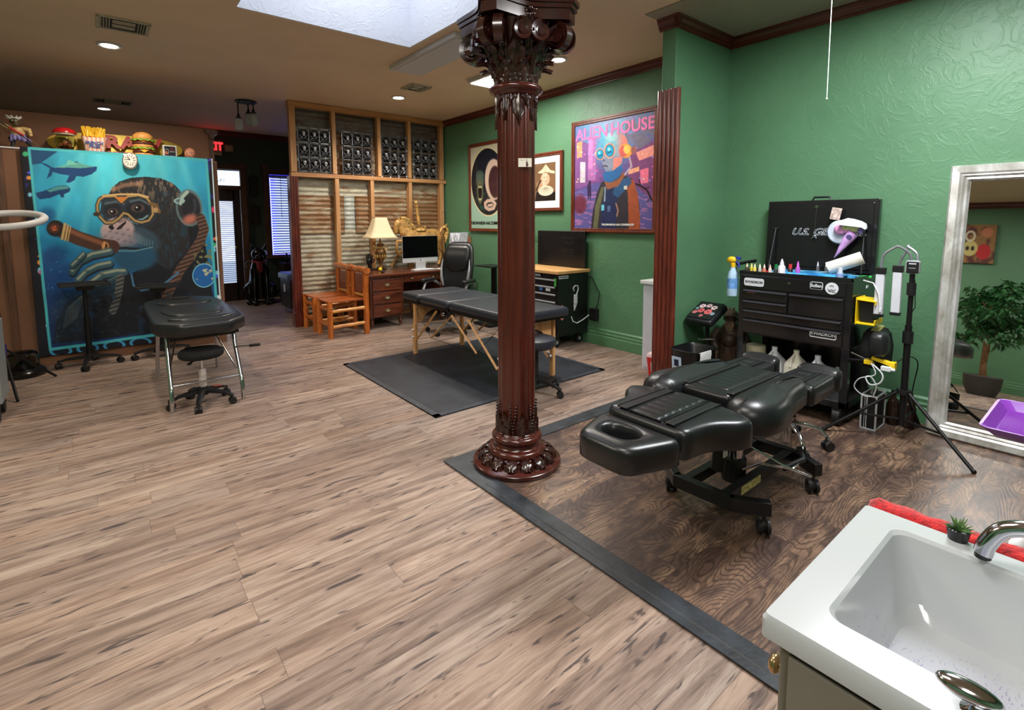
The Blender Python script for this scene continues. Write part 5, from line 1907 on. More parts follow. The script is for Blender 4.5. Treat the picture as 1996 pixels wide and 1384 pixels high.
G().sph((0, 0, 0.072), (0.058, 0.045, 0.075), 20, (0, 0.12, 0)).out('pink_stone', M('pink_marbled_stone', (196, 132, 104), 0.4, var=0.25, scale=30), None, loc=(0.90, 7.10, LZ), label='pink marbled egg-shaped stone at the right end of the ledge', cat='stone')

# soft melting clock hanging over the edge
ck = thing('melting_clock', 'silver melting clock draped over the top edge of the tapestry', 'clock', (0.318, 7.0, 2.20))
g = G()
rows = []
prof_u = [(-0.055, .5), (-0.03, 0), (0.0, 0), (0.03, 0), (0.055, .5)]
nu = 16
outlk = []
for i in range(25):
    a = 2 * PI * i / 24
    outlk.append((0.062 * math.cos(a) * (1 + 0.06 * math.sin(2 * a)), -0.075 + 0.085 * math.sin(a)))


def drape(u, v, off=0.0):
    # v up to 0 hangs in front, above 0 bends back onto the ledge
    if v < -0.012:
        return Vector((u, -0.052 - off, v + 0.02))
    return Vector((u, -0.052 - off * .3 + (v + 0.012) * 1.2, 0.010 + off))


def clockpad(sc, o0, o1, mat, nm):
    g = G()
    rings = []
    for k in (0.02, 0.35, 0.7, 1.0):
        rings.append([drape(u * sc * k, -0.05 + (v + 0.05) * sc * k, o1) for u, v in outlk[:-1]])
    rings.append([drape(u * sc, -0.05 + (v + 0.05) * sc, o0) for u, v in outlk[:-1]])
    g.loft(rings)
    return g.out(nm, mat, ck, angle=60)


clockpad(1.12, 0.0, 0.012, M('silver_rim', (120, 116, 104), 0.3, 0.8), 'rim')
clockpad(0.95, 0.005, 0.0145, M('clock_face_white', (224, 224, 218), 0.5), 'face')
g = G()
for k in range(12):
    a = 2 * PI * k / 12
    g.tube([(0.030 * math.cos(a), -0.0675, -0.052 + 0.038 * math.sin(a)), (0.050 * math.cos(a), -0.0675, -0.052 + 0.062 * math.sin(a))], 0.0022, 4)
g.tube([(0, -0.068, -0.05), (-0.02, -0.068, -0.02)], 0.003, 4).tube([(0, -0.068, -0.05), (-0.028, -0.068, -0.045)], 0.003, 4)
g.out('numerals_and_hands', m_blkp, ck, label='dark numerals and hands')

# crouching fighter figurine (generic) on a pale board at the left end
fb = thing('warrior_figurine', 'crouching painted warrior figurine with white hair and a long staff on the ledge', 'figurine', (-0.56, 7.10, LZ))
G().box((0.02, 0, 0.008), (0.36, 0.16, 0.016), rot=(0, 0.02, 0)).out('base_board', M('pale_board', (220, 214, 214), 0.5), fb, smooth=False, bev=0.004)
g = G()
g.tube([(0.0, 0, 0.14), (-0.045, 0, 0.10), (-0.035, -0.01, 0.06), (-0.045, -0.01, 0.02)], [0.034, 0.03, 0.017, 0.014], 10)
g.tube([(0.0, 0, 0.14), (0.055, 0, 0.12), (0.075, -0.01, 0.07), (0.10, 0, 0.02)], [0.034, 0.03, 0.016, 0.013], 10)
g.box((-0.052, -0.015, 0.022), (0.055, 0.03, 0.014)).box((0.11, -0.01, 0.022), (0.05, 0.03, 0.014))
g.out('legs', M('figurine_dark', (36, 38, 36), 0.5, var=0.3, scale=60), fb)
G().tube([(0.0, 0, 0.12), (0.005, 0, 0.17), (0.0, -0.01, 0.22)], [0.045, 0.055, 0.042], 12).tube([(0.04, 0, 0.21), (0.09, -0.02, 0.20), (0.10, -0.04, 0.16)], [0.024, 0.02, 0.014], 8).tube([(-0.04, 0, 0.21), (-0.09, -0.02, 0.23), (-0.13, -0.03, 0.26)], [0.024, 0.018, 0.012], 8).sph((0.10, -0.045, 0.15), 0.015, 8).sph((-0.14, -0.03, 0.27), 0.015, 8).out('torso', M('figurine_tan', (206, 178, 124), 0.5, var=0.2, scale=40), fb)
g = G()
for k in range(12):
    a = 2 * PI * k / 12
    g.cyl((0.038 * math.cos(a), 0.03 * math.sin(a), 0.15), (0.075 * math.cos(a) + 0.02, 0.055 * math.sin(a), 0.085 + 0.01 * math.sin(k * 5)), 0.018, 0.012, 6)
g.out('skirt', M('figurine_violet', (140, 130, 196), 0.5, var=0.35, scale=70), fb)
G().tube([(-0.05, -0.05, 0.21), (0.0, -0.052, 0.17), (0.05, -0.045, 0.14)], 0.012, 8).out('red_sash', M('sash_red', (180, 36, 30), 0.5), fb, label='red sash')
hd = G().sph((-0.01, -0.03, 0.27), (0.034, 0.036, 0.040), 14).sph((-0.01, -0.066, 0.262), (0.010, 0.012, 0.010), 8).sph((0.0, -0.05, 0.243), (0.022, 0.02, 0.018), 8).sph((-0.045, -0.025, 0.268), (0.007, 0.01, 0.014), 6).sph((0.025, -0.025, 0.268), (0.007, 0.01, 0.014), 6).out('head', M('figurine_skin', (88, 76, 52), 0.5, var=0.2), fb)
G().sph((-0.023, -0.062, 0.277), 0.006, 6).sph((0.003, -0.062, 0.277), 0.006, 6).out('eyes', m_paper, hd)
g = G()
for k in range(16):
    a = k * 0.4
    g.cyl((-0.01 + 0.02 * math.cos(a), -0.02 + 0.02 * math.sin(a), 0.298), (-0.015 + 0.06 * math.cos(a), -0.01 + 0.045 * math.sin(a), 0.318 + 0.012 * math.sin(k * 3)), 0.014, 0.003, 6)
g.out('hair', M('figurine_hair', (220, 222, 222), 0.6), hd, label='white hair')
G().cyl((-0.19, -0.04, 0.325), (0.17, -0.05, 0.020), 0.006).out('staff', M('staff_dark', (58, 44, 30), 0.5, var=0.4, scale=80), fb)

# ================================================================== DESK CORNER
m_mat = M('black_rubber_mat', (38, 41, 50), 0.5, var=0.18, scale=5, bump=0.15)
fm = thing('floor_mat', 'large square black rubber floor mat under the massage table', 'mat', (2.85, 4.16, 0))
G().box((0, 0, 0.004), (1.93, 1.86, 0.008)).out('sheet', m_mat, fm, smooth=False)
g = G()
for s in (-1, 1):
    g.box((s * 0.94, 0, 0.0055), (0.05, 1.86, 0.009)).box((0, s * 0.905, 0.0055), (1.93, 0.05, 0.009))
g.out('taped_edge', M('mat_edge', (58, 62, 70), 0.4, var=0.2), fm, smooth=False)

# ---- writing desk (x 2.78..4.42, y 6.48..7.28)
m_dk = WOOD('desk_mahogany', (58, 24, 14), (124, 62, 36), 'X', 0.28, 5, 8, 0.5)
m_dkv = WOOD('desk_mahogany_upright', (48, 20, 12), (104, 50, 30), 'Z', 0.32, 6, 8, 0.4)
m_brass = M('aged_brass', (176, 164, 130), 0.35, 0.85)
dsk = thing('writing_desk', 'dark mahogany pedestal desk against the tin partition', 'desk', (3.60, 6.86, 0))
G().box((0, 0, 0.745), (1.68, 0.84, 0.03)).box((0, 0, 0.722), (1.64, 0.80, 0.02)).out('desk_top', m_dk, dsk, smooth=False, bev=0.006)
for px, nm in ((-0.55, 'pedestal'), (0.55, 'pedestal')):
    pd = G().box((px, 0.0, 0.435), (0.50, 0.74, 0.555)).box((px - 0.235, -0.365, 0.435), (0.03, 0.02, 0.55)).box((px + 0.235, -0.365, 0.435), (0.03, 0.02, 0.55)).out(nm, m_dkv, dsk, smooth=False, bev=0.004)
    for k in range(3):
        dr = G().box((px, -0.378, 0.250 + k * 0.178), (0.42, 0.02, 0.155)).out('drawer', m_dk, dsk, smooth=False, bev=0.005)
        G().lathe([(0, 0), (0.03, 0), (0.026, 0.006), (0, 0.008)], 14, at=(px, -0.388, 0.25 + k * 0.178), m=Matrix.Rotation(PI / 2, 4, 'X') @ Matrix.Diagonal((1.3, 0.8, 1, 1))).tube([(px - 0.025, -0.395, 0.252 + k * 0.178), (px - 0.02, -0.412, 0.243 + k * 0.178), (px + 0.02, -0.412, 0.243 + k * 0.178), (px + 0.025, -0.395, 0.252 + k * 0.178)], 0.005, 6).out('drawer_pull', m_brass, dr)
    for sx in (-1, 1):
        for sy in (-1, 1):
            G().lathe([(0, 0), (0.016, 0), (0.020, 0.012), (0.014, 0.02), (0.024, 0.05), (0.028, 0.08), (0.020, 0.10), (0.030, 0.115), (0.020, 0.125), (0.030, 0.16), (0, 0.16)], 14, at=(px + sx * 0.21, sy * 0.33, 0)).out('foot', m_dkv, dsk)
dr = G().box((0, -0.378, 0.665), (0.56, 0.02, 0.09)).out('drawer', m_dk, dsk, smooth=False, bev=0.005)
for s in (-1, 1):
    G().sph((s * 0.17, -0.398, 0.665), (0.020, 0.014, 0.013), 10).out('drawer_pull', m_brass, dr)
G().box((0, -0.02, 0.665), (0.60, 0.70, 0.10)).box((0, 0.30, 0.45), (0.60, 0.02, 0.36)).out('knee_panel', m_dkv, dsk, smooth=False)

DZ = 0.76
# ---- table lamp
lp = thing('table_lamp', 'cream shade lamp with bronze urn base on the desk', 'lamp', (3.24, 7.08, DZ))
m_bronze = M('antique_bronze', (128, 92, 52), 0.35, 0.55, 0.35, 45)
G().lathe([(0, 0), (0.085, 0), (0.088, 0.012), (0.07, 0.022), (0, 0.024)], 28).out('foot', M('lamp_foot', (34, 26, 22), 0.3), lp)
G().lathe([(0.03, 0.02), (0.05, 0.04), (0.045, 0.055), (0.022, 0.075), (0.028, 0.105), (0.050, 0.14), (0.075, 0.20), (0.082, 0.26), (0.072, 0.30), (0.045, 0.325), (0.035, 0.345), (0.050, 0.37), (0.052, 0.385), (0.03, 0.395), (0.012, 0.41), (0.010, 0.46), (0, 0.46)], 28).out('urn', m_bronze, lp)
g = G()
for s in (-1, 1):
    g.tube([(s * 0.070, 0, 0.285), (s * 0.105, 0, 0.30), (s * 0.118, 0, 0.335), (s * 0.095, 0, 0.365), (s * 0.075, 0, 0.345), (s * 0.085, 0, 0.325)], 0.010, 8)
for k in range(12):
    a = 2 * PI * k / 12
    g.sph((0.074 * math.cos(a), 0.074 * math.sin(a), 0.20), (0.014, 0.014, 0.030), 6)
    g.sph((0.045 * math.cos(a), 0.045 * math.sin(a), 0.33), (0.010, 0.010, 0.010), 6)
g.out('urn_handles', M('gilt', (196, 160, 92), 0.35, 0.6, 0.2), lp)
g = G()
rings = []
for s in [i / 10 for i in range(11)]:
    z = 0.475 + 0.30 * s
    hw = 0.225 - 0.135 * (s ** 0.62)
    rings.append([Vector((u * hw / 0.5, v * hw * 0.8 / 0.5, z)) for u, v in rrect(1.0, 1.0, 0.16, 4)])
g.loft(rings, cap=False)
m_shade = NT('cream_silk_shade')
m_shade.set(Base_Color=C8(236, 214, 178), Roughness=0.8, Emission_Color=C8(255, 222, 170), Emission_Strength=0.12)
sh = g.out('lamp_shade', m_shade.m, lp, angle=50)
sh.modifiers.new('solid', 'SOLIDIFY').thickness = 0.004
G().tube([Vector((u * 0.45, v * 0.36, 0.475)) for u, v in rrect(1, 1, 0.16, 4)], 0.005, 6, closed=True).tube([Vector((u * 0.18, v * 0.144, 0.775)) for u, v in rrect(1, 1, 0.16, 4)], 0.004, 6, closed=True).out('shade_trim', M('shade_trim', (204, 178, 136), 0.7), lp)

# ---- black hand sculpture, yellow ball, black mouse
hs = thing('hand_sculpture', 'glossy black open hand sculpture on the desk left of the lamp', 'sculpture', (3.075, 7.10, DZ))
G().box((0, 0, 0.012), (0.14, 0.10, 0.024)).out('plinth', m_blkp, hs, smooth=False, bev=0.003)
g = G()
g.tube([(0, 0, 0.02), (0, 0, 0.07), (0, 0, 0.12)], [0.030, 0.028, 0.042], 12)
g.sph((0, 0, 0.135), (0.050, 0.024, 0.050), 14)
for x, l in ((-0.036, 0.075), (-0.012, 0.090), (0.012, 0.084), (0.035, 0.064)):
    g.tube([(x, 0, 0.155), (x * 1.15, -0.002, 0.155 + l * 0.5), (x * 1.2, -0.010, 0.155 + l * 0.85), (x * 1.2, -0.016, 0.155 + l)], [0.0125, 0.012, 0.011, 0.008], 8)
g.tube([(0.035, -0.004, 0.11), (0.058, -0.012, 0.135), (0.066, -0.018, 0.165)], [0.015, 0.013, 0.010], 8)
g.out('hand', M('glossy_black', (12, 12, 14), 0.2), hs)
G().sph((0, 0, 0.028), 0.028, 18).out('yellow_ball', M('yellow_rubber', (244, 208, 40), 0.4, var=0.02), None, loc=(3.13, 6.86, DZ), label='small yellow ball on the desk in front of the lamp', cat='ball')
G().sph((0, 0, 0.012), (0.038, 0.026, 0.014), 14).out('black_pebble', m_blkp, None, loc=(3.07, 6.66, DZ + .001), label='small flat black object near the front left of the desk', cat='mouse')

# ---- all-in-one computer
ic = thing('desktop_computer', 'silver all-in-one computer with black screen on the desk', 'computer', (3.78, 6.85, DZ))
m_alu = M('aluminium', (206, 208, 212), 0.35, 0.3, 0.02)
G().box((0, 0, 0.295), (0.60, 0.022, 0.40)).out('housing', m_alu, ic, smooth=False, bev=0.006)
G().box((0, -0.0125, 0.330), (0.595, 0.003, 0.325)).out('screen', M('screen_black', (4, 4, 6), 0.25, spec=0.15), ic, smooth=False)
g = G()
g.loft([[Vector((-0.085, -0.02, 0.11)), Vector((0.085, -0.02, 0.11)), Vector((0.085, -0.005, 0.11)), Vector((-0.085, -0.005, 0.11))], [Vector((-0.085, -0.005, 0.006)), Vector((0.085, -0.005, 0.006)), Vector((0.085, 0.005, 0.006)), Vector((-0.085, 0.005, 0.006))]])
g.box((0, 0.0, 0.004), (0.18, 0.17, 0.007))
g.out('stand', m_alu, ic, smooth=False, bev=0.001)
G().sph((0, -0.012, 0.128), (0.009, 0.002, 0.010), 10).sph((0.004, -0.012, 0.142), (0.004, 0.002, 0.003), 6).out('fruit_logo', m_blkp, ic, label='small dark fruit logo')
kb = thing('keyboard', 'slim white keyboard in front of the computer', 'keyboard', (3.70, 6.62, DZ))
G().box((0, 0, 0.006), (0.36, 0.12, 0.010)).out('case', m_alu, kb, smooth=False, bev=0.003)
G().box((0, 0, 0.0125), (0.34, 0.10, 0.004)).out('keys', m_paper, kb, smooth=False)
G().box((0, 0, 0.002), (0.24, 0.16, 0.004), rot=(0, 0, 0.3)).box((0.02, -0.02, 0.006), (0.20, 0.14, 0.003), rot=(0, 0, -0.1)).out('loose_papers', m_paper, None, loc=(4.06, 6.62, DZ), smooth=False, label='loose white papers on the desk right of the keyboard', cat='papers')

# ---- gilded carousel horse standing behind the computer
m_gold = M('gilded_wood', (186, 142, 80), 0.42, 0.15, 0.3, 12, 0.1)
m_gold_d = M('gilded_hair', (204, 160, 94), 0.45, 0.1, 0.35, 26)
hh = thing('carousel_horse', 'gilded wooden carousel horse standing on the desk behind the computer', 'horse figure', (3.85, 7.12, DZ + 0.027))
g = G()


def sx_ell(g, stations, n=16):
    rings = []
    for (cx, cz, tx, tz, rx, ry) in stations:   # centre, tangent, in-plane radius, y radius
        t = Vector((tx, 0, tz)).normalized()
        nrm = Vector((-t.z, 0, t.x))
        c = Vector((cx, 0, cz))
        rings.append([c + nrm * (rx * math.cos(2 * PI * k / n)) + Vector((0, ry * math.sin(2 * PI * k / n), 0)) for k in range(n)])
    g.loft(rings)


# trunk, neck, head: facing -X
sx_ell(g, [(0.44, 0.475, 1, 0, 0.03, 0.03), (0.40, 0.475, 1, 0, 0.085, 0.075), (0.30, 0.465, 1, 0, 0.110, 0.095), (0.15, 0.450, 1, 0, 0.100, 0.090), (0.0, 0.445, 1, 0, 0.105, 0.092), (-0.10, 0.465, 1, -.3, 0.115, 0.088), (-0.16, 0.50, 1, -.9, 0.105, 0.075),
           (-0.20, 0.56, 1, -2, 0.088, 0.058), (-0.225, 0.615, 1, -3, 0.072, 0.048), (-0.245, 0.665, 1, -2, 0.062, 0.042), (-0.29, 0.69, 1, 0.2, 0.05, 0.040)])
sx_ell(g, [(-0.235, 0.70, 1, 1.1, 0.03, 0.03), (-0.275, 0.675, 1, 1.3, 0.058, 0.042), (-0.305, 0.635, 1, 2.0, 0.056, 0.040), (-0.325, 0.59, 1, 3.2, 0.043, 0.032), (-0.335, 0.545, 1, 4, 0.036, 0.028), (-0.338, 0.515, 1, 4, 0.034, 0.028), (-0.340, 0.498, 1, 4, 0.018, 0.018)])
for s in (-1, 1):
    g.cyl((-0.24, s * 0.025, 0.70), (-0.235, s * 0.032, 0.755), 0.016, 0.002, 8)
body = g.out('body', m_gold, hh, angle=70)
for nm, pts, rs in (('front_leg', [(-0.10, -0.05, 0.43), (-0.22, -0.055, 0.385), (-0.345, -0.055, 0.385), (-0.352, -0.055, 0.30), (-0.350, -0.055, 0.225), (-0.315, -0.055, 0.200), (-0.300, -0.055, 0.180)], [0.055, 0.036, 0.026, 0.019, 0.021, 0.017, 0.022]),
                    ('front_leg', [(-0.08, 0.05, 0.42), (-0.16, 0.05, 0.29), (-0.23, 0.05, 0.21), (-0.33, 0.05, 0.10), (-0.375, 0.05, 0.04), (-0.40, 0.05, 0.003)], [0.055, 0.036, 0.024, 0.018, 0.022, 0.030]),
                    ('hind_leg', [(0.36, -0.055, 0.46), (0.37, -0.055, 0.34), (0.34, -0.055, 0.26), (0.42, -0.055, 0.17), (0.40, -0.055, 0.07), (0.375, -0.055, 0.003)], [0.085, 0.058, 0.034, 0.022, 0.019, 0.030]),
                    ('hind_leg', [(0.38, 0.055, 0.46), (0.42, 0.055, 0.34), (0.41, 0.055, 0.26), (0.49, 0.055, 0.17), (0.48, 0.055, 0.07), (0.455, 0.055, 0.003)], [0.085, 0.058, 0.034, 0.022, 0.019, 0.030])):
    G().tube(pts, rs, 12).out(nm, m_gold, hh, angle=70)
g = G()
r = random.Random(11)
for k in range(20):
    s = k / 19
    bx, bz = -0.20 + 0.12 * s, 0.735 - 0.20 * s
    for q in (-1, 1):
        ln = 0.07 + 0.05 * r.random()
        g.tube([(bx - 0.045, q * 0.012, bz + 0.01), (bx + 0.01, q * 0.035, bz + 0.012), (bx + ln * 0.6, q * 0.052, bz - 0.015), (bx + ln, q * 0.050, bz - 0.03 + 0.03 * r.random())], [0.014, 0.013, 0.010, 0.002], 6)
g.out('mane', m_gold_d, hh, angle=70)
g = G()
for k in range(12):
    a = k / 11
    y = (a - 0.5) * 0.07
    w = 0.014
    g.tube([(0.43, y * .3, 0.50), (0.47 + 0.02 * a, y * .5, 0.575), (0.535, y, 0.60 - 0.02 * a), (0.575, y, 0.54), (0.555 + 0.02 * math.sin(k), y, 0.44), (0.52 + 0.05 * a, y * 1.3, 0.36), (0.545 + 0.05 * a, y * 1.2, 0.32)], [w, w * 1.3, w * 1.3, w * 1.4, w * 1.4, w, 0.003], 6)
for k in range(6):
    g.tube([(0.45, 0.0, 0.56), (0.50 + 0.01 * k, 0.01 * (k - 3), 0.60), (0.57 + 0.012 * k, 0.012 * (k - 3), 0.655 - 0.022 * k)], [0.016, 0.013, 0.002], 6)
g.out('tail', m_gold_d, hh, angle=70)
g = G()
g.cushion([(-0.02, -0.085), (0.16, -0.085), (0.16, 0.085), (-0.02, 0.085)], 0.535, 0.575, 0.018, 0.01, 2)
g.tube([(0.14, -0.07, 0.58), (0.17, 0, 0.605), (0.14, 0.07, 0.58)], 0.014, 8)
g.out('saddle', m_gold_d, hh)
G().cyl((0.075, 0, 0.57), (0.025, 0, 0.96), 0.026, 0.024).sph((0.023, 0, 0.975), (0.030, 0.030, 0.032), 12).lathe([(0.025, 0.90), (0.034, 0.91), (0.025, 0.92)], 12, at=(0.032, 0, 0)).out('pole', m_gold, hh)
G().sph((-0.318, -0.034, 0.640), 0.007, 8).sph((-0.348, -0.02, 0.525), 0.006, 6).out('eye_and_nostril', m_blkp, hh, label='dark eye and nostril')

# ---- wall rack of papers, boxes at the desk end
wr_ = thing('paper_rack', 'wooden rack stuffed with white papers right of the horse', 'paper rack', (4.46, 6.80, 0))
G().box((0, 0, 1.085), (0.20, 0.36, 0.02)).box((0.09, 0.0, 1.16), (0.02, 0.36, 0.16)).box((0.06, 0.0, 0.92), (0.05, 0.30, 0.32)).out('shelf', M('rack_wood', (150, 104, 70), 0.5), wr_, smooth=False)
g = G()
r = random.Random(5)
for k in range(12):
    g.box((-0.02 + 0.01 * r.random(), -0.15 + k * 0.027, 1.18 + 0.03 * r.random()), (0.14, 0.003, 0.17 + 0.04 * r.random()), rot=(r.uniform(-.5, .2), 0, r.uniform(-.2, .2)))
g.out('papers', M('stacked_papers', (222, 224, 234), 0.7, var=0.1, scale=20), wr_, smooth=False)
G().box((0, 0, 0.07), (0.13, 0.18, 0.14)).out('blue_box', M('blue_box', (50, 66, 140), 0.5), None, loc=(4.33, 6.86, DZ), smooth=False, bev=0.002, label='blue box at the right end of the desk', cat='box')
G().box((0, 0, 0.04), (0.12, 0.16, 0.08), rot=(0, 0, 0.2)).out('orange_box', M('salmon_box', (224, 150, 116), 0.5), None, loc=(4.33, 6.86, DZ + 0.141), smooth=False, bev=0.002, label='salmon box standing on the blue box', cat='box')

# ---- executive chair
oc = thing('office_chair', 'black leather executive chair with silver arms at the desk', 'office chair', (3.57, 5.72, 0), math.radians(-32))
m_lea = M('black_leather', (26, 26, 29), 0.34, var=0.06, bump=0.1, scale=12)
m_sil = M('silver_plastic', (170, 172, 176), 0.3, 0.6)
five_star(oc, 0.30, 0.105, 0.045, m_sil, a0=0.3, th=0.028, w=0.055, cr=0.030)
G().cyl((0, 0, 0.12), (0, 0, 0.40), 0.028).out('gas_cylinder', m_blkp, oc)
G().cushion([(-0.25, -0.25), (0.25, -0.25), (0.26, 0.22), (-0.26, 0.22)], 0.42, 0.53, 0.05, 0.02, 2).box((0, 0, 0.405), (0.3, 0.3, 0.03)).out('seat', m_lea, oc, angle=60)
# backrest stands at local -y (towards the camera side), leaning slightly


def slabback(g, sts, n=20):
    rings = []
    for z, w, th, yo in sts:
        rings.append([Vector((w * math.copysign(abs(math.cos(a)) ** 0.5, math.cos(a)), yo + th * math.copysign(abs(math.sin(a)) ** 0.8, math.sin(a)) + 0.05 * (w * math.cos(a)) ** 2 / 0.04 * 0.5, z)) for a in [2 * PI * k / n for k in range(n)]])
    g.loft(rings)


G()
g = G()
slabback(g, [(0.50, 0.13, 0.03, -0.22), (0.55, 0.20, 0.05, -0.23), (0.68, 0.235, 0.060, -0.25), (0.85, 0.245, 0.055, -0.28), (1.00, 0.235, 0.055, -0.31), (1.10, 0.21, 0.055, -0.34), (1.16, 0.18, 0.045, -0.36), (1.19, 0.12, 0.02, -0.37)])
bk = g.out('backrest', m_lea, oc, angle=70)
g = G()
slabback(g, [(0.80, 0.09, 0.02, -0.220), (0.84, 0.160, 0.035, -0.225), (0.98, 0.190, 0.045, -0.250), (1.10, 0.180, 0.045, -0.28), (1.16, 0.14, 0.025, -0.305)])
g.out('head_pad', m_lea, bk, angle=70)
g = G()
for s in (-1, 1):
    g.tube([(s * 0.175, -0.160, 0.60), (s * 0.205, -0.165, 0.72), (s * 0.215, -0.185, 0.84), (s * 0.205, -0.21, 0.96)], [0.012, 0.022, 0.016, 0.005], 8)
g.out('silver_inlay', m_sil, bk)
for s in (-1, 1):
    G().tube([(s * 0.27, 0.10, 0.48), (s * 0.31, 0.13, 0.58), (s * 0.315, 0.06, 0.665), (s * 0.31, -0.10, 0.68), (s * 0.27, -0.24, 0.60)], 0.018, 10).out('arm_frame', m_sil, oc)
    G().cushion([(s * 0.31 - 0.04, -0.14), (s * 0.31 + 0.04, -0.14), (s * 0.31 + 0.045, 0.16), (s * 0.31 - 0.035, 0.16)], 0.675, 0.715, 0.018, 0.006, 2).out('arm_pad', m_lea, oc, angle=60)
oc.rotation_euler = (0, 0, math.radians(118))

# ---- small black stand between chair and tool cabinet
bs = thing('side_stand', 'thin black stand with a small shelf behind the column', 'stand', (4.30, 5.75, 0))
G().box((0, 0, 0.84), (0.30, 0.40, 0.016)).out('shelf', m_blkp, bs, smooth=False)
G().box((0.05, 0, 0.42), (0.05, 0.07, 0.82)).out('post', m_blk, bs, smooth=False)
G().box((0, 0, 0.02), (0.36, 0.40, 0.03)).out('base', m_blkp, bs, smooth=False, bev=0.005)

# ---- log chairs
m_log = WOOD('amber_log', (134, 58, 14), (216, 122, 44), 'Z', 0.32, 6, 7, 0.5, True)
m_log_l = WOOD('pale_log', (170, 96, 34), (236, 166, 84), 'X', 0.32, 6, 7, 0.5, True)
m_seatw = WOOD('amber_seat_boards', (128, 52, 16), (206, 108, 40), 'X', 0.3, 5, 8, 0.5)
m_backw = WOOD('brown_back_boards', (88, 36, 20), (132, 62, 36), 'X', 0.35, 5, 8, 0.3)


def log(g, p0, p1, r, seed):
    rr = random.Random(seed)
    p0, p1 = Vector(p0), Vector(p1)
    n = 9
    pts, rs = [], []
    for i in range(n + 1):
        t = i / n
        pts.append(p0.lerp(p1, t) + Vector((rr.uniform(-1, 1), rr.uniform(-1, 1), rr.uniform(-1, 1))) * r * 0.06 * (0 < i < n))
        rs.append(r * (1 + rr.uniform(-0.07, 0.09)))
    g.tube(pts, rs, 12)
    for _ in range(2):
        t = rr.uniform(0.2, 0.85)
        c = p0.lerp(p1, t) + Vector((0, -r * 0.75, 0))
        g.sph(c, (r * 0.35, r * 0.4, r * 0.45), 8)


def log_chair(loc, label, seed):
    """faces -X; back posts at +X"""
    t = thing('log_chair', label, 'chair', loc, group='amber log chairs')
    W = 0.44
    for k, y in enumerate((-0.20, 0.20)):
        g = G()
        log(g, (-0.235, y, 0), (-0.235, y, 0.455), 0.036, seed + k)
        g.out('leg', m_log, t, angle=60)
        g = G()
        log(g, (0.245, y, 0), (0.245, y, 0.80), 0.038, seed + 5 + k)
        g.out('back_post', m_log, t, angle=60)
        for z in (0.14, 0.34):
            g = G()
            log(g, (-0.21, y, z), (0.22, y, z + 0.01), 0.024, seed + 9 + k + int(z * 100))
            g.out('side_rung', m_log_l, t, angle=60)
    for z in (0.16, 0.36):
        g = G()
        log(g, (-0.235, -0.18, z), (-0.235, 0.18, z), 0.022, seed + 20)
        g.out('front_rung', m_log, t, angle=60)
    g = G()
    log(g, (0.245, -0.26, 0.835), (0.235, 0.27, 0.850), 0.042, seed + 31)
    g.out('top_rail', m_log, t, angle=60)
    g = G()
    for k in range(4):
        g.box((-0.01, -0.165 + k * 0.11, 0.462), (0.50, 0.10, 0.022))
    g.out('seat', m_seatw, t, smooth=False, bev=0.006)
    G().box((0.245, 0, 0.655), (0.022, 0.34, 0.25)).out('back_panel', m_backw, t, smooth=False, bev=0.004)
    g = G()
    log(g, (0.245, -0.18, 0.50), (0.245, 0.18, 0.50), 0.022, seed + 40)
    g.out('back_rung', m_log_l, t, angle=60)
    return t


log_chair((2.44, 6.545, 0), 'amber log chair with plank seat, the nearer one beside the desk', 1)
log_chair((2.43, 7.08, 0), 'amber log chair behind the nearer one, against the tin partition', 60)

# ---- folding massage table (long axis from (2.95,5.1) to (3.3,3.3))
mt = thing('massage_table', 'black padded folding massage table with pale wooden legs on the mat', 'massage table', (2.99, 4.24, 0), math.radians(0))
ax = math.atan2(-1.0, 0.0)   # direction of the long axis in plan
mt.rotation_euler = (0, 0, ax)
m_bluev = M('blue_black_vinyl', (42, 45, 54), 0.40, var=0.04, bump=0.05)
m_beech = WOOD('beech', (196, 138, 84), (232, 180, 122), 'Z', 0.45, 5, 12)
# local x: along table, 0 = fold. pads
for k, (x0, x1) in enumerate(((-1.00, -0.62), (-0.60, -0.02), (0.0, 0.98))):
    G().cushion([(x0, -0.36), (x1, -0.36), (x1, 0.36), (x0, 0.36)], 0.605, 0.685, 0.032, 0.004, 3).out('pad', m_bluev, mt, angle=70)
g = G()
for x0, x1 in ((-0.95, -0.63), (-0.60, -0.03), (0.01, 0.93)):
    g.box(((x0 + x1) / 2, 0, 0.590), (x1 - x0, 0.68, 0.03))
g.out('under_frame', m_blk, mt, smooth=False)
for x in (-0.76, 0.80):
    for y in (-0.31, 0.31):
        G().box((x, y, 0.29), (0.045, 0.028, 0.58)).box((x + 0.012, y - 0.022, 0.17), (0.045, 0.022, 0.34)).out('leg', m_beech, mt, smooth=False, bev=0.004)
        G().sph((x + 0.012, y - 0.042, 0.20), 0.013, 8).sph((x + 0.012, y - 0.042, 0.28), 0.013, 8).out('knob', m_paper, mt)
    g = G()
    o = [(-0.28, 0.57), (0.28, 0.57), (0.28, 0.36), (0.25, 0.36)] + [(0.22 * math.cos(a) * 1.0, 0.36 + 0.13 * math.sin(a)) for a in [PI * i / 12 for i in range(13)]] + [(-0.25, 0.36), (-0.28, 0.36)]
    g.prism(o, x - 0.008, x + 0.008, 'YZ')
    g.out('end_panel', m_beech, mt, smooth=False)
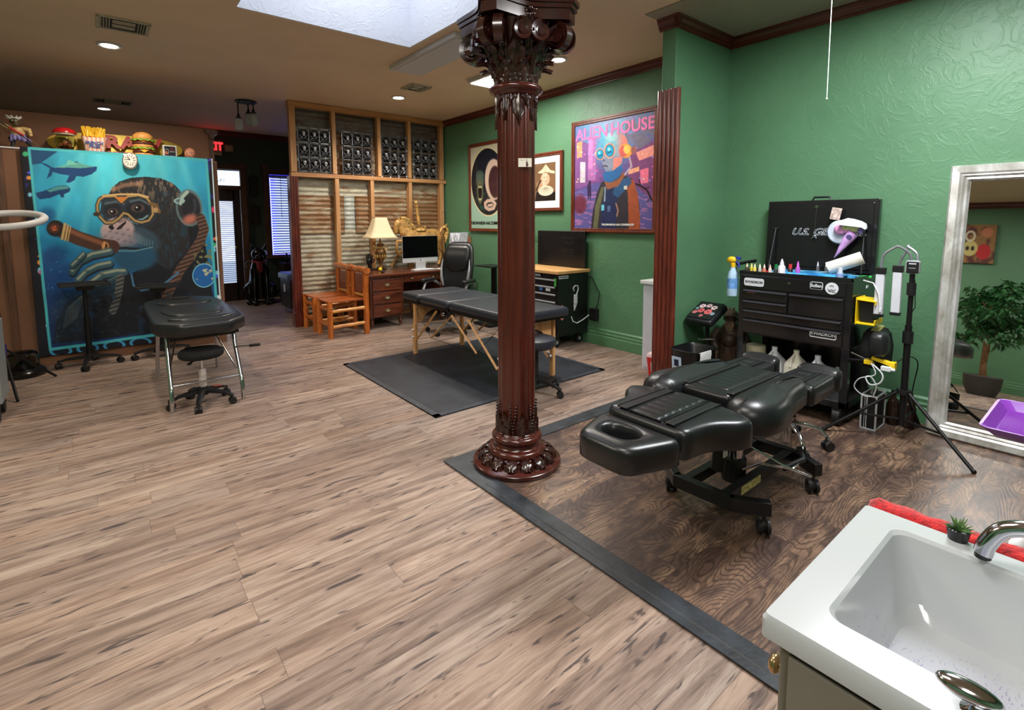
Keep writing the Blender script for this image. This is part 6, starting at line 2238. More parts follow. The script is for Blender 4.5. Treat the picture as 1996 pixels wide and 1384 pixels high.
for y in (-0.31, 0.31):
    G().tube([(-0.74, y, 0.16), (-0.30, y, 0.545)], 0.015, 4).out('brace', m_beech, mt, smooth=False)
    G().tube([(0.74, y, 0.16), (0.28, y, 0.545)], 0.015, 4).out('brace', m_beech, mt, smooth=False)
    G().tube([(-0.42, y, 0.24), (0.0, y, 0.54), (0.42, y, 0.24)], 0.013, 4).out('brace', m_beech, mt, smooth=False)
    G().tube([(-0.78, y, 0.55), (-0.42, y, 0.24), (0.42, y, 0.24), (0.78, y, 0.55)], 0.0025, 5).out('cable', m_blk, mt)
    G().sph((-0.02, y * 1.3, 0.56), (0.03, 0.006, 0.02), 8).out('latch', m_chrome, mt)

# ---- small black stool beside it
s2 = thing('rolling_stool', 'black rolling stool half hidden behind the column', 'stool', (2.84, 3.17, 0))
G().lathe([(0, 0.405), (0.15, 0.405), (0.17, 0.42), (0.178, 0.45), (0.170, 0.48), (0.15, 0.49), (0, 0.494)], 32).out('seat', m_bluev, s2)
G().cyl((0, 0, 0.11), (0, 0, 0.41), 0.025).out('gas_cylinder', m_blkp, s2)
five_star(s2, 0.235, 0.12, 0.04, m_blkp, a0=-1.25)

# ---- tool cabinet with butcher-block top
tc = thing('tool_cabinet', 'black rolling tool cabinet with wooden top and stickers by the green wall', 'tool cabinet', (4.28, 4.55, 0))
m_bcab = M('black_powder_coat', (19, 19, 22), 0.35, var=0.04)
G().box((0, 0, 0.50), (0.50, 0.86, 0.72)).out('body', m_bcab, tc, smooth=False, bev=0.006)
G().box((-0.01, 0, 0.885), (0.54, 0.92, 0.035)).out('wooden_top', WOOD('butcher_block', (196, 144, 86), (228, 182, 122), 'Y', 0.4, 4, 14), tc, smooth=False, bev=0.004)
m_sil2 = M('satin_silver_pull', (196, 200, 206), 0.3, 0.5, 0.02)
for z, hh_, two in ((0.775, 0.075, 0), (0.69, 0.075, 0), (0.60, 0.085, 1), (0.53, 0.05, 1), (0.44, 0.10, 1), (0.34, 0.08, 1), (0.24, 0.10, 1)):
    for (y0, w) in (((0.0, 0.82),) if not two else ((0.21, 0.39), (-0.21, 0.40))):
        dr = G().box((-0.255, y0, z), (0.014, w, hh_ - 0.012)).out('drawer', m_bcab, tc, smooth=False, bev=0.003)
        G().box((-0.268, y0, z + hh_ * 0.5 - 0.016), (0.016, w * 0.96, 0.018)).out('drawer_pull', m_sil2, dr, smooth=False, bev=0.004)
for sx in (-1, 1):
    for sy in (-1, 1):
        G().cyl((sx * 0.19, sy * 0.34 - 0.02, 0.055), (sx * 0.19, sy * 0.34 + 0.02, 0.055), 0.055, n=18).box((sx * 0.19, sy * 0.34, 0.115), (0.07, 0.05, 0.05)).out('wheel', m_rub, tc)
        G().cyl((sx * 0.19, sy * 0.34 - 0.022, 0.055), (sx * 0.19, sy * 0.34 + 0.022, 0.055), 0.022, n=12).out('wheel_hub', m_sil2, tc)
m_stk = M('sticker_white', (222, 226, 232), 0.45, var=0.02)
G().box((-0.255, -0.435, 0.845), (0.004, 0.004, 0.004)).out('bolt', m_stk, tc)
G().box((-0.16, -0.432, 0.83), (0.15, 0.003, 0.035)).out('name_sticker', m_stk, tc, smooth=False)
text('KWADRON', 0.026, m_blkp, tc, (-0.16, -0.435, 0.83), FY, bold=0.001)
G().box((-0.264, 0.22, 0.838), (0.004, 0.30, 0.03)).box((-0.265, -0.07, 0.84), (0.003, 0.16, 0.028)).out('sticker_strip', M('grey_sticker', (150, 154, 160), 0.5, var=0.3, scale=60), tc, smooth=False)
G().cyl((-0.262, -0.16, 0.69), (-0.268, -0.16, 0.69), 0.030, n=18).out('round_sticker', M('blue_sticker', (60, 120, 190), 0.5, var=0.2, scale=50), tc)
G().box((-0.265, -0.28, 0.69), (0.004, 0.075, 0.05)).out('sticker', m_stk, tc, smooth=False)
G().cyl((-0.262, 0.0, 0.695), (-0.268, 0.0, 0.695), 0.028, n=6).out('yellow_sticker', M('yellow_sticker', (206, 186, 90), 0.5), tc)
G().box((-0.265, -0.40, 0.775), (0.006, 0.03, 0.09)).out('green_tag', M('green_tag', (70, 170, 60), 0.5), tc, smooth=False)
G().sph((-0.19, -0.440, 0.42), (0.05, 0.006, 0.09), 10).out('face_sticker', M('face_sticker', (200, 120, 110), 0.5, var=0.5, scale=50), tc, label='red and blue face sticker')
ps = thing('power_strip', 'white power strip with cord hanging on the side of the tool cabinet', 'power strip', (4.28, 4.115, 0))
G().tube([(0.0, -0.012, 0.66), (-0.02, -0.012, 0.69), (0.01, -0.012, 0.72), (0.06, -0.012, 0.715), (0.065, -0.012, 0.67), (0.03, -0.014, 0.60)], 0.007, 8).tube([(-0.045, -0.012, 0.36), (-0.02, -0.012, 0.30), (0.05, -0.012, 0.27), (0.14, -0.02, 0.30), (0.25, -0.02, 0.345)], 0.007, 8).out('white_cord', m_stk, ps)
G().box((0.02, -0.014, 0.56), (0.05, 0.02, 0.11)).prism([(-0.01, 0.50), (0.045, 0.50), (0.0, 0.42)], -0.02, -0.006, 'XZ').out('strip_body', m_stk, ps, smooth=False, bev=0.005)
G().tube([(4.47, 4.13, 0.86), (4.53, 4.06, 0.80), (4.55, 3.95, 0.62), (4.54, 3.97, 0.48), (4.54, 4.02, 0.40)], 0.006, 6).out('extension_cord', m_blkp, None, label='thin black cord down the green wall beside the tool cabinet', cat='cord')
G().box((4.545, 4.03, 0.36), (0.05, 0.12, 0.14)).out('wall_socket_box', m_blkp, None, smooth=False, bev=0.008, label='black wall socket box low on the green wall', cat='socket')

# pegboard with wire baskets standing at the back of that cabinet
pb = thing('pegboard', 'black pegboard with wire baskets behind the wooden-topped cabinet', 'pegboard', (4.50, 4.55, 0.905))
G().box((0.0, 0, 0.225), (0.03, 0.84, 0.445)).out('panel', m_bcab, pb, smooth=False, bev=0.006)
for y, z in ((-0.24, 0.30), (-0.24, 0.16), (0.46, 0.30)):
    g = G()
    for k in range(4):
        s = 0.85 + 0.05 * k
        zz = z + k * 0.022
        g.tube([(-0.015, y - 0.11 * s, zz), (-0.015 - 0.12 * s, y - 0.11 * s, zz), (-0.015 - 0.12 * s, y + 0.11 * s, zz), (-0.015, y + 0.11 * s, zz)], 0.0025, 5)
    for k in range(8):
        yy = y - 0.095 + k * 0.027
        g.tube([(-0.015, yy, z), (-0.117, yy, z), (-0.135, yy, z + 0.066)], 0.0018, 4)
    g.out('wire_basket', m_blk, pb)

# ================================================================== DOORWAY STUFF beyond the partition
cs = thing('panther_statue', 'glossy black seated beast statue with a red collar by the street door', 'statue', (2.22, 9.95, 0), math.radians(-10))
m_gb = M('glossy_black', (12, 12, 14), 0.2)
g = G()
g.tube([(0, 0.12, 0.10), (0, 0.10, 0.35), (0, 0.0, 0.62), (0, -0.04, 0.80)], [0.20, 0.19, 0.15, 0.11], 16)
g.sph((0, -0.09, 0.90), (0.13, 0.14, 0.12), 16).sph((0, -0.21, 0.86), (0.07, 0.08, 0.055), 12)
for s in (-1, 1):
    g.cyl((s * 0.09, -0.05, 0.98), (s * 0.12, -0.04, 1.09), 0.045, 0.006, 8)
    g.tube([(s * 0.09, -0.05, 0.62), (s * 0.10, -0.16, 0.38), (s * 0.10, -0.15, 0.16), (s * 0.10, -0.18, 0.05)], [0.07, 0.055, 0.045, 0.05], 10)
    g.sph((s * 0.10, -0.23, 0.045), (0.06, 0.09, 0.045), 10)
    g.tube([(s * 0.12, 0.14, 0.30), (s * 0.19, 0.0, 0.28), (s * 0.19, 0.02, 0.10)], [0.11, 0.09, 0.06], 10)
    g.sph((s * 0.19, -0.08, 0.045), (0.055, 0.10, 0.045), 10)
g.tube([(0, 0.28, 0.08), (0.14, 0.34, 0.10), (0.26, 0.26, 0.12), (0.30, 0.12, 0.2)], [0.04, 0.035, 0.03, 0.02], 8)
g.out('body', m_gb, cs, angle=70)
G().tube([(0.11 * math.cos(a), -0.04 + 0.11 * math.sin(a), 0.78 + 0.02 * math.sin(a)) for a in [2 * PI * i / 18 for i in range(18)]], 0.022, 8, closed=True).tube([(-0.02, -0.16, 0.77), (0.0, -0.17, 0.66), (0.02, -0.18, 0.58)], [0.03, 0.05, 0.02], 8).out('collar', M('collar_red', (130, 30, 36), 0.5), cs, label='red collar')
G().tube([(-0.16, -0.16, 0.80), (-0.22, -0.2, 0.74), (-0.20, -0.22, 0.66)], [0.012, 0.02, 0.006], 8).out('silver_claw', m_silver, cs)
bk_ = thing('entry_cabinet', 'dark low cabinet under the blue-lit window', 'cabinet', (2.80, 10.2, 0))
G().box((0, 0, 0.35), (0.30, 0.40, 0.70)).out('body', m_doorw, bk_, smooth=False, bev=0.006)
G().sph((0, 0, 0.78), (0.035, 0.035, 0.09), 10).out('black_bottle', m_gb, None, loc=(2.74, 10.12, 0.012), label='small black bottle on the low cabinet by the window', cat='bottle')
ec = thing('entry_bench', 'black bench with pale blue cushion just past the partition post', 'bench', (2.52, 8.55, 0))
G().cushion([(-0.28, -0.3), (0.28, -0.3), (0.28, 0.3), (-0.28, 0.3)], 0.56, 0.66, 0.03, 0.01, 2).out('cushion', M('blue_grey_vinyl', (70, 86, 120), 0.4), ec)
G().box((0, 0, 0.33), (0.50, 0.54, 0.45)).out('body', m_blkp, ec, smooth=False, bev=0.01)
G().box((-0.255, 0.02, 0.42), (0.01, 0.05, 0.12)).out('white_tag', m_paper, ec, smooth=False)
for s in (-1, 1):
    for q in (-1, 1):
        G().cyl((s * 0.2, q * 0.22, 0), (s * 0.2, q * 0.22, 0.12), 0.015).out('leg', m_chrome, ec)

# ================================================================== TATTOO BED (long axis X, centre line y = 1.27)
tb = thing('tattoo_bed', 'large black padded tattoo bed with face hole on a black castor frame', 'tattoo bed', (2.40, 1.265, 0.006))
m_tb = M('black_bed_vinyl', (23, 24, 26), 0.33, var=0.05, bump=0.05, scale=8)
m_seam = M('bed_inlay', (15, 16, 18), 0.42, var=0.1, bump=0.25, scale=14)
m_frm = M('black_frame_paint', (22, 22, 24), 0.38, 0.2)


def cushion_hole(g, poly, z0, z1, r, hole, cr=0.05):
    """padded piece with an oval well through it"""
    t = G()
    t.cushion(poly, z0, z1, r, 0.0, cr=cr)
    t.bm.verts.ensure_lookup_table()
    n = len(t.bm.verts) // 9
    base = [t.bm.verts[5 * n + i].co.copy() for i in range(n)]
    rings = [[t.bm.verts[k * n + i].co.copy() for i in range(n)] for k in range(6)]
    t.bm.free()
    hx, hy, rx, ry = hole
    ell = []
    for p in base:
        a = math.atan2((p.y - hy) / ry, (p.x - hx) / rx)
        ell.append(Vector((hx + rx * math.cos(a), hy + ry * math.sin(a), z1)))
    rings.append([b.lerp(e, 0.45) + Vector((0, 0, 0.006)) for b, e in zip(base, ell)])
    rings.append([b.lerp(e, 0.85) + Vector((0, 0, 0.004)) for b, e in zip(base, ell)])
    rings.append([e + Vector((0, 0, -0.006)) for e in ell])
    cen = Vector((hx, hy, 0))
    rings.append([Vector((hx + (e.x - hx) * 0.92, hy + (e.y - hy) * 0.92, z1 - 0.03)) for e in ell])
    rings.append([Vector((hx + (e.x - hx) * 0.90, hy + (e.y - hy) * 0.90, z0)) for e in ell])
    R = [[g.bm.verts.new(p) for p in rr] for rr in rings]
    R.append(R[0])
    for a, b in zip(R, R[1:]):
        for k in range(n):
            g.bm.faces.new((a[k], a[(k + 1) % n], b[(k + 1) % n], b[k]))
    return g


g = cushion_hole(G(), [(-0.945, -0.135), (-0.945, 0.115), (-0.685, 0.205), (-0.685, -0.225)], 0.515, 0.625, 0.028, (-0.815, -0.008, 0.062, 0.088), 0.06)
g.out('headrest', m_tb, tb, angle=75)
G().cyl((-0.815, -0.008, 0.530), (-0.815, -0.008, 0.540), 0.075, n=20).out('headrest_well', M('void_black', (6, 6, 6), 0.9), tb)
# back section with flared wings
bo = [(-0.67, -0.215), (-0.67, 0.195), (-0.56, 0.205), (-0.47, 0.235), (-0.40, 0.300), (-0.325, 0.310), (-0.285, 0.245), (-0.255, 0.12), (-0.245, 0.0), (-0.255, -0.12), (-0.285, -0.255), (-0.325, -0.322), (-0.40, -0.312), (-0.47, -0.245), (-0.56, -0.220)]
G().cushion(bo, 0.520, 0.645, 0.030, 0.010, cr=0.05).out('backrest', m_tb, tb, angle=75)


def inlay(x0, x1, y0, y1, z, n_cross, name='inlay_panel'):
    """quilted panel with cross seams, a few mm proud"""
    g = G()
    nx = n_cross * 6
    rows = []
    for i in range(nx + 1):
        s = i / nx
        ph = (s * n_cross) % 1.0
        h = 0.004 * math.sin(PI * ph) ** 0.5 if 0 < s < 1 else 0
        row = []
        for j in range(7):
            t = j / 6
            e = 1 if 0 < j < 6 else 0
            row.append(g.bm.verts.new((x0 + (x1 - x0) * s, y0 + (y1 - y0) * t, z + (h + 0.002) * e)))
        rows.append(row)
    for a, b in zip(rows, rows[1:]):
        for j in range(6):
            g.bm.faces.new((a[j], a[j + 1], b[j + 1], b[j]))
    o = g.out(name, m_seam if name == 'strap' else m_tb, tb, angle=60)
    o.modifiers.new('solid', 'SOLIDIFY').thickness = 0.012
    return o


inlay(-0.655, -0.29, -0.085, 0.075, 0.6525, 7)
for s in (-1, 1):
    g = G()
    yc = -0.008 + s * 0.118
    g.box((-0.475, yc, 0.6520), (0.36, 0.046, 0.008), rot=(0, 0, 0))
    g.out('side_band', m_seam, tb, smooth=False, bev=0.004)
    G().box((-0.475, yc + s * 0.025, 0.6530), (0.36, 0.0035, 0.010)).box((-0.475, yc - s * 0.025, 0.6530), (0.36, 0.0035, 0.010)).out('piping', m_tb, tb, smooth=False)
# seat: two big lobes and a middle panel
for s in (-1, 1):
    lo = [(-0.245, 0.15), (-0.290, 0.22), (-0.245, 0.315), (-0.14, 0.350), (0.0, 0.335), (0.14, 0.290), (0.37, 0.275), (0.385, 0.20), (0.37, 0.118), (-0.12, 0.118), (-0.20, 0.122)]
    lo = [(x, y * s) for x, y in lo]
    if s < 0:
        lo = lo[::-1]
    G().cushion(lo, 0.515, 0.678, 0.075, 0.016, cr=0.09).out('side_cushion', m_tb, tb, angle=80)
G().cushion([(-0.17, -0.125), (-0.17, 0.125), (0.385, 0.125), (0.385, -0.125)], 0.545, 0.655, 0.022, 0.004, cr=0.03).out('seat', m_tb, tb, angle=75)
inlay(-0.10, 0.375, -0.090, 0.090, 0.6575, 8)
for s in (-1, 1):
    G().box((0.12, s * 0.113, 0.6585), (0.52, 0.034, 0.010)).out('side_band', m_seam, tb, smooth=False, bev=0.005)
# leg sections with raised foot pads
for s in (-1, 1):
    q = [(0.40, 0.045), (0.74, 0.055), (0.74, 0.270), (0.40, 0.280)]
    q = [(x, y * s) for x, y in q]
    if s < 0:
        q = q[::-1]
    G().cushion(q, 0.505, 0.615, 0.030, 0.008, cr=0.03).out('leg_rest', m_tb, tb, angle=75)
    g = G()
    for k in range(3):
        g.box((0.45 + 0.09 * k, s * 0.155, 0.621), (0.075, 0.075, 0.010))
    g.out('inlay_panel', m_tb, tb, smooth=False, bev=0.004)
    G().box((0.53, s * 0.105, 0.621), (0.30, 0.02, 0.010)).box((0.53, s * 0.207, 0.621), (0.30, 0.02, 0.010)).out('side_band', m_seam, tb, smooth=False, bev=0.003)
    q = [(0.735, 0.05), (0.825, 0.06), (0.84, 0.16), (0.825, 0.28), (0.735, 0.285)]
    q = [(x, y * s) for x, y in q]
    if s < 0:
        q = q[::-1]
    G().cushion(q, 0.510, 0.625, 0.030, 0.010, cr=0.04, tilt=lambda x, y: (x - 0.745) * 0.15).out('foot_pad', m_tb, tb, angle=75)
# mechanism and frame
G().box((0.10, 0, 0.515), (0.75, 0.24, 0.035)).box((-0.45, 0, 0.500), (0.42, 0.20, 0.035)).box((-0.30, 0, 0.470), (0.30, 0.10, 0.05), rot=(0, 0.25, 0)).box((0.58, 0.155, 0.49), (0.35, 0.06, 0.03)).box((0.58, -0.155, 0.49), (0.35, 0.06, 0.03)).out('carriage', m_frm, tb, smooth=False, bev=0.003)
G().cyl((0.15, 0, 0.16), (0.15, 0, 0.50), 0.045, n=20).out('chrome_piston', m_chrome, tb)
G().cyl((0.15, 0, 0.10), (0.15, 0, 0.22), 0.062, n=20).out('pump_housing', m_blkp, tb)
G().cyl((-0.05, -0.02, 0.22), (-0.02, -0.02, 0.46), 0.035, n=16).out('second_cylinder', m_blk, tb)
G().box((-0.05, -0.055, 0.33), (0.04, 0.004, 0.06)).out('warning_label', m_stk, tb, smooth=False, label='white label')
g = G()
front = [(-0.055, -0.275), (-0.145, -0.145), (-0.155, 0.145), (-0.050, 0.260)]
for a, b in zip(front, front[1:]):
    a, b = Vector(a), Vector(b)
    m_, d_ = (a + b) / 2, (b - a)
    g.box((m_.x, m_.y, 0.135), (d_.length + 0.02, 0.045, 0.065), rot=(0, 0, math.atan2(d_.y, d_.x)))
g.out('front_beam', m_frm, tb, smooth=False, bev=0.003)
g = G()
rear = [(0.52, -0.275), (0.60, -0.145), (0.60, 0.145), (0.52, 0.260)]
for a, b in zip(rear, rear[1:]):
    a, b = Vector(a), Vector(b)
    m_, d_ = (a + b) / 2, (b - a)
    g.box((m_.x, m_.y, 0.135), (d_.length + 0.02, 0.045, 0.065), rot=(0, 0, math.atan2(d_.y, d_.x)))
g.out('rear_beam', m_frm, tb, smooth=False, bev=0.003)
for y in (-0.10, 0.10):
    G().box((0.22, y, 0.135), (0.72, 0.045, 0.055)).out('side_rail', m_frm, tb, smooth=False, bev=0.003)
G().box((0.09, -0.124, 0.136), (0.20, 0.003, 0.040)).out('maker_plate', M('yellow_label', (190, 180, 110), 0.5, var=0.3, scale=70), tb, smooth=False, label='pale yellow label strip')
for x, y in ((-0.055, -0.255), (-0.05, 0.245), (0.52, -0.255), (0.52, 0.245)):
    c = caster(tb, x, y, 0.036, 0.7, stem=0.045)
G().tube([(0.05, -0.10, 0.22), (0.02, -0.20, 0.30), (0.20, -0.27, 0.24), (0.33, -0.25, 0.22)], 0.006, 8).tube([(0.12, -0.10, 0.32), (0.16, -0.26, 0.26), (0.28, -0.33, 0.20)], 0.006, 8).out('linkage', m_chrome, tb)
G().tube([(0.28, -0.20, 0.19), (0.42, -0.24, 0.21), (0.46, -0.20, 0.25)], 0.015, 8).out('pedal_grip', m_blkp, tb)

# ---- chrome-based stool behind the bed
s3 = thing('chrome_stool', 'black stool on chrome five-star base behind the tattoo bed', 'stool', (3.44, 1.36, 0.006))
five_star(s3, 0.235, 0.15, 0.026, m_chrome, a0=-1.10, th=0.024, tube=True, cr=0.030)
G().cyl((0, 0, 0.02), (0, 0, 0.36), 0.026, n=18).out('chrome_column', m_chrome, s3)
G().lathe([(0, 0.36), (0.10, 0.36), (0.15, 0.375), (0.155, 0.41), (0.14, 0.43), (0, 0.435)], 28).out('seat', m_vinyl, s3)

# ================================================================== TOOL CHEST by the right wall (x 4.0..4.5, y 1.2..2.0)
tch = thing('tool_chest', 'big black tool chest with raised lid and stickers by the right wall', 'tool chest', (4.25, 1.60, 0.006))
m_ch = M('gloss_black_enamel', (24, 23, 26), 0.22, var=0.03, coat=0.3)
g = G()
g.box((0, 0, 0.805), (0.50, 0.80, 0.48))
g.out('cabinet', m_ch, tch, smooth=False, bev=0.008)
# open-topped well
g = G()
for s in (-1, 1):
    g.box((0, s * 0.395, 1.055), (0.50, 0.010, 0.03)).box((s * 0.245, 0, 1.055), (0.010, 0.80, 0.03))
g.out('top_rim', m_ch, tch, smooth=False, bev=0.002)
for sx in (-1, 1):
    for sy in (-1, 1):
        G().box((sx * 0.225, sy * 0.375, 0.355), (0.05, 0.05, 0.44)).out('post', m_ch, tch, smooth=False, bev=0.003)
        G().cyl((sx * 0.20, sy * 0.34 - 0.022, 0.066), (sx * 0.20, sy * 0.34 + 0.022, 0.066), 0.066, n=20).box((sx * 0.20, sy * 0.34, 0.115), (0.09, 0.06, 0.05)).out('wheel', m_rub, tch)
G().box((0, 0, 0.160), (0.50, 0.80, 0.05)).box((0.235, 0, 0.36), (0.02, 0.76, 0.42)).out('bottom_shelf', m_ch, tch, smooth=False, bev=0.003)
G().box((-0.255, 0.0, 0.985), (0.012, 0.72, 0.10)).out('upper_panel', m_ch, tch, smooth=False, bev=0.003)
m_edge = M('chest_grey_metal', (70, 70, 76), 0.2, 0.6)  # lighter grey metal of the pulls, struts, handle arms and zip


def drawer(y0, y1, z0, z1):
    d = G().box((-0.258, (y0 + y1) / 2, (z0 + z1) / 2), (0.016, y1 - y0, z1 - z0)).out('drawer', m_ch, tch, smooth=False, bev=0.003)
    G().box((-0.272, (y0 + y1) / 2, z1 - 0.012), (0.018, (y1 - y0) * 0.97, 0.016), rot=(0, 0.4, 0)).out('drawer_pull', m_edge, d, smooth=False, bev=0.003)


drawer(0.02, 0.355, 0.845, 0.925)
drawer(0.02, 0.355, 0.770, 0.838)
drawer(-0.355, 0.01, 0.770, 0.925)
drawer(-0.355, 0.355, 0.695, 0.763)
drawer(-0.355, 0.355, 0.580, 0.688)
G().cyl((-0.262, 0.01, 1.00), (-0.268, 0.01, 1.00), 0.010, n=12).out('key_lock', m_chrome, tch)
# lid, slightly tipped back
lid = G().box((0, 0, 0.29), (0.055, 0.80, 0.565)).box((-0.024, 0, 0.29), (0.02, 0.74, 0.51)).out('lid', m_ch, tch, (0.215, 0, 1.055), (0, 0.05, 0), smooth=False, bev=0.006)
G().tube([(0.0, 0.07, 0.572), (0.0, 0.055, 0.598), (0.0, -0.055, 0.598), (0.0, -0.07, 0.572)], 0.008, 8).out('lid_handle', m_blkp, lid)
for s in (-1, 1):
    G().cyl((-0.05 - 0.05, s * 0.335, 0.01), (-0.045, s * 0.320, 0.34), 0.008).cyl((-0.05 - 0.02, s * 0.332, 0.12), (-0.045, s * 0.320, 0.34), 0.005).cyl((-0.045, s * 0.30, 0.345), (-0.045, s * 0.34, 0.345), 0.008).out('gas_strut', m_edge, lid)
m_silp = M('silver_print', (190, 192, 200), 0.3, 0.4)
text('U.S. GENERAL', 0.076, m_silp, lid, (-0.0362, 0.20, 0.318), FX, ext=0, bold=0.001, sx=1.12, shear=0.35, outline=0.0026, align='LEFT', label='silver outlined italic letters')
G().tube([(-0.037, 0.02, 0.52), (-0.040, 0.02, 0.30)], 0.0022, 5).sph((-0.045, 0.02, 0.285), (0.010, 0.016, 0.014), 8).sph((-0.045, 0.035, 0.270), (0.006, 0.006, 0.014), 6, (0.5, 0, 0)).sph((-0.045, 0.005, 0.272), (0.006, 0.006, 0.013), 6).cyl((-0.034, 0.02, 0.52), (-0.042, 0.02, 0.52), 0.012, n=10).out('charm', m_chrome, lid, label='little silver charm on a cord')
# mask, hat, card stuck to the lid
mk = thing('bird_mask', 'pink and violet long-nosed mask with a white cap hung on the lid', 'mask', (4.405, 1.365, 1.385))
m_pearl = M('pearl_plate', (214, 224, 240), 0.35, var=0.08)
g = G()
g.cyl((0.005, 0.065, 0.0), (-0.008, 0.065, 0.0), 0.092, 0.082, 32)
g.out('round_plate', m_pearl, mk)
g = G()
g.tube([(-0.03, -0.03, -0.01), (-0.045, 0.0, -0.06), (-0.05, 0.035, -0.12), (-0.05, 0.06, -0.165), (-0.045, 0.080, -0.195)], [0.040, 0.034, 0.020, 0.010, 0.003], 12)
g.out('beak', M('violet_pink', (206, 160, 226), 0.3, var=0.18, scale=14), mk)
G().sph((-0.03, -0.01, 0.03), (0.03, 0.055, 0.045), 12).sph((-0.03, 0.055, 0.02), (0.02, 0.045, 0.040), 12).out('pink_face', M('candy_pink', (236, 160, 206), 0.35, var=0.15), mk)
G().sph((-0.045, -0.055, 0.030), (0.03, 0.055, 0.03), 12).sph((-0.05, 0.01, 0.035), (0.02, 0.03, 0.02), 10).out('yellow_green_patch', M('lime_patch', (196, 206, 130), 0.4, var=0.25, scale=30), mk)
G().cyl((-0.058, -0.09, 0.015), (-0.073, -0.088, 0.015), 0.020, n=16).cyl((-0.060, -0.02, -0.035), (-0.078, -0.018, -0.035), 0.018, n=16).out('eye_rings', M('dark_violet', (90, 80, 130), 0.3), mk)
g = G()
cap_o = [(0.060, 0.072), (0.045, 0.100), (0.010, 0.112), (-0.040, 0.104), (-0.105, 0.085), (-0.140, 0.066), (-0.146, 0.034), (-0.120, 0.050), (-0.060, 0.058), (0.0, 0.064)]
g.loft([[Vector((x, a_ * k, b_ + dz)) for a_, b_ in [(q0 * 0.88, q1 * 0.92) for q0, q1 in cap_o]] for x, k, dz in ((-0.03, 0.92, 0.004), (-0.06, 1.0, 0.0), (-0.095, 0.97, -0.010))])
g.out('white_cap', M('white_cloth', (226, 228, 236), 0.7, var=0.03), mk, angle=60)
G().box((0, 0, 0), (0.006, 0.068, 0.09), rot=(0.18, 0, 0)).box((-0.004, 0, -0.004), (0.004, 0.048, 0.055), rot=(0.18, 0, 0)).out('red_card', M('white_red_card', (226, 190, 180), 0.5, var=0.25, scale=50), None, loc=(4.405, 1.465, 1.525), smooth=False, label='small white card with red print stuck above the mask', cat='card')
# stickers
def stick(w, h, y, z, mat, nm='sticker', lab=None):
    return G().prism([(a, b) for a, b in rrect(w, h, min(w, h) * 0.25, 3)], -0.0015, 0.0015, 'YZ').out(nm, mat, tch, (-0.2625, y, z), label=lab, smooth=False)


stick(0.155, 0.062, 0.275, 0.985, m_stk, lab='white name sticker')
text('KWADRON', 0.026, m_blkp, tch, (-0.2645, 0.275, 0.985), FX, bold=0.0008, shear=0.1)
stick(0.175, 0.050, -0.235, 0.650, m_stk).location.x = -0.2665
stick(0.167, 0.042, -0.235, 0.655, m_blkp).location.x = -0.268
text('KWADRON', 0.031, m_stk, tch, (-0.2702, -0.235, 0.655), FX, bold=0.001, shear=0.1)
stick(0.085, 0.055, -0.175, 1.000, m_stk)
stick(0.078, 0.048, -0.175, 1.000, m_blkp).location.x = -0.264
text('Sullen', 0.032, m_stk, tch, (-0.2662, -0.175, 1.0), FX, bold=0.0008)
G().cyl((-0.262, -0.275, 0.990), (-0.266, -0.275, 0.990), 0.042, n=28).out('round_sticker', m_stk, tch)
G().tube([(-0.267, -0.25, 0.985), (-0.267, -0.265, 0.975), (-0.267, -0.275, 0.985), (-0.267, -0.285, 0.975), (-0.267, -0.30, 0.985)], 0.002, 4).tube([(-0.267, -0.262, 1.005), (-0.267, -0.275, 1.012), (-0.267, -0.288, 1.005)], 0.002, 4).tube([(-0.267, -0.30, 0.965), (-0.267, -0.255, 0.972)], 0.002, 4).out('winged_emblem', m_blkp, tch)
text('RAT.', 0.026, M('salmon_print', (200, 130, 110), 0.5), tch, (-0.2672, 0.29, 0.905), FX, bold=0.001, sx=1.2)
G().tube([(-0.26, 0.40, 1.03), (-0.22, 0.44, 1.08), (-0.16, 0.45, 1.115)], 0.005, 6).tube([(0.10, 0.40, 1.03), (0.10, 0.44, 1.08), (0.10, 0.45, 1.115)], 0.005, 6).out('handle_arms', m_edge, tch)
G().cyl((-0.19, 0.45, 1.115), (0.12, 0.45, 1.125), 0.014).out('side_handle', m_blkp, tch)
G().prism([(0.025, 0.98), (0.065, 0.98), (0.075, 1.0), (0.035, 1.0)], -0.4025, -0.400, 'XZ').out('side_emblem', m_silp, tch, smooth=False)

TZ = 1.052
# blue tray with things
bt = thing('blue_tray_liner', 'blue plastic-covered tray lying across the tool chest top', 'tray', (4.20, 1.545, TZ))
t = NT('blue_film')
tcx = t.n('ShaderNodeTexCoord').outputs['Object']
t.link(t.ramp(t.noise(tcx, 9, 3), [(0.35, C8(40, 120, 190)), (0.55, C8(70, 170, 220)), (0.72, C8(215, 232, 245))]), t.b.inputs['Base Color'])
t.set(Roughness=0.25)
m_film = t.m
G().box((0, 0, 0.012), (0.26, 0.46, 0.024)).out('tray', m_film, bt, smooth=False, bev=0.008)
g = G()
V = []
for i in range(15):
    s = i / 14
    yy = -0.255 + 0.51 * s
    V.append([Vector((-0.145, yy, 0.010 + 0.006 * math.sin(i * 2.1))), Vector((-0.135, yy, 0.030 + 0.004 * math.sin(i * 1.3))), Vector((0.0, yy, 0.030)), Vector((0.13, yy, 0.030)), Vector((0.13, yy, 0.026)), Vector((-0.13, yy, 0.024))])
g.loft(V)
g.out('film', m_film, bt, angle=60)
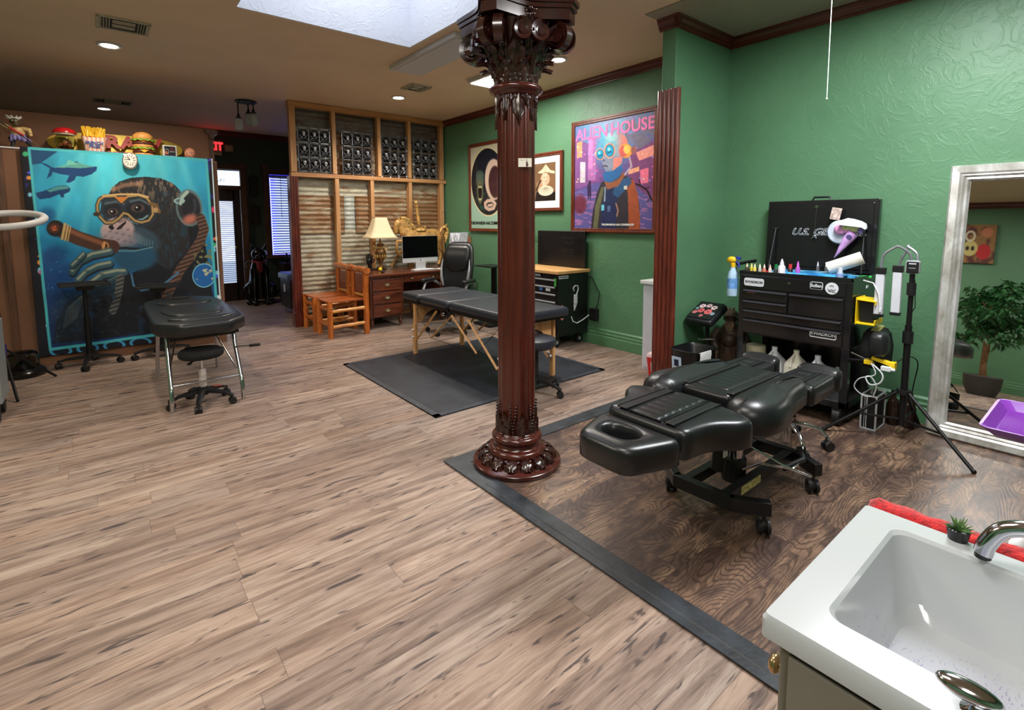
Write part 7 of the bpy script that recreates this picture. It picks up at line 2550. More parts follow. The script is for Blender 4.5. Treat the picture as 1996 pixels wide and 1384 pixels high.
# paper towel roll lying tilted
pr = thing('paper_towel_roll', 'white paper towel roll leaning on the right of the tool chest top', 'paper roll', (4.22, 1.33, TZ))
g = G()
ca, sa_ = Vector((-0.02, 0.10, 0.066)), Vector((0.04, -0.10, 0.155))
g.cyl(ca, sa_, 0.046, n=26, caps=False)
dd = (sa_ - ca).normalized()
for c_, sg in ((ca, -1), (sa_, 1)):
    g.lathe([(0.046, 0), (0.020, 0.0)], 26, m=dd.to_track_quat('Z', 'Y').to_matrix().to_4x4(), at=c_)
g.out('paper', M('towel_paper', (222, 216, 206), 0.85, bump=0.1), pr)
G().cyl(ca, sa_, 0.0205, n=20, caps=False).out('core', M('card_core', (140, 110, 84), 0.8), pr)
G().box((0.01, -0.02, 0.012), (0.10, 0.13, 0.024)).out('support', m_film, pr, smooth=False)


def bottle(x, y, body, capc, h=0.075, r=0.014, label='', cone=True, z=TZ):
    t = thing('ink_bottle', label, 'bottle', (x, y, z), group='ink bottles on the tool chest')
    G().lathe([(0, 0), (r, 0), (r, h * 0.55), (r * 0.55, h * 0.66), (0, h * 0.66)], 14).out('body', M('ink_%d_%d_%d' % body, body, 0.35), t)
    if cone:
        G().lathe([(r * 0.6, h * 0.64), (r * 0.55, h * 0.75), (r * 0.15, h), (0, h)], 12).out('nozzle', M('cap_%d_%d_%d' % capc, capc, 0.4), t)
    else:
        G().lathe([(r * 0.7, h * 0.64), (r * 0.7, h), (0, h)], 12).out('cap', M('cap_%d_%d_%d' % capc, capc, 0.4), t)


row = [(4.03, 1.955, (60, 50, 40), (240, 220, 190)), (4.045, 1.925, (200, 180, 60), (250, 236, 140)), (4.035, 1.895, (220, 200, 90), (250, 240, 190)), (4.05, 1.862, (180, 180, 170), (250, 244, 210)),
       (4.045, 1.825, (200, 120, 90), (250, 230, 220)), (4.055, 1.785, (220, 200, 190), (236, 190, 180))]
names = ('dark', 'yellow', 'pale yellow', 'grey', 'orange', 'cream')
ords = ('first from the left', 'second from the left', 'third from the left', 'fourth from the left', 'fifth from the left', 'sixth from the left')
for (x, y, b_, c_), nmx, od in zip(row, names, ords):
    bottle(x, y, b_, c_, 0.082, 0.013, '%s ink bottle, %s along the chest front' % (nmx, od))
bottle(4.06, 1.742, (70, 70, 74), (30, 130, 70), 0.085, 0.018, 'bottle with green cap near the chest front', False)
bottle(4.048, 1.695, (225, 225, 230), (220, 220, 226), 0.13, 0.026, 'largest white dispenser bottle near the chest front')
bottle(4.09, 1.650, (40, 20, 24), (214, 60, 60), 0.09, 0.018, 'dark bottle with red cap behind the white dispenser', False)
bottle(4.10, 1.600, (176, 90, 190), (214, 110, 214), 0.115, 0.016, 'purple bottle with magenta nozzle')
bottle(4.05, 1.30, (150, 170, 220), (220, 230, 245), 0.09, 0.022, 'clear blue bottle at the right front corner', False)
for k, (y, c_) in enumerate(((1.50, (236, 236, 230)), (1.45, (230, 140, 120)), (1.56, (236, 226, 236)), (1.40, (236, 190, 190)))):
    bottle(4.372, y, (90, 90, 96), c_, 0.10, 0.012, ('white tipped ink bottle at the back of the chest', 'salmon tipped ink bottle at the back of the chest', 'lilac tipped ink bottle at the back of the chest', 'pink tipped ink bottle at the back of the chest')[k])
G().box((0, 0, 0.01), (0.05, 0.06, 0.02)).out('red_pouch', M('red_pouch', (200, 40, 50), 0.5), None, loc=(4.15, 1.88, TZ), smooth=False, bev=0.005, label='small red pouch among the ink bottles', cat='pouch')
G().box((0, 0, 0.008), (0.04, 0.09, 0.016), rot=(0, 0, .4)).out('green_clip', M('green_clip', (60, 200, 90), 0.4), None, loc=(4.33, 1.235, TZ + 0.004), smooth=False, bev=0.003, label='green clip at the right edge of the chest top', cat='clip')

# spray bottle hanging on the left handle
sb = thing('spray_bottle', 'clear spray bottle with yellow trigger hanging on the chest side', 'spray bottle', (4.02, 2.065, 0.86))
G().lathe([(0, 0), (0.040, 0.0), (0.042, 0.02), (0.042, 0.15), (0.034, 0.19), (0.018, 0.225), (0.016, 0.245), (0, 0.245)], 20).out('bottle', M('spray_pale_blue', (176, 206, 230), 0.3, var=0.05), sb)
G().cyl((0, 0, 0.06), (0, 0, 0.145), 0.0428, n=20).out('blue_label', M('blue_label', (110, 160, 220), 0.45, var=0.15, scale=40), sb)
G().lathe([(0.018, 0.235), (0.020, 0.265), (0.014, 0.27), (0.0, 0.27)], 14).sph((-0.005, 0.01, 0.295), (0.022, 0.040, 0.028), 12).sph((0.0, 0.035, 0.29), (0.018, 0.02, 0.02), 10).out('yellow_head', M('trigger_yellow', (244, 196, 40), 0.35), sb)
G().tube([(0, -0.025, 0.29), (-0.005, -0.045, 0.27), (-0.004, -0.055, 0.235)], [0.008, 0.008, 0.006], 8).box((-0.004, -0.045, 0.312), (0.022, 0.035, 0.018), rot=(.3, 0, 0)).out('blue_trigger', M('trigger_blue', (50, 60, 170), 0.35), sb)

# yellow holders on the right side of the chest
m_yel = M('safety_yellow', (244, 206, 24), 0.4, var=0.03)
yb = thing('yellow_holder', 'yellow glove box holder on the right side of the tool chest', 'holder', (4.02, 1.19, 0.76))
g = G()
g.box((0.10, -0.004, 0.09), (0.17, 0.006, 0.19)).box((0.10, -0.06, 0.006), (0.17, 0.11, 0.012)).box((0.10, -0.06, 0.168), (0.17, 0.11, 0.010), rot=(0.06, 0, 0)).box((0.10, -0.115, 0.020), (0.17, 0.006, 0.035)).box((0.10, -0.115, 0.155), (0.17, 0.006, 0.03))
g.out('bracket', m_yel, yb, smooth=False, bev=0.002)
G().box((0.11, -0.060, 0.085), (0.13, 0.08, 0.14)).out('black_box', m_blkp, yb, smooth=False, bev=0.003)
wc_ = G().tube([(4.10, 1.17, 1.06), (4.06, 1.10, 1.05), (4.04, 1.06, 0.98), (4.04, 1.048, 0.88)], 0.0045, 6).cyl((4.04, 1.048, 0.86), (4.04, 1.048, 0.885), 0.009).out('charging_cable', m_stk, None, label='white charging cable dangling in front of the yellow holder', cat='cable')
bg_ = thing('black_bag', 'black zipped bag hanging low on the right side of the tool chest', 'bag', (4.22, 1.10, 0.44))
rings = []
g = G()
for z, w, d in ((0.0, 0.08, 0.05), (0.02, 0.13, 0.08), (0.15, 0.14, 0.085), (0.24, 0.12, 0.07), (0.27, 0.10, 0.05)):
    g_ = [Vector((w * math.copysign(abs(math.cos(a)) ** 0.6, math.cos(a)), d * math.copysign(abs(math.sin(a)) ** 0.7, math.sin(a)), z)) for a in [2 * PI * k / 24 for k in range(24)]]
    rings.append(g_)
g.loft(rings)
g.out('bag_body', m_fabric, bg_, angle=70)
G().box((0, 0.0, 0.276), (0.18, 0.05, 0.012), rot=(0, -0.05, 0.1)).out('tan_flap', M('tan_card', (196, 190, 120), 0.6), bg_, smooth=False)
G().tube([(-0.13, -0.02, 0.245), (0, -0.07, 0.252), (0.12, -0.03, 0.26)], 0.004, 5).out('zip', m_edge, bg_)
# black padded armrest on a yellow clamp
pa = thing('padded_armrest', 'shiny black padded armrest sticking out beside the black bag', 'armrest', (4.02, 1.035, 0.0))
g = G()
rings = []
for x, hw, hh2 in ((-0.065, 0.028, 0.05), (-0.055, 0.045, 0.075), (0.0, 0.052, 0.086), (0.045, 0.050, 0.082), (0.06, 0.035, 0.06)):
    rings.append([Vector((x, hw * math.copysign(abs(math.cos(a)) ** 0.6, math.cos(a)), 0.645 + hh2 * math.copysign(abs(math.sin(a)) ** 0.6, math.sin(a)))) for a in [2 * PI * k / 24 for k in range(24)]])
g.loft(rings)
g.out('pad', m_vinyl, pa, angle=70)
G().box((0.0, -0.03, 0.535), (0.04, 0.13, 0.025), rot=(0.25, 0, 0)).box((0.0, -0.085, 0.515), (0.05, 0.03, 0.05)).box((0.0, 0.05, 0.515), (0.05, 0.05, 0.03)).out('yellow_clamp', m_yel, pa, smooth=False, bev=0.003)
G().cyl((-0.03, 0.15, 0.565), (-0.01, 0.02, 0.515), 0.005).out('rod', m_chrome, pa)
G().cyl((0.0, 0.0, 0.53), (0.02, 0.17, 0.50), 0.010).cyl((0.0, -0.02, 0.52), (0.0, -0.02, 0.60), 0.010).out('support_arm', m_blk, pa)
G().box((0, 0, 0), (0.03, 0.055, 0.03)).cyl((0, -0.02, 0), (0, -0.05, 0), 0.010).out('white_adapter', m_stk, None, loc=(3.97, 0.975, 0.50), smooth=False, bev=0.004, label='white power adapter plugged in below the padded armrest', cat='adapter')
def cabl(pts):
    """smooth through points"""
    P = [Vector(p) for p in pts]
    out = []
    for i in range(len(P) - 1):
        p0, p1, p2, p3 = P[max(i - 1, 0)], P[i], P[i + 1], P[min(i + 2, len(P) - 1)]
        for k in range(6):
            t = k / 6
            out.append(0.5 * ((2 * p1) + (-p0 + p2) * t + (2 * p0 - 5 * p1 + 4 * p2 - p3) * t * t + (-p0 + 3 * p1 - 3 * p2 + p3) * t ** 3))
    return out + [P[-1]]


G().tube(cabl([(3.97, 1.05, 0.515), (3.96, 0.99, 0.46), (3.96, 1.0, 0.40), (3.98, 1.06, 0.37), (3.99, 1.09, 0.41), (3.99, 1.06, 0.42), (4.0, 1.03, 0.36), (4.03, 1.05, 0.285)]), 0.005, 6).out('looped_white_cable', m_stk, None, label='thick looped white cable above the aluminium case', cat='cable')
G().tube(cabl([(3.97, 1.06, 0.52), (3.96, 1.03, 0.45), (3.97, 1.12, 0.40), (3.98, 1.15, 0.33), (4.01, 1.10, 0.275), (4.05, 1.06, 0.272)]), 0.0035, 6).out('thin_white_cable', m_stk, None, label='thinner white cable curling left down to the case', cat='cable')
G().tube(cabl([(4.0, 0.97, 0.50), (4.2, 0.92, 0.55), (4.4, 0.90, 0.48), (4.48, 0.93, 0.30), (4.50, 0.95, 0.12)]), 0.004, 6).out('black_cable', m_blkp, None, label='thin black cable running to the green wall behind the light stand', cat='cable')

# ---- things on the chest's bottom shelf
SZ = 0.193
m_jug = M('milky_plastic', (236, 240, 250), 0.35, var=0.03)
m_jug2 = M('cream_plastic', (244, 240, 224), 0.35, var=0.03)


def jug(x, y, mat, label, z=SZ, s=1.0):
    t = thing('plastic_jug', label, 'jug', (x, y, z), group='jugs on the chest shelf')
    rings = []
    g = G()
    for zz, w in ((0, 0.066), (0.01, 0.072), (0.15, 0.072), (0.17, 0.068), (0.235, 0.022), (0.25, 0.019), (0.262, 0.019)):
        rings.append([Vector((s * u * w / 0.5, s * v * w / 0.5, zz * s)) for u, v in rrect(1, 1, 0.2 if zz < 0.2 else 0.45, 4)])
    g.loft(rings)
    g.out('body', mat, t, angle=60)
    G().tube([(-0.03 * s, 0.005, 0.24 * s), (-0.062 * s, 0.01, 0.215 * s), (-0.076 * s, 0.012, 0.15 * s)], 0.010, 8).out('handle', mat, t)
    G().cyl((0, 0, 0.258 * s), (0, 0, 0.275 * s), 0.021 * s, n=16).out('cap', mat, t)


jug(4.15, 1.762, m_jug, 'white plastic jug on the chest shelf, left of the three')
jug(4.17, 1.605, m_jug2, 'cream plastic jug on the chest shelf, middle of the three')
jug(4.12, 1.435, m_jug, 'white plastic jug on the chest shelf, right of the three')
jug(4.30, 1.36, m_jug, 'smallest white jug low at the right of the chest shelf', SZ, 0.62)
rr_ = thing('kraft_roll', 'cream paper roll standing at the left end of the chest shelf', 'paper roll', (4.18, 1.925, SZ))
G().lathe([(0, 0.0), (0.075, 0), (0.075, 0.25), (0.07, 0.256), (0.022, 0.256), (0.022, 0.20), (0, 0.20)], 28).out('roll', M('kraft_cream', (200, 192, 164), 0.8), rr_)

# ================================================================== LIGHT STAND with two LED bars
ls = thing('light_stand', 'black tripod stand with two white LED bar lamps on goosenecks', 'light stand', (4.10, 0.90, 0.006))
G().cyl((0, 0, 0.10), (0, 0, 0.78), 0.020, n=16).cyl((0, 0, 0.70), (0, 0, 1.12), 0.015, n=14).out('pole', m_blk, ls)
G().cyl((0, 0, 0.66), (0, 0, 0.74), 0.030, n=16).out('clamp', m_blkp, ls)
G().cyl((0, 0, 0.98), (0, 0, 1.06), 0.026, n=16).out('clamp', m_blkp, ls)
G().tube([(0.02, -0.01, 1.08), (0.03, -0.02, 0.9), (0.028, 0.02, 0.8), (0.03, 0.0, 0.6), (0.025, 0.02, 0.45)], 0.003, 5).out('stand_cord', m_blkp, ls)
G().cyl((0, 0, 0.315), (0, 0, 0.345), 0.042, n=6).out('hub', m_blkp, ls)
for k, (x, y) in enumerate(((-0.235, 0.385), (-0.240, -0.405), (0.36, -0.02))):
    L = Vector((x, y, 0.012))
    top = Vector((x, y, 0)).normalized() * 0.04 + Vector((0, 0, 0.325))
    G().cyl(top, L, 0.011, n=10).sph(L, 0.014, 8).out('leg', m_blk, ls)
    G().cyl((0, 0, 0.14), top.lerp(L, 0.55), 0.008, n=8).out('brace', m_blk, ls)
bx = G().box((0, 0, 1.165), (0.05, 0.075, 0.085)).out('control_box', M('grey_box', (168, 170, 176), 0.4), ls, smooth=False, bev=0.012)
G().box((-0.028, -0.004, 1.165), (0.010, 0.064, 0.074)).out('black_faceplate', m_blkp, bx, smooth=False, bev=0.006)
G().box((-0.0335, -0.004, 1.188), (0.001, 0.038, 0.006)).box((-0.0335, -0.004, 1.160), (0.001, 0.036, 0.002)).out('faceplate_marks', m_stk, bx, smooth=False)
m_goose = M('gooseneck_grey', (150, 154, 160), 0.35, 0.5)
m_led = M('frosted_led_bar', (214, 216, 224), 0.35, var=0.01)
for k, (yo, xo, zt, ya) in enumerate(((0.165, -0.03, 1.135, 0.010), (0.085, 0.03, 1.150, -0.020))):
    pts = [Vector((xo * .3, ya, 1.205)), Vector((xo * .5, ya + 0.01, 1.255)), Vector((xo, ya + 0.06, 1.295)), Vector((xo, ya + (yo - ya) * 0.55, 1.290)), Vector((xo, yo - 0.01, 1.235 if k == 0 else 1.20)), Vector((xo, yo, zt))]
    G().tube(cabl(pts), 0.008, 8).out('gooseneck', m_goose, ls)
    lb = G().box((xo, yo, zt - 0.16), (0.030, 0.050, 0.29)).out('led_bar', m_led, ls, smooth=False, bev=0.004)
    G().box((xo, yo, zt - 0.005), (0.036, 0.058, 0.045)).out('end_cap', m_blkp, lb, smooth=False, bev=0.004)
    G().box((xo, yo, zt - 0.308), (0.036, 0.058, 0.022)).out('end_cap', m_blkp, lb, smooth=False, bev=0.004)

# ---- aluminium case, dark bottles
ac = thing('equipment_case', 'black case with aluminium edges standing on the dark floor', 'case', (4.21, 1.095, 0.006))
G().box((0, 0, 0.125), (0.19, 0.088, 0.235)).out('body', m_blkp, ac, smooth=False)
g = G()
for sy in (-1, 1):
    for sz in (0.006, 0.244):
        g.box((0, sy * 0.044, sz), (0.196, 0.011, 0.011))
for sx in (-1, 1):
    for sy in (-1, 1):
        g.box((sx * 0.095, sy * 0.044, 0.125), (0.011, 0.011, 0.24))
    for sz in (0.006, 0.244):
        g.box((sx * 0.095, 0, sz), (0.011, 0.09, 0.011))
    g.box((sx * 0.0955, 0.012, 0.125), (0.008, 0.007, 0.24)).box((sx * 0.0955, 0.024, 0.125), (0.008, 0.004, 0.24))
g.out('aluminium_edge', m_alu, ac, smooth=False, bev=0.002)
G().tube([(-0.06, 0, 0.250), (-0.05, 0, 0.27), (0.05, 0, 0.27), (0.06, 0, 0.250)], 0.007, 8).out('handle', m_chrome, ac)
m_brg = M('brown_glass', (40, 24, 18), 0.15, var=0.1)
for k, (x, y, lab) in enumerate(((4.37, 1.015, 'brown glass bottle behind the light stand, left one'), (4.385, 0.925, 'brown glass bottle behind the light stand, right one'))):
    t = thing('brown_bottle', lab, 'bottle', (x, y, 0.006), group='brown bottles on the dark floor')
    G().lathe([(0, 0), (0.036, 0), (0.040, 0.01), (0.040, 0.14), (0.030, 0.18), (0.015, 0.20), (0.015, 0.235), (0, 0.235)], 18).out('body', m_brg, t)
    G().cyl((0, 0, 0.23), (0, 0, 0.25), 0.018, n=14).out('cap', m_blkp, t)

# ================================================================== CORNER BY THE STUB WALL
wc = thing('white_cabinet', 'narrow white cabinet behind the cherry post', 'cabinet', (4.34, 2.83, 0))
m_wcab = M('white_laminate', (208, 210, 222), 0.45, var=0.02)
G().box((0, 0, 0.43), (0.40, 0.40, 0.86)).out('body', m_wcab, wc, smooth=False, bev=0.003)
G().box((-0.005, 0, 0.877), (0.45, 0.44, 0.034)).out('top', M('white_top', (236, 238, 240), 0.4, var=0.01), wc, smooth=False, bev=0.004)
d_ = G().box((-0.204, 0, 0.43), (0.012, 0.37, 0.80)).out('door', m_wcab, wc, smooth=False, bev=0.002)
G().sph((-0.22, -0.13, 0.55), 0.012, 8).out('knob', m_chrome, d_)
for z, lab in ((0.97, 'upper small white hook on the stub wall edge'), (0.50, 'lower small white hook on the stub wall edge')):
    G().sph((0, 0, 0), (0.012, 0.014, 0.016), 10).out('white_hook', m_stk, None, loc=(3.735, 2.435, z), label=lab, cat='hook', group='small white hooks')
sh_ = thing('sharps_bin', 'red sharps container with pale lid in front of the white cabinet', 'sharps container', (4.03, 2.775, 0))
m_red = M('sharps_red', (206, 36, 38), 0.4, var=0.04)
g = G()
g.loft([[Vector((u * 0.10, v * 0.13, 0.0)) for u, v in rrect(1, 1, .15, 3)], [Vector((u * 0.13, v * 0.17, 0.19)) for u, v in rrect(1, 1, .15, 3)]])
g.out('body', m_red, sh_, angle=50)
g = G()
g.loft([[Vector((u * 0.135, v * 0.175, 0.19)) for u, v in rrect(1, 1, .15, 3)], [Vector((u * 0.13, v * 0.17, 0.215)) for u, v in rrect(1, 1, .15, 3)], [Vector((u * 0.09, v * 0.12, 0.235)) for u, v in rrect(1, 1, .15, 3)]])
g.out('lid', M('pale_lid', (226, 196, 200), 0.35), sh_, angle=50)
G().box((-0.062, -0.01, 0.10), (0.002, 0.075, 0.09), rot=(0, -0.08, 0)).out('label_patch', m_stk, sh_, smooth=False)
G().box((-0.0645, -0.01, 0.115), (0.002, 0.055, 0.045), rot=(0, -0.08, 0)).out('red_symbol', m_red, sh_, smooth=False)

tbn = thing('trash_bin', 'black open trash bin with label and a white towel over the rim', 'trash bin', (3.76, 2.24, 0.006))
g = G()
R = []
for z, w, d in ((0.0, 0.24, 0.17), (0.40, 0.33, 0.25), (0.415, 0.345, 0.265), (0.425, 0.335, 0.255), (0.40, 0.31, 0.23), (0.03, 0.22, 0.15)):
    R.append([Vector((u * w, v * d, z)) for u, v in rrect(1, 1, .22, 4)])
g.loft(R)
g.out('bin_body', M('bin_black', (20, 20, 23), 0.35, var=0.04), tbn, angle=50)
G().tube([Vector((u * 0.345, v * 0.265, 0.42)) for u, v in rrect(1, 1, .22, 5)], 0.006, 6, closed=True).out('rim', m_gb, tbn)
G().box((-0.1585, 0.055, 0.30), (0.003, 0.085, 0.13), rot=(0, -0.10, 0)).out('label', M('pale_blue_label', (196, 214, 236), 0.5), tbn, smooth=False, label='pale blue label')
G().box((-0.1625, 0.055, 0.315), (0.003, 0.04, 0.055), rot=(0, -0.10, 0)).out('cup_symbol', M('navy_print', (20, 30, 60), 0.5), tbn, smooth=False)
tw = thing('white_towel', 'white cloth hanging over the rim of the black trash bin', 'towel', (3.70, 2.112, 0.0))
g = G()
V = []
for i in range(11):
    s = i / 10
    if s < 0.7:
        p = (0, -0.018 - 0.004 * math.sin(s * 12), 0.215 + s / 0.7 * 0.215)
    else:
        a = (s - 0.7) / 0.3
        p = (0, -0.018 + a * 0.035, 0.435 - 0.02 * a * a)
    V.append([Vector((-0.085, p[1], p[2])), Vector((0.075, p[1], p[2])), Vector((0.075, p[1] + 0.004, p[2] - 0.002)), Vector((-0.085, p[1] + 0.004, p[2] - 0.002))])
g.loft(V)
g.out('cloth', M('white_towel_cloth', (226, 226, 226), 0.9, bump=0.3), tw, angle=60)

ar = thing('floral_arm_rest', 'black armrest pad with pink floral print on a pole by the bin', 'armrest', (4.05, 2.30, 0.006))
pd = G().cushion([(-0.15, -0.125), (0.15, -0.125), (0.15, 0.125), (-0.15, 0.125)], 0.0, 0.062, 0.02, 0.004, cr=0.03).out('pad', m_vinyl, ar, (0, 0, 0.635), (0, -0.42, 0), angle=70)


def draw_floral(a):
    x, y = a.x, a.y
    a.fill((28, 27, 30))
    for cx, cy, r, c in ((0.25, .28, .13, (236, 206, 210)), (0.5, .22, .12, (226, 190, 196)), (.75, .3, .13, (240, 210, 214)), (.35, .55, .14, (214, 96, 100)), (.66, .58, .16, (226, 106, 110)), (.16, .68, .1, (226, 130, 130)), (.88, .66, .09, (150, 180, 190)), (.52, .84, .08, (206, 110, 110)), (.12, .45, .07, (140, 180, 180))):
        for k in range(6):
            an = k * PI / 3
            a.ell(cx + r * .5 * math.cos(an), cy + r * .5 * math.sin(an), r * .5, r * .4, c, .2, an)
        a.ell(cx, cy, r * .3, r * .25, (90, 40, 46), .3)


painted('floral_print', 0.22, 0.26, 60, 60, draw_floral, [(0, 0), (1, 0), (1, 1), (0, 1)], art_mat('floral_paint', 0.4), pd, (0.135, 0.11, 0.069), (-PI / 2, 0, -PI / 2))
G().cyl((0.02, 0, 0.02), (0.02, 0, 0.64), 0.016, n=12).cyl((0.02, 0, 0.0), (0.02, 0, 0.02), 0.12, n=24).out('pole', m_blk, ar)
G().cyl((-0.04, 0.03, 0.44), (0.05, -0.05, 0.44), 0.008).sph((-0.05, 0.035, 0.44), 0.012, 8).out('knob_handle', m_chrome, ar)

# ---- carved bearded sage statue
m_dw = WOOD('dark_carved_wood', (40, 28, 22), (98, 74, 58), 'Z', 0.5, 12, 4)
sg = thing('sage_statue', 'dark carved wooden statue of a bearded man with hat and staff in the corner', 'statue', (4.41, 2.27, 0.006), math.radians(-70))
g = G()


def ringz(z, w, d, n=22, oy=0, rip=0.0):
    return [Vector(((w + rip * math.cos(7 * a)) * math.cos(a), oy + (d + rip * math.cos(7 * a)) * math.sin(a), z)) for a in [2 * PI * k / n for k in range(n)]]


g.loft([ringz(0.0, 0.10, 0.09, rip=.008), ringz(0.05, 0.10, 0.09, rip=.012), ringz(0.2, 0.095, 0.085, rip=.012), ringz(0.33, 0.10, 0.085, rip=.006), ringz(0.40, 0.105, 0.09), ringz(0.47, 0.10, 0.08), ringz(0.52, 0.06, 0.05), ringz(0.55, 0.04, 0.04)])
g.sph((0.0, -0.055, 0.40), (0.075, 0.06, 0.07), 14)
g.out('robe', m_dw, sg, angle=70)
g = G()
g.sph((0, -0.01, 0.585), (0.048, 0.052, 0.058), 16).sph((0, -0.060, 0.585), (0.011, 0.016, 0.014), 8).sph((-0.022, -0.052, 0.602), (0.014, 0.008, 0.008), 8).sph((0.022, -0.052, 0.602), (0.014, 0.008, 0.008), 8).sph((0.05, 0, 0.585), (0.01, 0.014, 0.018), 8).sph((-0.05, 0, 0.585), (0.01, 0.014, 0.018), 8)
hd = g.out('head', m_dw, sg, angle=70)
g = G()
for k in range(9):
    x = -0.032 + 0.008 * k
    g.tube([(x, -0.050, 0.562), (x * 0.9, -0.070, 0.53), (x * 0.5, -0.078, 0.485)], [0.008, 0.009, 0.003], 6)
g.tube([(-0.03, -0.058, 0.565), (0, -0.066, 0.572), (0.03, -0.058, 0.565)], 0.006, 6)
g.out('beard', M('worn_wood', (140, 116, 92), 0.6, var=0.2), hd)
g = G()
g.lathe([(0, 0.622), (0.075, 0.616), (0.080, 0.622), (0.058, 0.634), (0.046, 0.655), (0.02, 0.668), (0, 0.67)], 24)
for k in range(7):
    a = 2 * PI * k / 7
    g.cyl((0.022 * math.cos(a), 0.022 * math.sin(a), 0.66), (0.034 * math.cos(a), 0.034 * math.sin(a), 0.695), 0.008, 0.001, 6)
g.out('hat', m_dw, hd)
for s in (-1, 1):
    g = G()
    g.tube([(s * 0.09, 0, 0.48), (s * 0.125, -0.02, 0.42), (s * 0.115, -0.07, 0.34), (s * 0.09, -0.10, 0.30)], [0.035, 0.034, 0.036, 0.022], 12)
    g.sph((s * 0.085, -0.112, 0.29), (0.02, 0.022, 0.02), 10)
    for q in range(4):
        g.tube([(s * 0.085 - 0.014 + 0.009 * q, -0.128, 0.296), (s * 0.085 - 0.014 + 0.009 * q, -0.135, 0.282), (s * 0.085 - 0.014 + 0.009 * q, -0.125, 0.274)], 0.0045, 6)
    g.out('arm', m_dw, sg, angle=70)
G().cyl((-0.085, -0.13, 0.0), (-0.085, -0.13, 0.33), 0.010).sph((-0.085, -0.13, 0.335), 0.017, 8).out('staff', m_dw, sg)
G().box((0, -0.02, -0.003), (0.26, 0.26, 0.006)).out('plinth', m_dw, sg, smooth=False)
sg.scale = (1.06, 1.06, 0.99)

# ================================================================== MIRROR leaning on the right wall
mr = thing('floor_mirror', 'large silver-framed mirror leaning against the right wall', 'mirror', (4.375, 0.25, 0.006))
mr.rotation_euler = (0, 0.096, 0)
t = NT('mirror_glass')
t.set(Base_Color=(0.72, 0.74, 0.74), Metallic=1.0, Roughness=0.015)
G().box((0.012, 0, 0.92), (0.008, 1.00, 1.68)).out('glass', t.m, mr, smooth=False)
t = NT('silver_leaf_frame')
x, y, z = t.xyz()
n_ = t.noise(t.comb(x, t.math('MULTIPLY', y, 2), z), 5, 5, 0.6, 0.5)
t.link(t.ramp(n_, [(0.35, C8(164, 158, 148)), (0.55, C8(204, 202, 198)), (0.7, C8(228, 228, 228))]), t.b.inputs['Base Color'])
t.set(Roughness=0.36, Metallic=0.45)
m_sf = t.m
prof = [(0.0, 0.03), (0.0, -0.020), (0.012, -0.034), (0.05, -0.030), (0.062, -0.022), (0.070, -0.026), (0.082, -0.012), (0.094, -0.016), (0.105, 0.004), (0.105, 0.02)]
W2, Hm = 0.575, 1.84
cr_ = [(-W2, 0), (W2, 0), (W2, Hm), (-W2, Hm)]
inn = [(1, 1), (-1, 1), (-1, -1), (1, -1)]
g = G()
V = []
for (yy, zz), (sy, sz) in zip(cr_, inn):
    V.append([g.bm.verts.new((h, yy + sy * d, zz + sz * d)) for d, h in prof])
for k in range(4):
    a, b = V[k], V[(k + 1) % 4]
    for i in range(len(prof)):
        i2 = (i + 1) % len(prof)
        g.bm.faces.new((a[i], a[i2], b[i2], b[i]))
g.out('frame', m_sf, mr, smooth=False)
G().box((0.024, 0, 0.92), (0.010, 1.12, 1.80)).out('back_board', M('mirror_back', (60, 50, 42), 0.8), mr, smooth=False)

# purple tray on a stand, mostly outside the view
pt = thing('purple_tray', 'shallow purple plastic tray in front of the mirror', 'tray', (3.115, 0.165, 0.0))
t = NT('purple_plastic')
t.set(Base_Color=C8(122, 50, 160), Roughness=0.3)
g = G()
R = []
for z, w, d in ((0.560, 0.44, 0.32), (0.600, 0.525, 0.40), (0.606, 0.530, 0.405), (0.606, 0.510, 0.385), (0.568, 0.435, 0.315)):
    R.append([Vector((u * w, v * d, z)) for u, v in rrect(1, 1, .09, 4)])
g.loft(R)
g.out('tray', t.m, pt, angle=40)
G().cyl((0, -0.06, 0.02), (0, -0.06, 0.56), 0.014).cyl((0, -0.06, 0.006), (0, -0.06, 0.024), 0.16, n=24).out('stand', m_chrome, pt)

# ================================================================== POTTED FIG (behind, seen in the mirror)
pf = thing('potted_fig_tree', 'leafy green fig tree in a dark pot, seen in the mirror', 'plant', (-0.85, 1.22, 0))
G().lathe([(0, 0), (0.15, 0), (0.20, 0.12), (0.215, 0.27), (0.205, 0.28), (0.19, 0.26), (0, 0.25)], 28).out('pot', M('dark_pot', (58, 54, 48), 0.6), pf)
g = G()
g.tube([(0, 0, 0.24), (0.01, 0.01, 0.45), (-0.015, 0, 0.65), (0.01, 0, 0.85), (0.0, 0.0, 1.25)], [0.045, 0.036, 0.040, 0.034, 0.02], 10)
r = random.Random(2)
tips = []
for k in range(26):
    a, e = r.random() * 6.28, r.uniform(-0.1, 1.3)
    L = r.uniform(0.30, 0.50)
    p0 = Vector((0, 0, r.uniform(0.72, 1.25)))
    p2 = p0 + Vector((math.cos(a) * math.cos(e), math.sin(a) * math.cos(e), math.sin(e))) * L
    g.tube([p0, p0.lerp(p2, 0.5) + Vector((0, 0, 0.03)), p2], [0.012, 0.008, 0.004], 5)
    tips += [p0.lerp(p2, s_) for s_ in (0.55, 0.8, 1.0)]
g.out('trunk', WOOD('fig_bark', (96, 62, 34), (150, 104, 60), 'Z', 0.7, 10, 3), pf)
g = G()
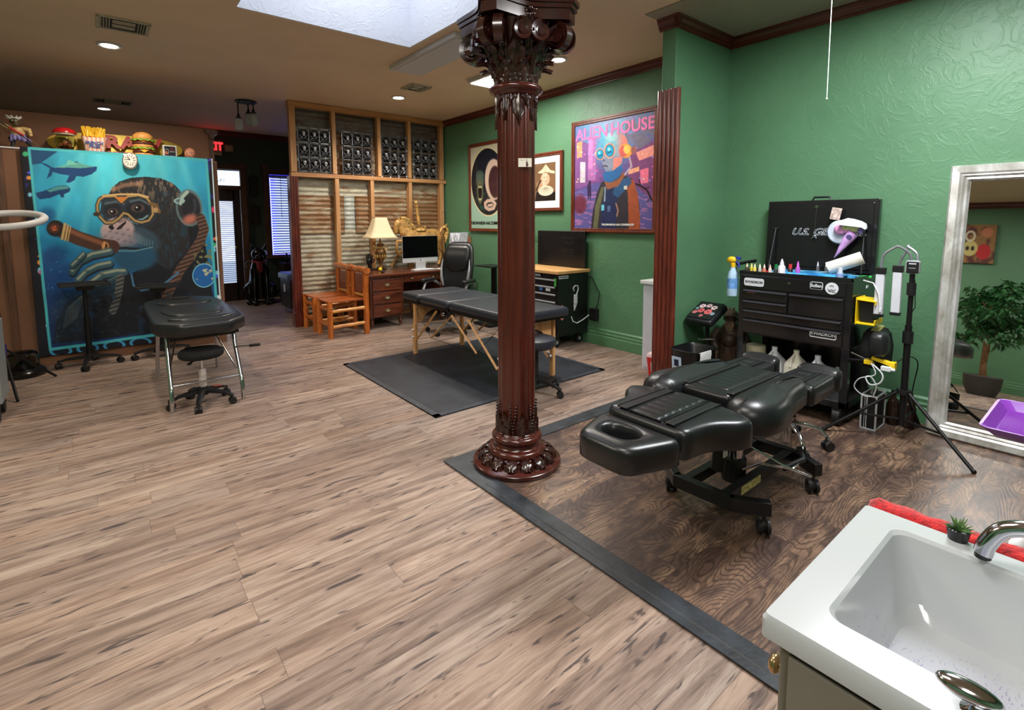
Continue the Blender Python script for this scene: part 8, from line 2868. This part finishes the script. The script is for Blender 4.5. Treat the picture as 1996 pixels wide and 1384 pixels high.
for p in tips:
    for k in range(22):
        a = r.random() * 6.28
        d = Vector((math.cos(a), math.sin(a), r.uniform(-0.9, 0.35))).normalized()
        L = r.uniform(0.09, 0.15)
        q = p + Vector((r.uniform(-.08, .08), r.uniform(-.08, .08), r.uniform(-.07, .07)))
        n = d.orthogonal().normalized() * L * 0.17
        m1 = q + d * L * 0.5 + Vector((0, 0, 0.008))
        tip = q + d * L - Vector((0, 0, L * 0.25))
        vs = [g.bm.verts.new(v) for v in (q, m1 + n, tip, m1 - n)]
        g.bm.faces.new(vs)
lf = g.out('leaves', M('fig_leaves', (44, 92, 46), 0.45, var=0.3, scale=30), pf, smooth=False)
tag(lf, kind='stuff')

# ================================================================== SINK in the near right corner
sk = thing('sink_vanity', 'grey vanity with white ceramic basin in the near right corner', 'sink', (0, 0, 0))
m_cer = NT('white_ceramic')
x, y, z = m_cer.xyz()
v_ = m_cer.comb(x, y, z)
st1 = m_cer.noise(m_cer.comb(m_cer.math('MULTIPLY', x, 60), m_cer.math('MULTIPLY', y, 160), m_cer.math('MULTIPLY', z, 60)), 1.0, 2, 0.5, 1.5)
dx = m_cer.math('SUBTRACT', x, 0.98)
dy = m_cer.math('SUBTRACT', y, 0.10)
rad = m_cer.math('SQRT', m_cer.math('ADD', m_cer.math('MULTIPLY', dx, dx), m_cer.math('MULTIPLY', dy, dy)))
near = m_cer.math('SUBTRACT', 1.0, m_cer.math('DIVIDE', rad, 0.17), clamp=True)
low = m_cer.math('LESS_THAN', z, 0.80)
ink = m_cer.math('MULTIPLY', m_cer.math('MULTIPLY', m_cer.ramp(st1, [(0.60, (0, 0, 0)), (0.65, (1, 1, 1))]), near), low)
haze = m_cer.math('MULTIPLY', m_cer.math('MULTIPLY', m_cer.noise(v_, 9, 3), near), m_cer.math('MULTIPLY', low, 0.8))
cc = m_cer.mix(haze, C8(180, 184, 187), C8(168, 160, 214))
cc = m_cer.mix(m_cer.math('MULTIPLY', ink, 1.2, clamp=True), cc, C8(70, 56, 140))
m_cer.link(cc, m_cer.b.inputs['Base Color'])
m_cer.set(Roughness=0.16, Specular_IOR_Level=0.5, Coat_Weight=0.3, Coat_Roughness=0.08)
X0, X1, Y0, Y1 = 0.779, 1.268, -0.28, 0.333


def rr_at(x0, x1, y0, y1, r, z, n=6):
    return [Vector((p[0], p[1], z)) for p in rrect(x1 - x0, y1 - y0, r, n, (x0 + x1) / 2, (y0 + y1) / 2)]


g = G()
g.loft([rr_at(X0 + .01, X1 - .002, Y0, Y1 - .004, 0.006, 0.815), rr_at(X0, X1, Y0, Y1, 0.008, 0.822), rr_at(X0, X1, Y0, Y1, 0.008, 0.852), rr_at(X0 + .004, X1 - .004, Y0 + .004, Y1 - .004, 0.008, 0.860),
        rr_at(0.850, 1.215, -0.215, 0.268, 0.028, 0.860), rr_at(0.856, 1.209, -0.209, 0.262, 0.028, 0.854), rr_at(0.866, 1.200, -0.20, 0.254, 0.034, 0.820), rr_at(0.885, 1.180, -0.18, 0.238, 0.045, 0.745),
        rr_at(0.900, 1.160, -0.165, 0.224, 0.055, 0.722), rr_at(0.935, 1.120, -0.13, 0.19, 0.06, 0.712), rr_at(1.01, 1.05, -0.03, 0.03, 0.019, 0.708)], cap=False)
g.out('basin', m_cer.m, sk, angle=28)
G().cyl((1.03, 0.0, 0.706), (1.03, 0.0, 0.712), 0.028, n=22).out('drain', m_chrome, sk)
m_van = M('vanity_greige', (128, 124, 114), 0.45, var=0.02)
G().box((1.03, 0.302, 0.42), (0.458, 0.018, 0.79)).box((1.03, -0.262, 0.42), (0.458, 0.018, 0.79)).box((1.25, 0.02, 0.42), (0.018, 0.58, 0.79)).box((1.03, 0.02, 0.06), (0.44, 0.58, 0.08)).out('cabinet_body', m_van, sk, smooth=False, bev=0.003)
d_ = G().box((0.795, 0.130, 0.44), (0.018, 0.325, 0.735)).out('door', m_van, sk, smooth=False, bev=0.002)
d2 = G().box((0.795, -0.12, 0.44), (0.018, 0.16, 0.735)).out('door', m_van, sk, smooth=False, bev=0.002)
G().cyl((0.84, 0.309, 0.735), (0.84, 0.325, 0.735), 0.008).sph((0.84, 0.332, 0.735), (0.016, 0.010, 0.016), 16).out('side_knob', M('gold_ring_knob', (200, 170, 120), 0.2, 0.9), sk, label='small brass-rimmed knob')
fc = thing('faucet', 'chrome faucet arching over the sink at the right edge', 'faucet', (1.236, 0.03, 0.860))
G().cyl((0, 0, 0), (0, 0, 0.012), 0.030, n=22).cyl((0, 0, 0), (0, 0, 0.05), 0.022, n=20).out('base', m_chrome, fc)
G().tube(cabl([(0, -0.005, 0.03), (-0.004, 0.01, 0.065), (-0.012, 0.045, 0.082), (-0.022, 0.080, 0.070), (-0.028, 0.098, 0.040), (-0.030, 0.103, 0.018)]), 0.014, 16).out('spout', m_chrome, fc)
G().cyl((-0.030, 0.103, 0.010), (-0.030, 0.103, 0.020), 0.012, n=16).out('aerator', m_blkp, fc)
sp_ = thing('soap_dish_handle', 'chrome oval lever near the front rim of the sink', 'lever', (0.815, 0.075, 0.860))
G().lathe([(0, 0.0), (0.022, 0), (0.024, 0.006), (0.018, 0.012), (0.015, 0.02), (0, 0.02)], 22).out('stem', m_chrome, sp_)
G().sph((0, 0.016, 0.028), (0.016, 0.034, 0.012), 20, (0.15, 0, 0.25)).out('oval_top', m_chrome, sp_)
# rear shelf board with towel and succulent
rb = G().box((1.305, 0.0, 0.800), (0.070, 0.64, 0.012)).box((1.275, 0.0, 0.78), (0.012, 0.60, 0.05)).out('rear_shelf', m_van, sk, smooth=False)
rt = thing('red_towel', 'rolled red towel lying behind the sink', 'towel', (1.315, 0.0, 0.806))
g = G()
r = random.Random(9)
R = []
for i in range(40):
    s = i / 39
    yy = 0.335 - 0.60 * s
    rad = 0.026 * (0.7 if i in (0, 39) else 1) * (1 + 0.06 * math.sin(i * 1.7))
    R.append([Vector((rad * 1.05 * math.cos(a) * (1 + 0.05 * math.sin(5 * a + i * .9)), yy, 0.026 + rad * math.sin(a) * (1 + 0.05 * math.sin(4 * a + i)))) for a in [2 * PI * k / 18 for k in range(18)]])
g.loft(R)
t = NT('red_terry')
tcx = t.n('ShaderNodeTexCoord').outputs['Object']
t.link(t.ramp(t.noise(tcx, 60, 4), [(0.3, C8(130, 14, 18)), (0.6, C8(206, 30, 34)), (0.8, C8(232, 70, 60))]), t.b.inputs['Base Color'])
t.set(Roughness=0.9, Sheen_Weight=0.3)
t.bump(t.noise(tcx, 220, 3), 0.8, 0.004)
g.out('towel_roll', t.m, rt, angle=80)
su = thing('succulent', 'tiny spiky succulent in a black pot behind the sink rim', 'plant', (1.2585, 0.176, 0.8602))
G().lathe([(0, 0), (0.015, 0), (0.019, 0.022), (0.016, 0.023), (0, 0.018)], 16).out('pot', m_blkp, su)
g = G()
for k in range(22):
    a = k * 2.4
    e = 0.35 + 1.1 * ((k % 7) / 7)
    L = 0.020 + 0.012 * ((k * 37 % 10) / 10)
    d = Vector((math.cos(a) * math.cos(e), math.sin(a) * math.cos(e), math.sin(e)))
    g.cyl(Vector((0, 0, 0.018)) + d * 0.003, Vector((0, 0, 0.020)) + d * L, 0.003, 0.0005, 6)
g.out('spikes', M('succulent_green', (84, 116, 60), 0.5, var=0.3, scale=90), su)
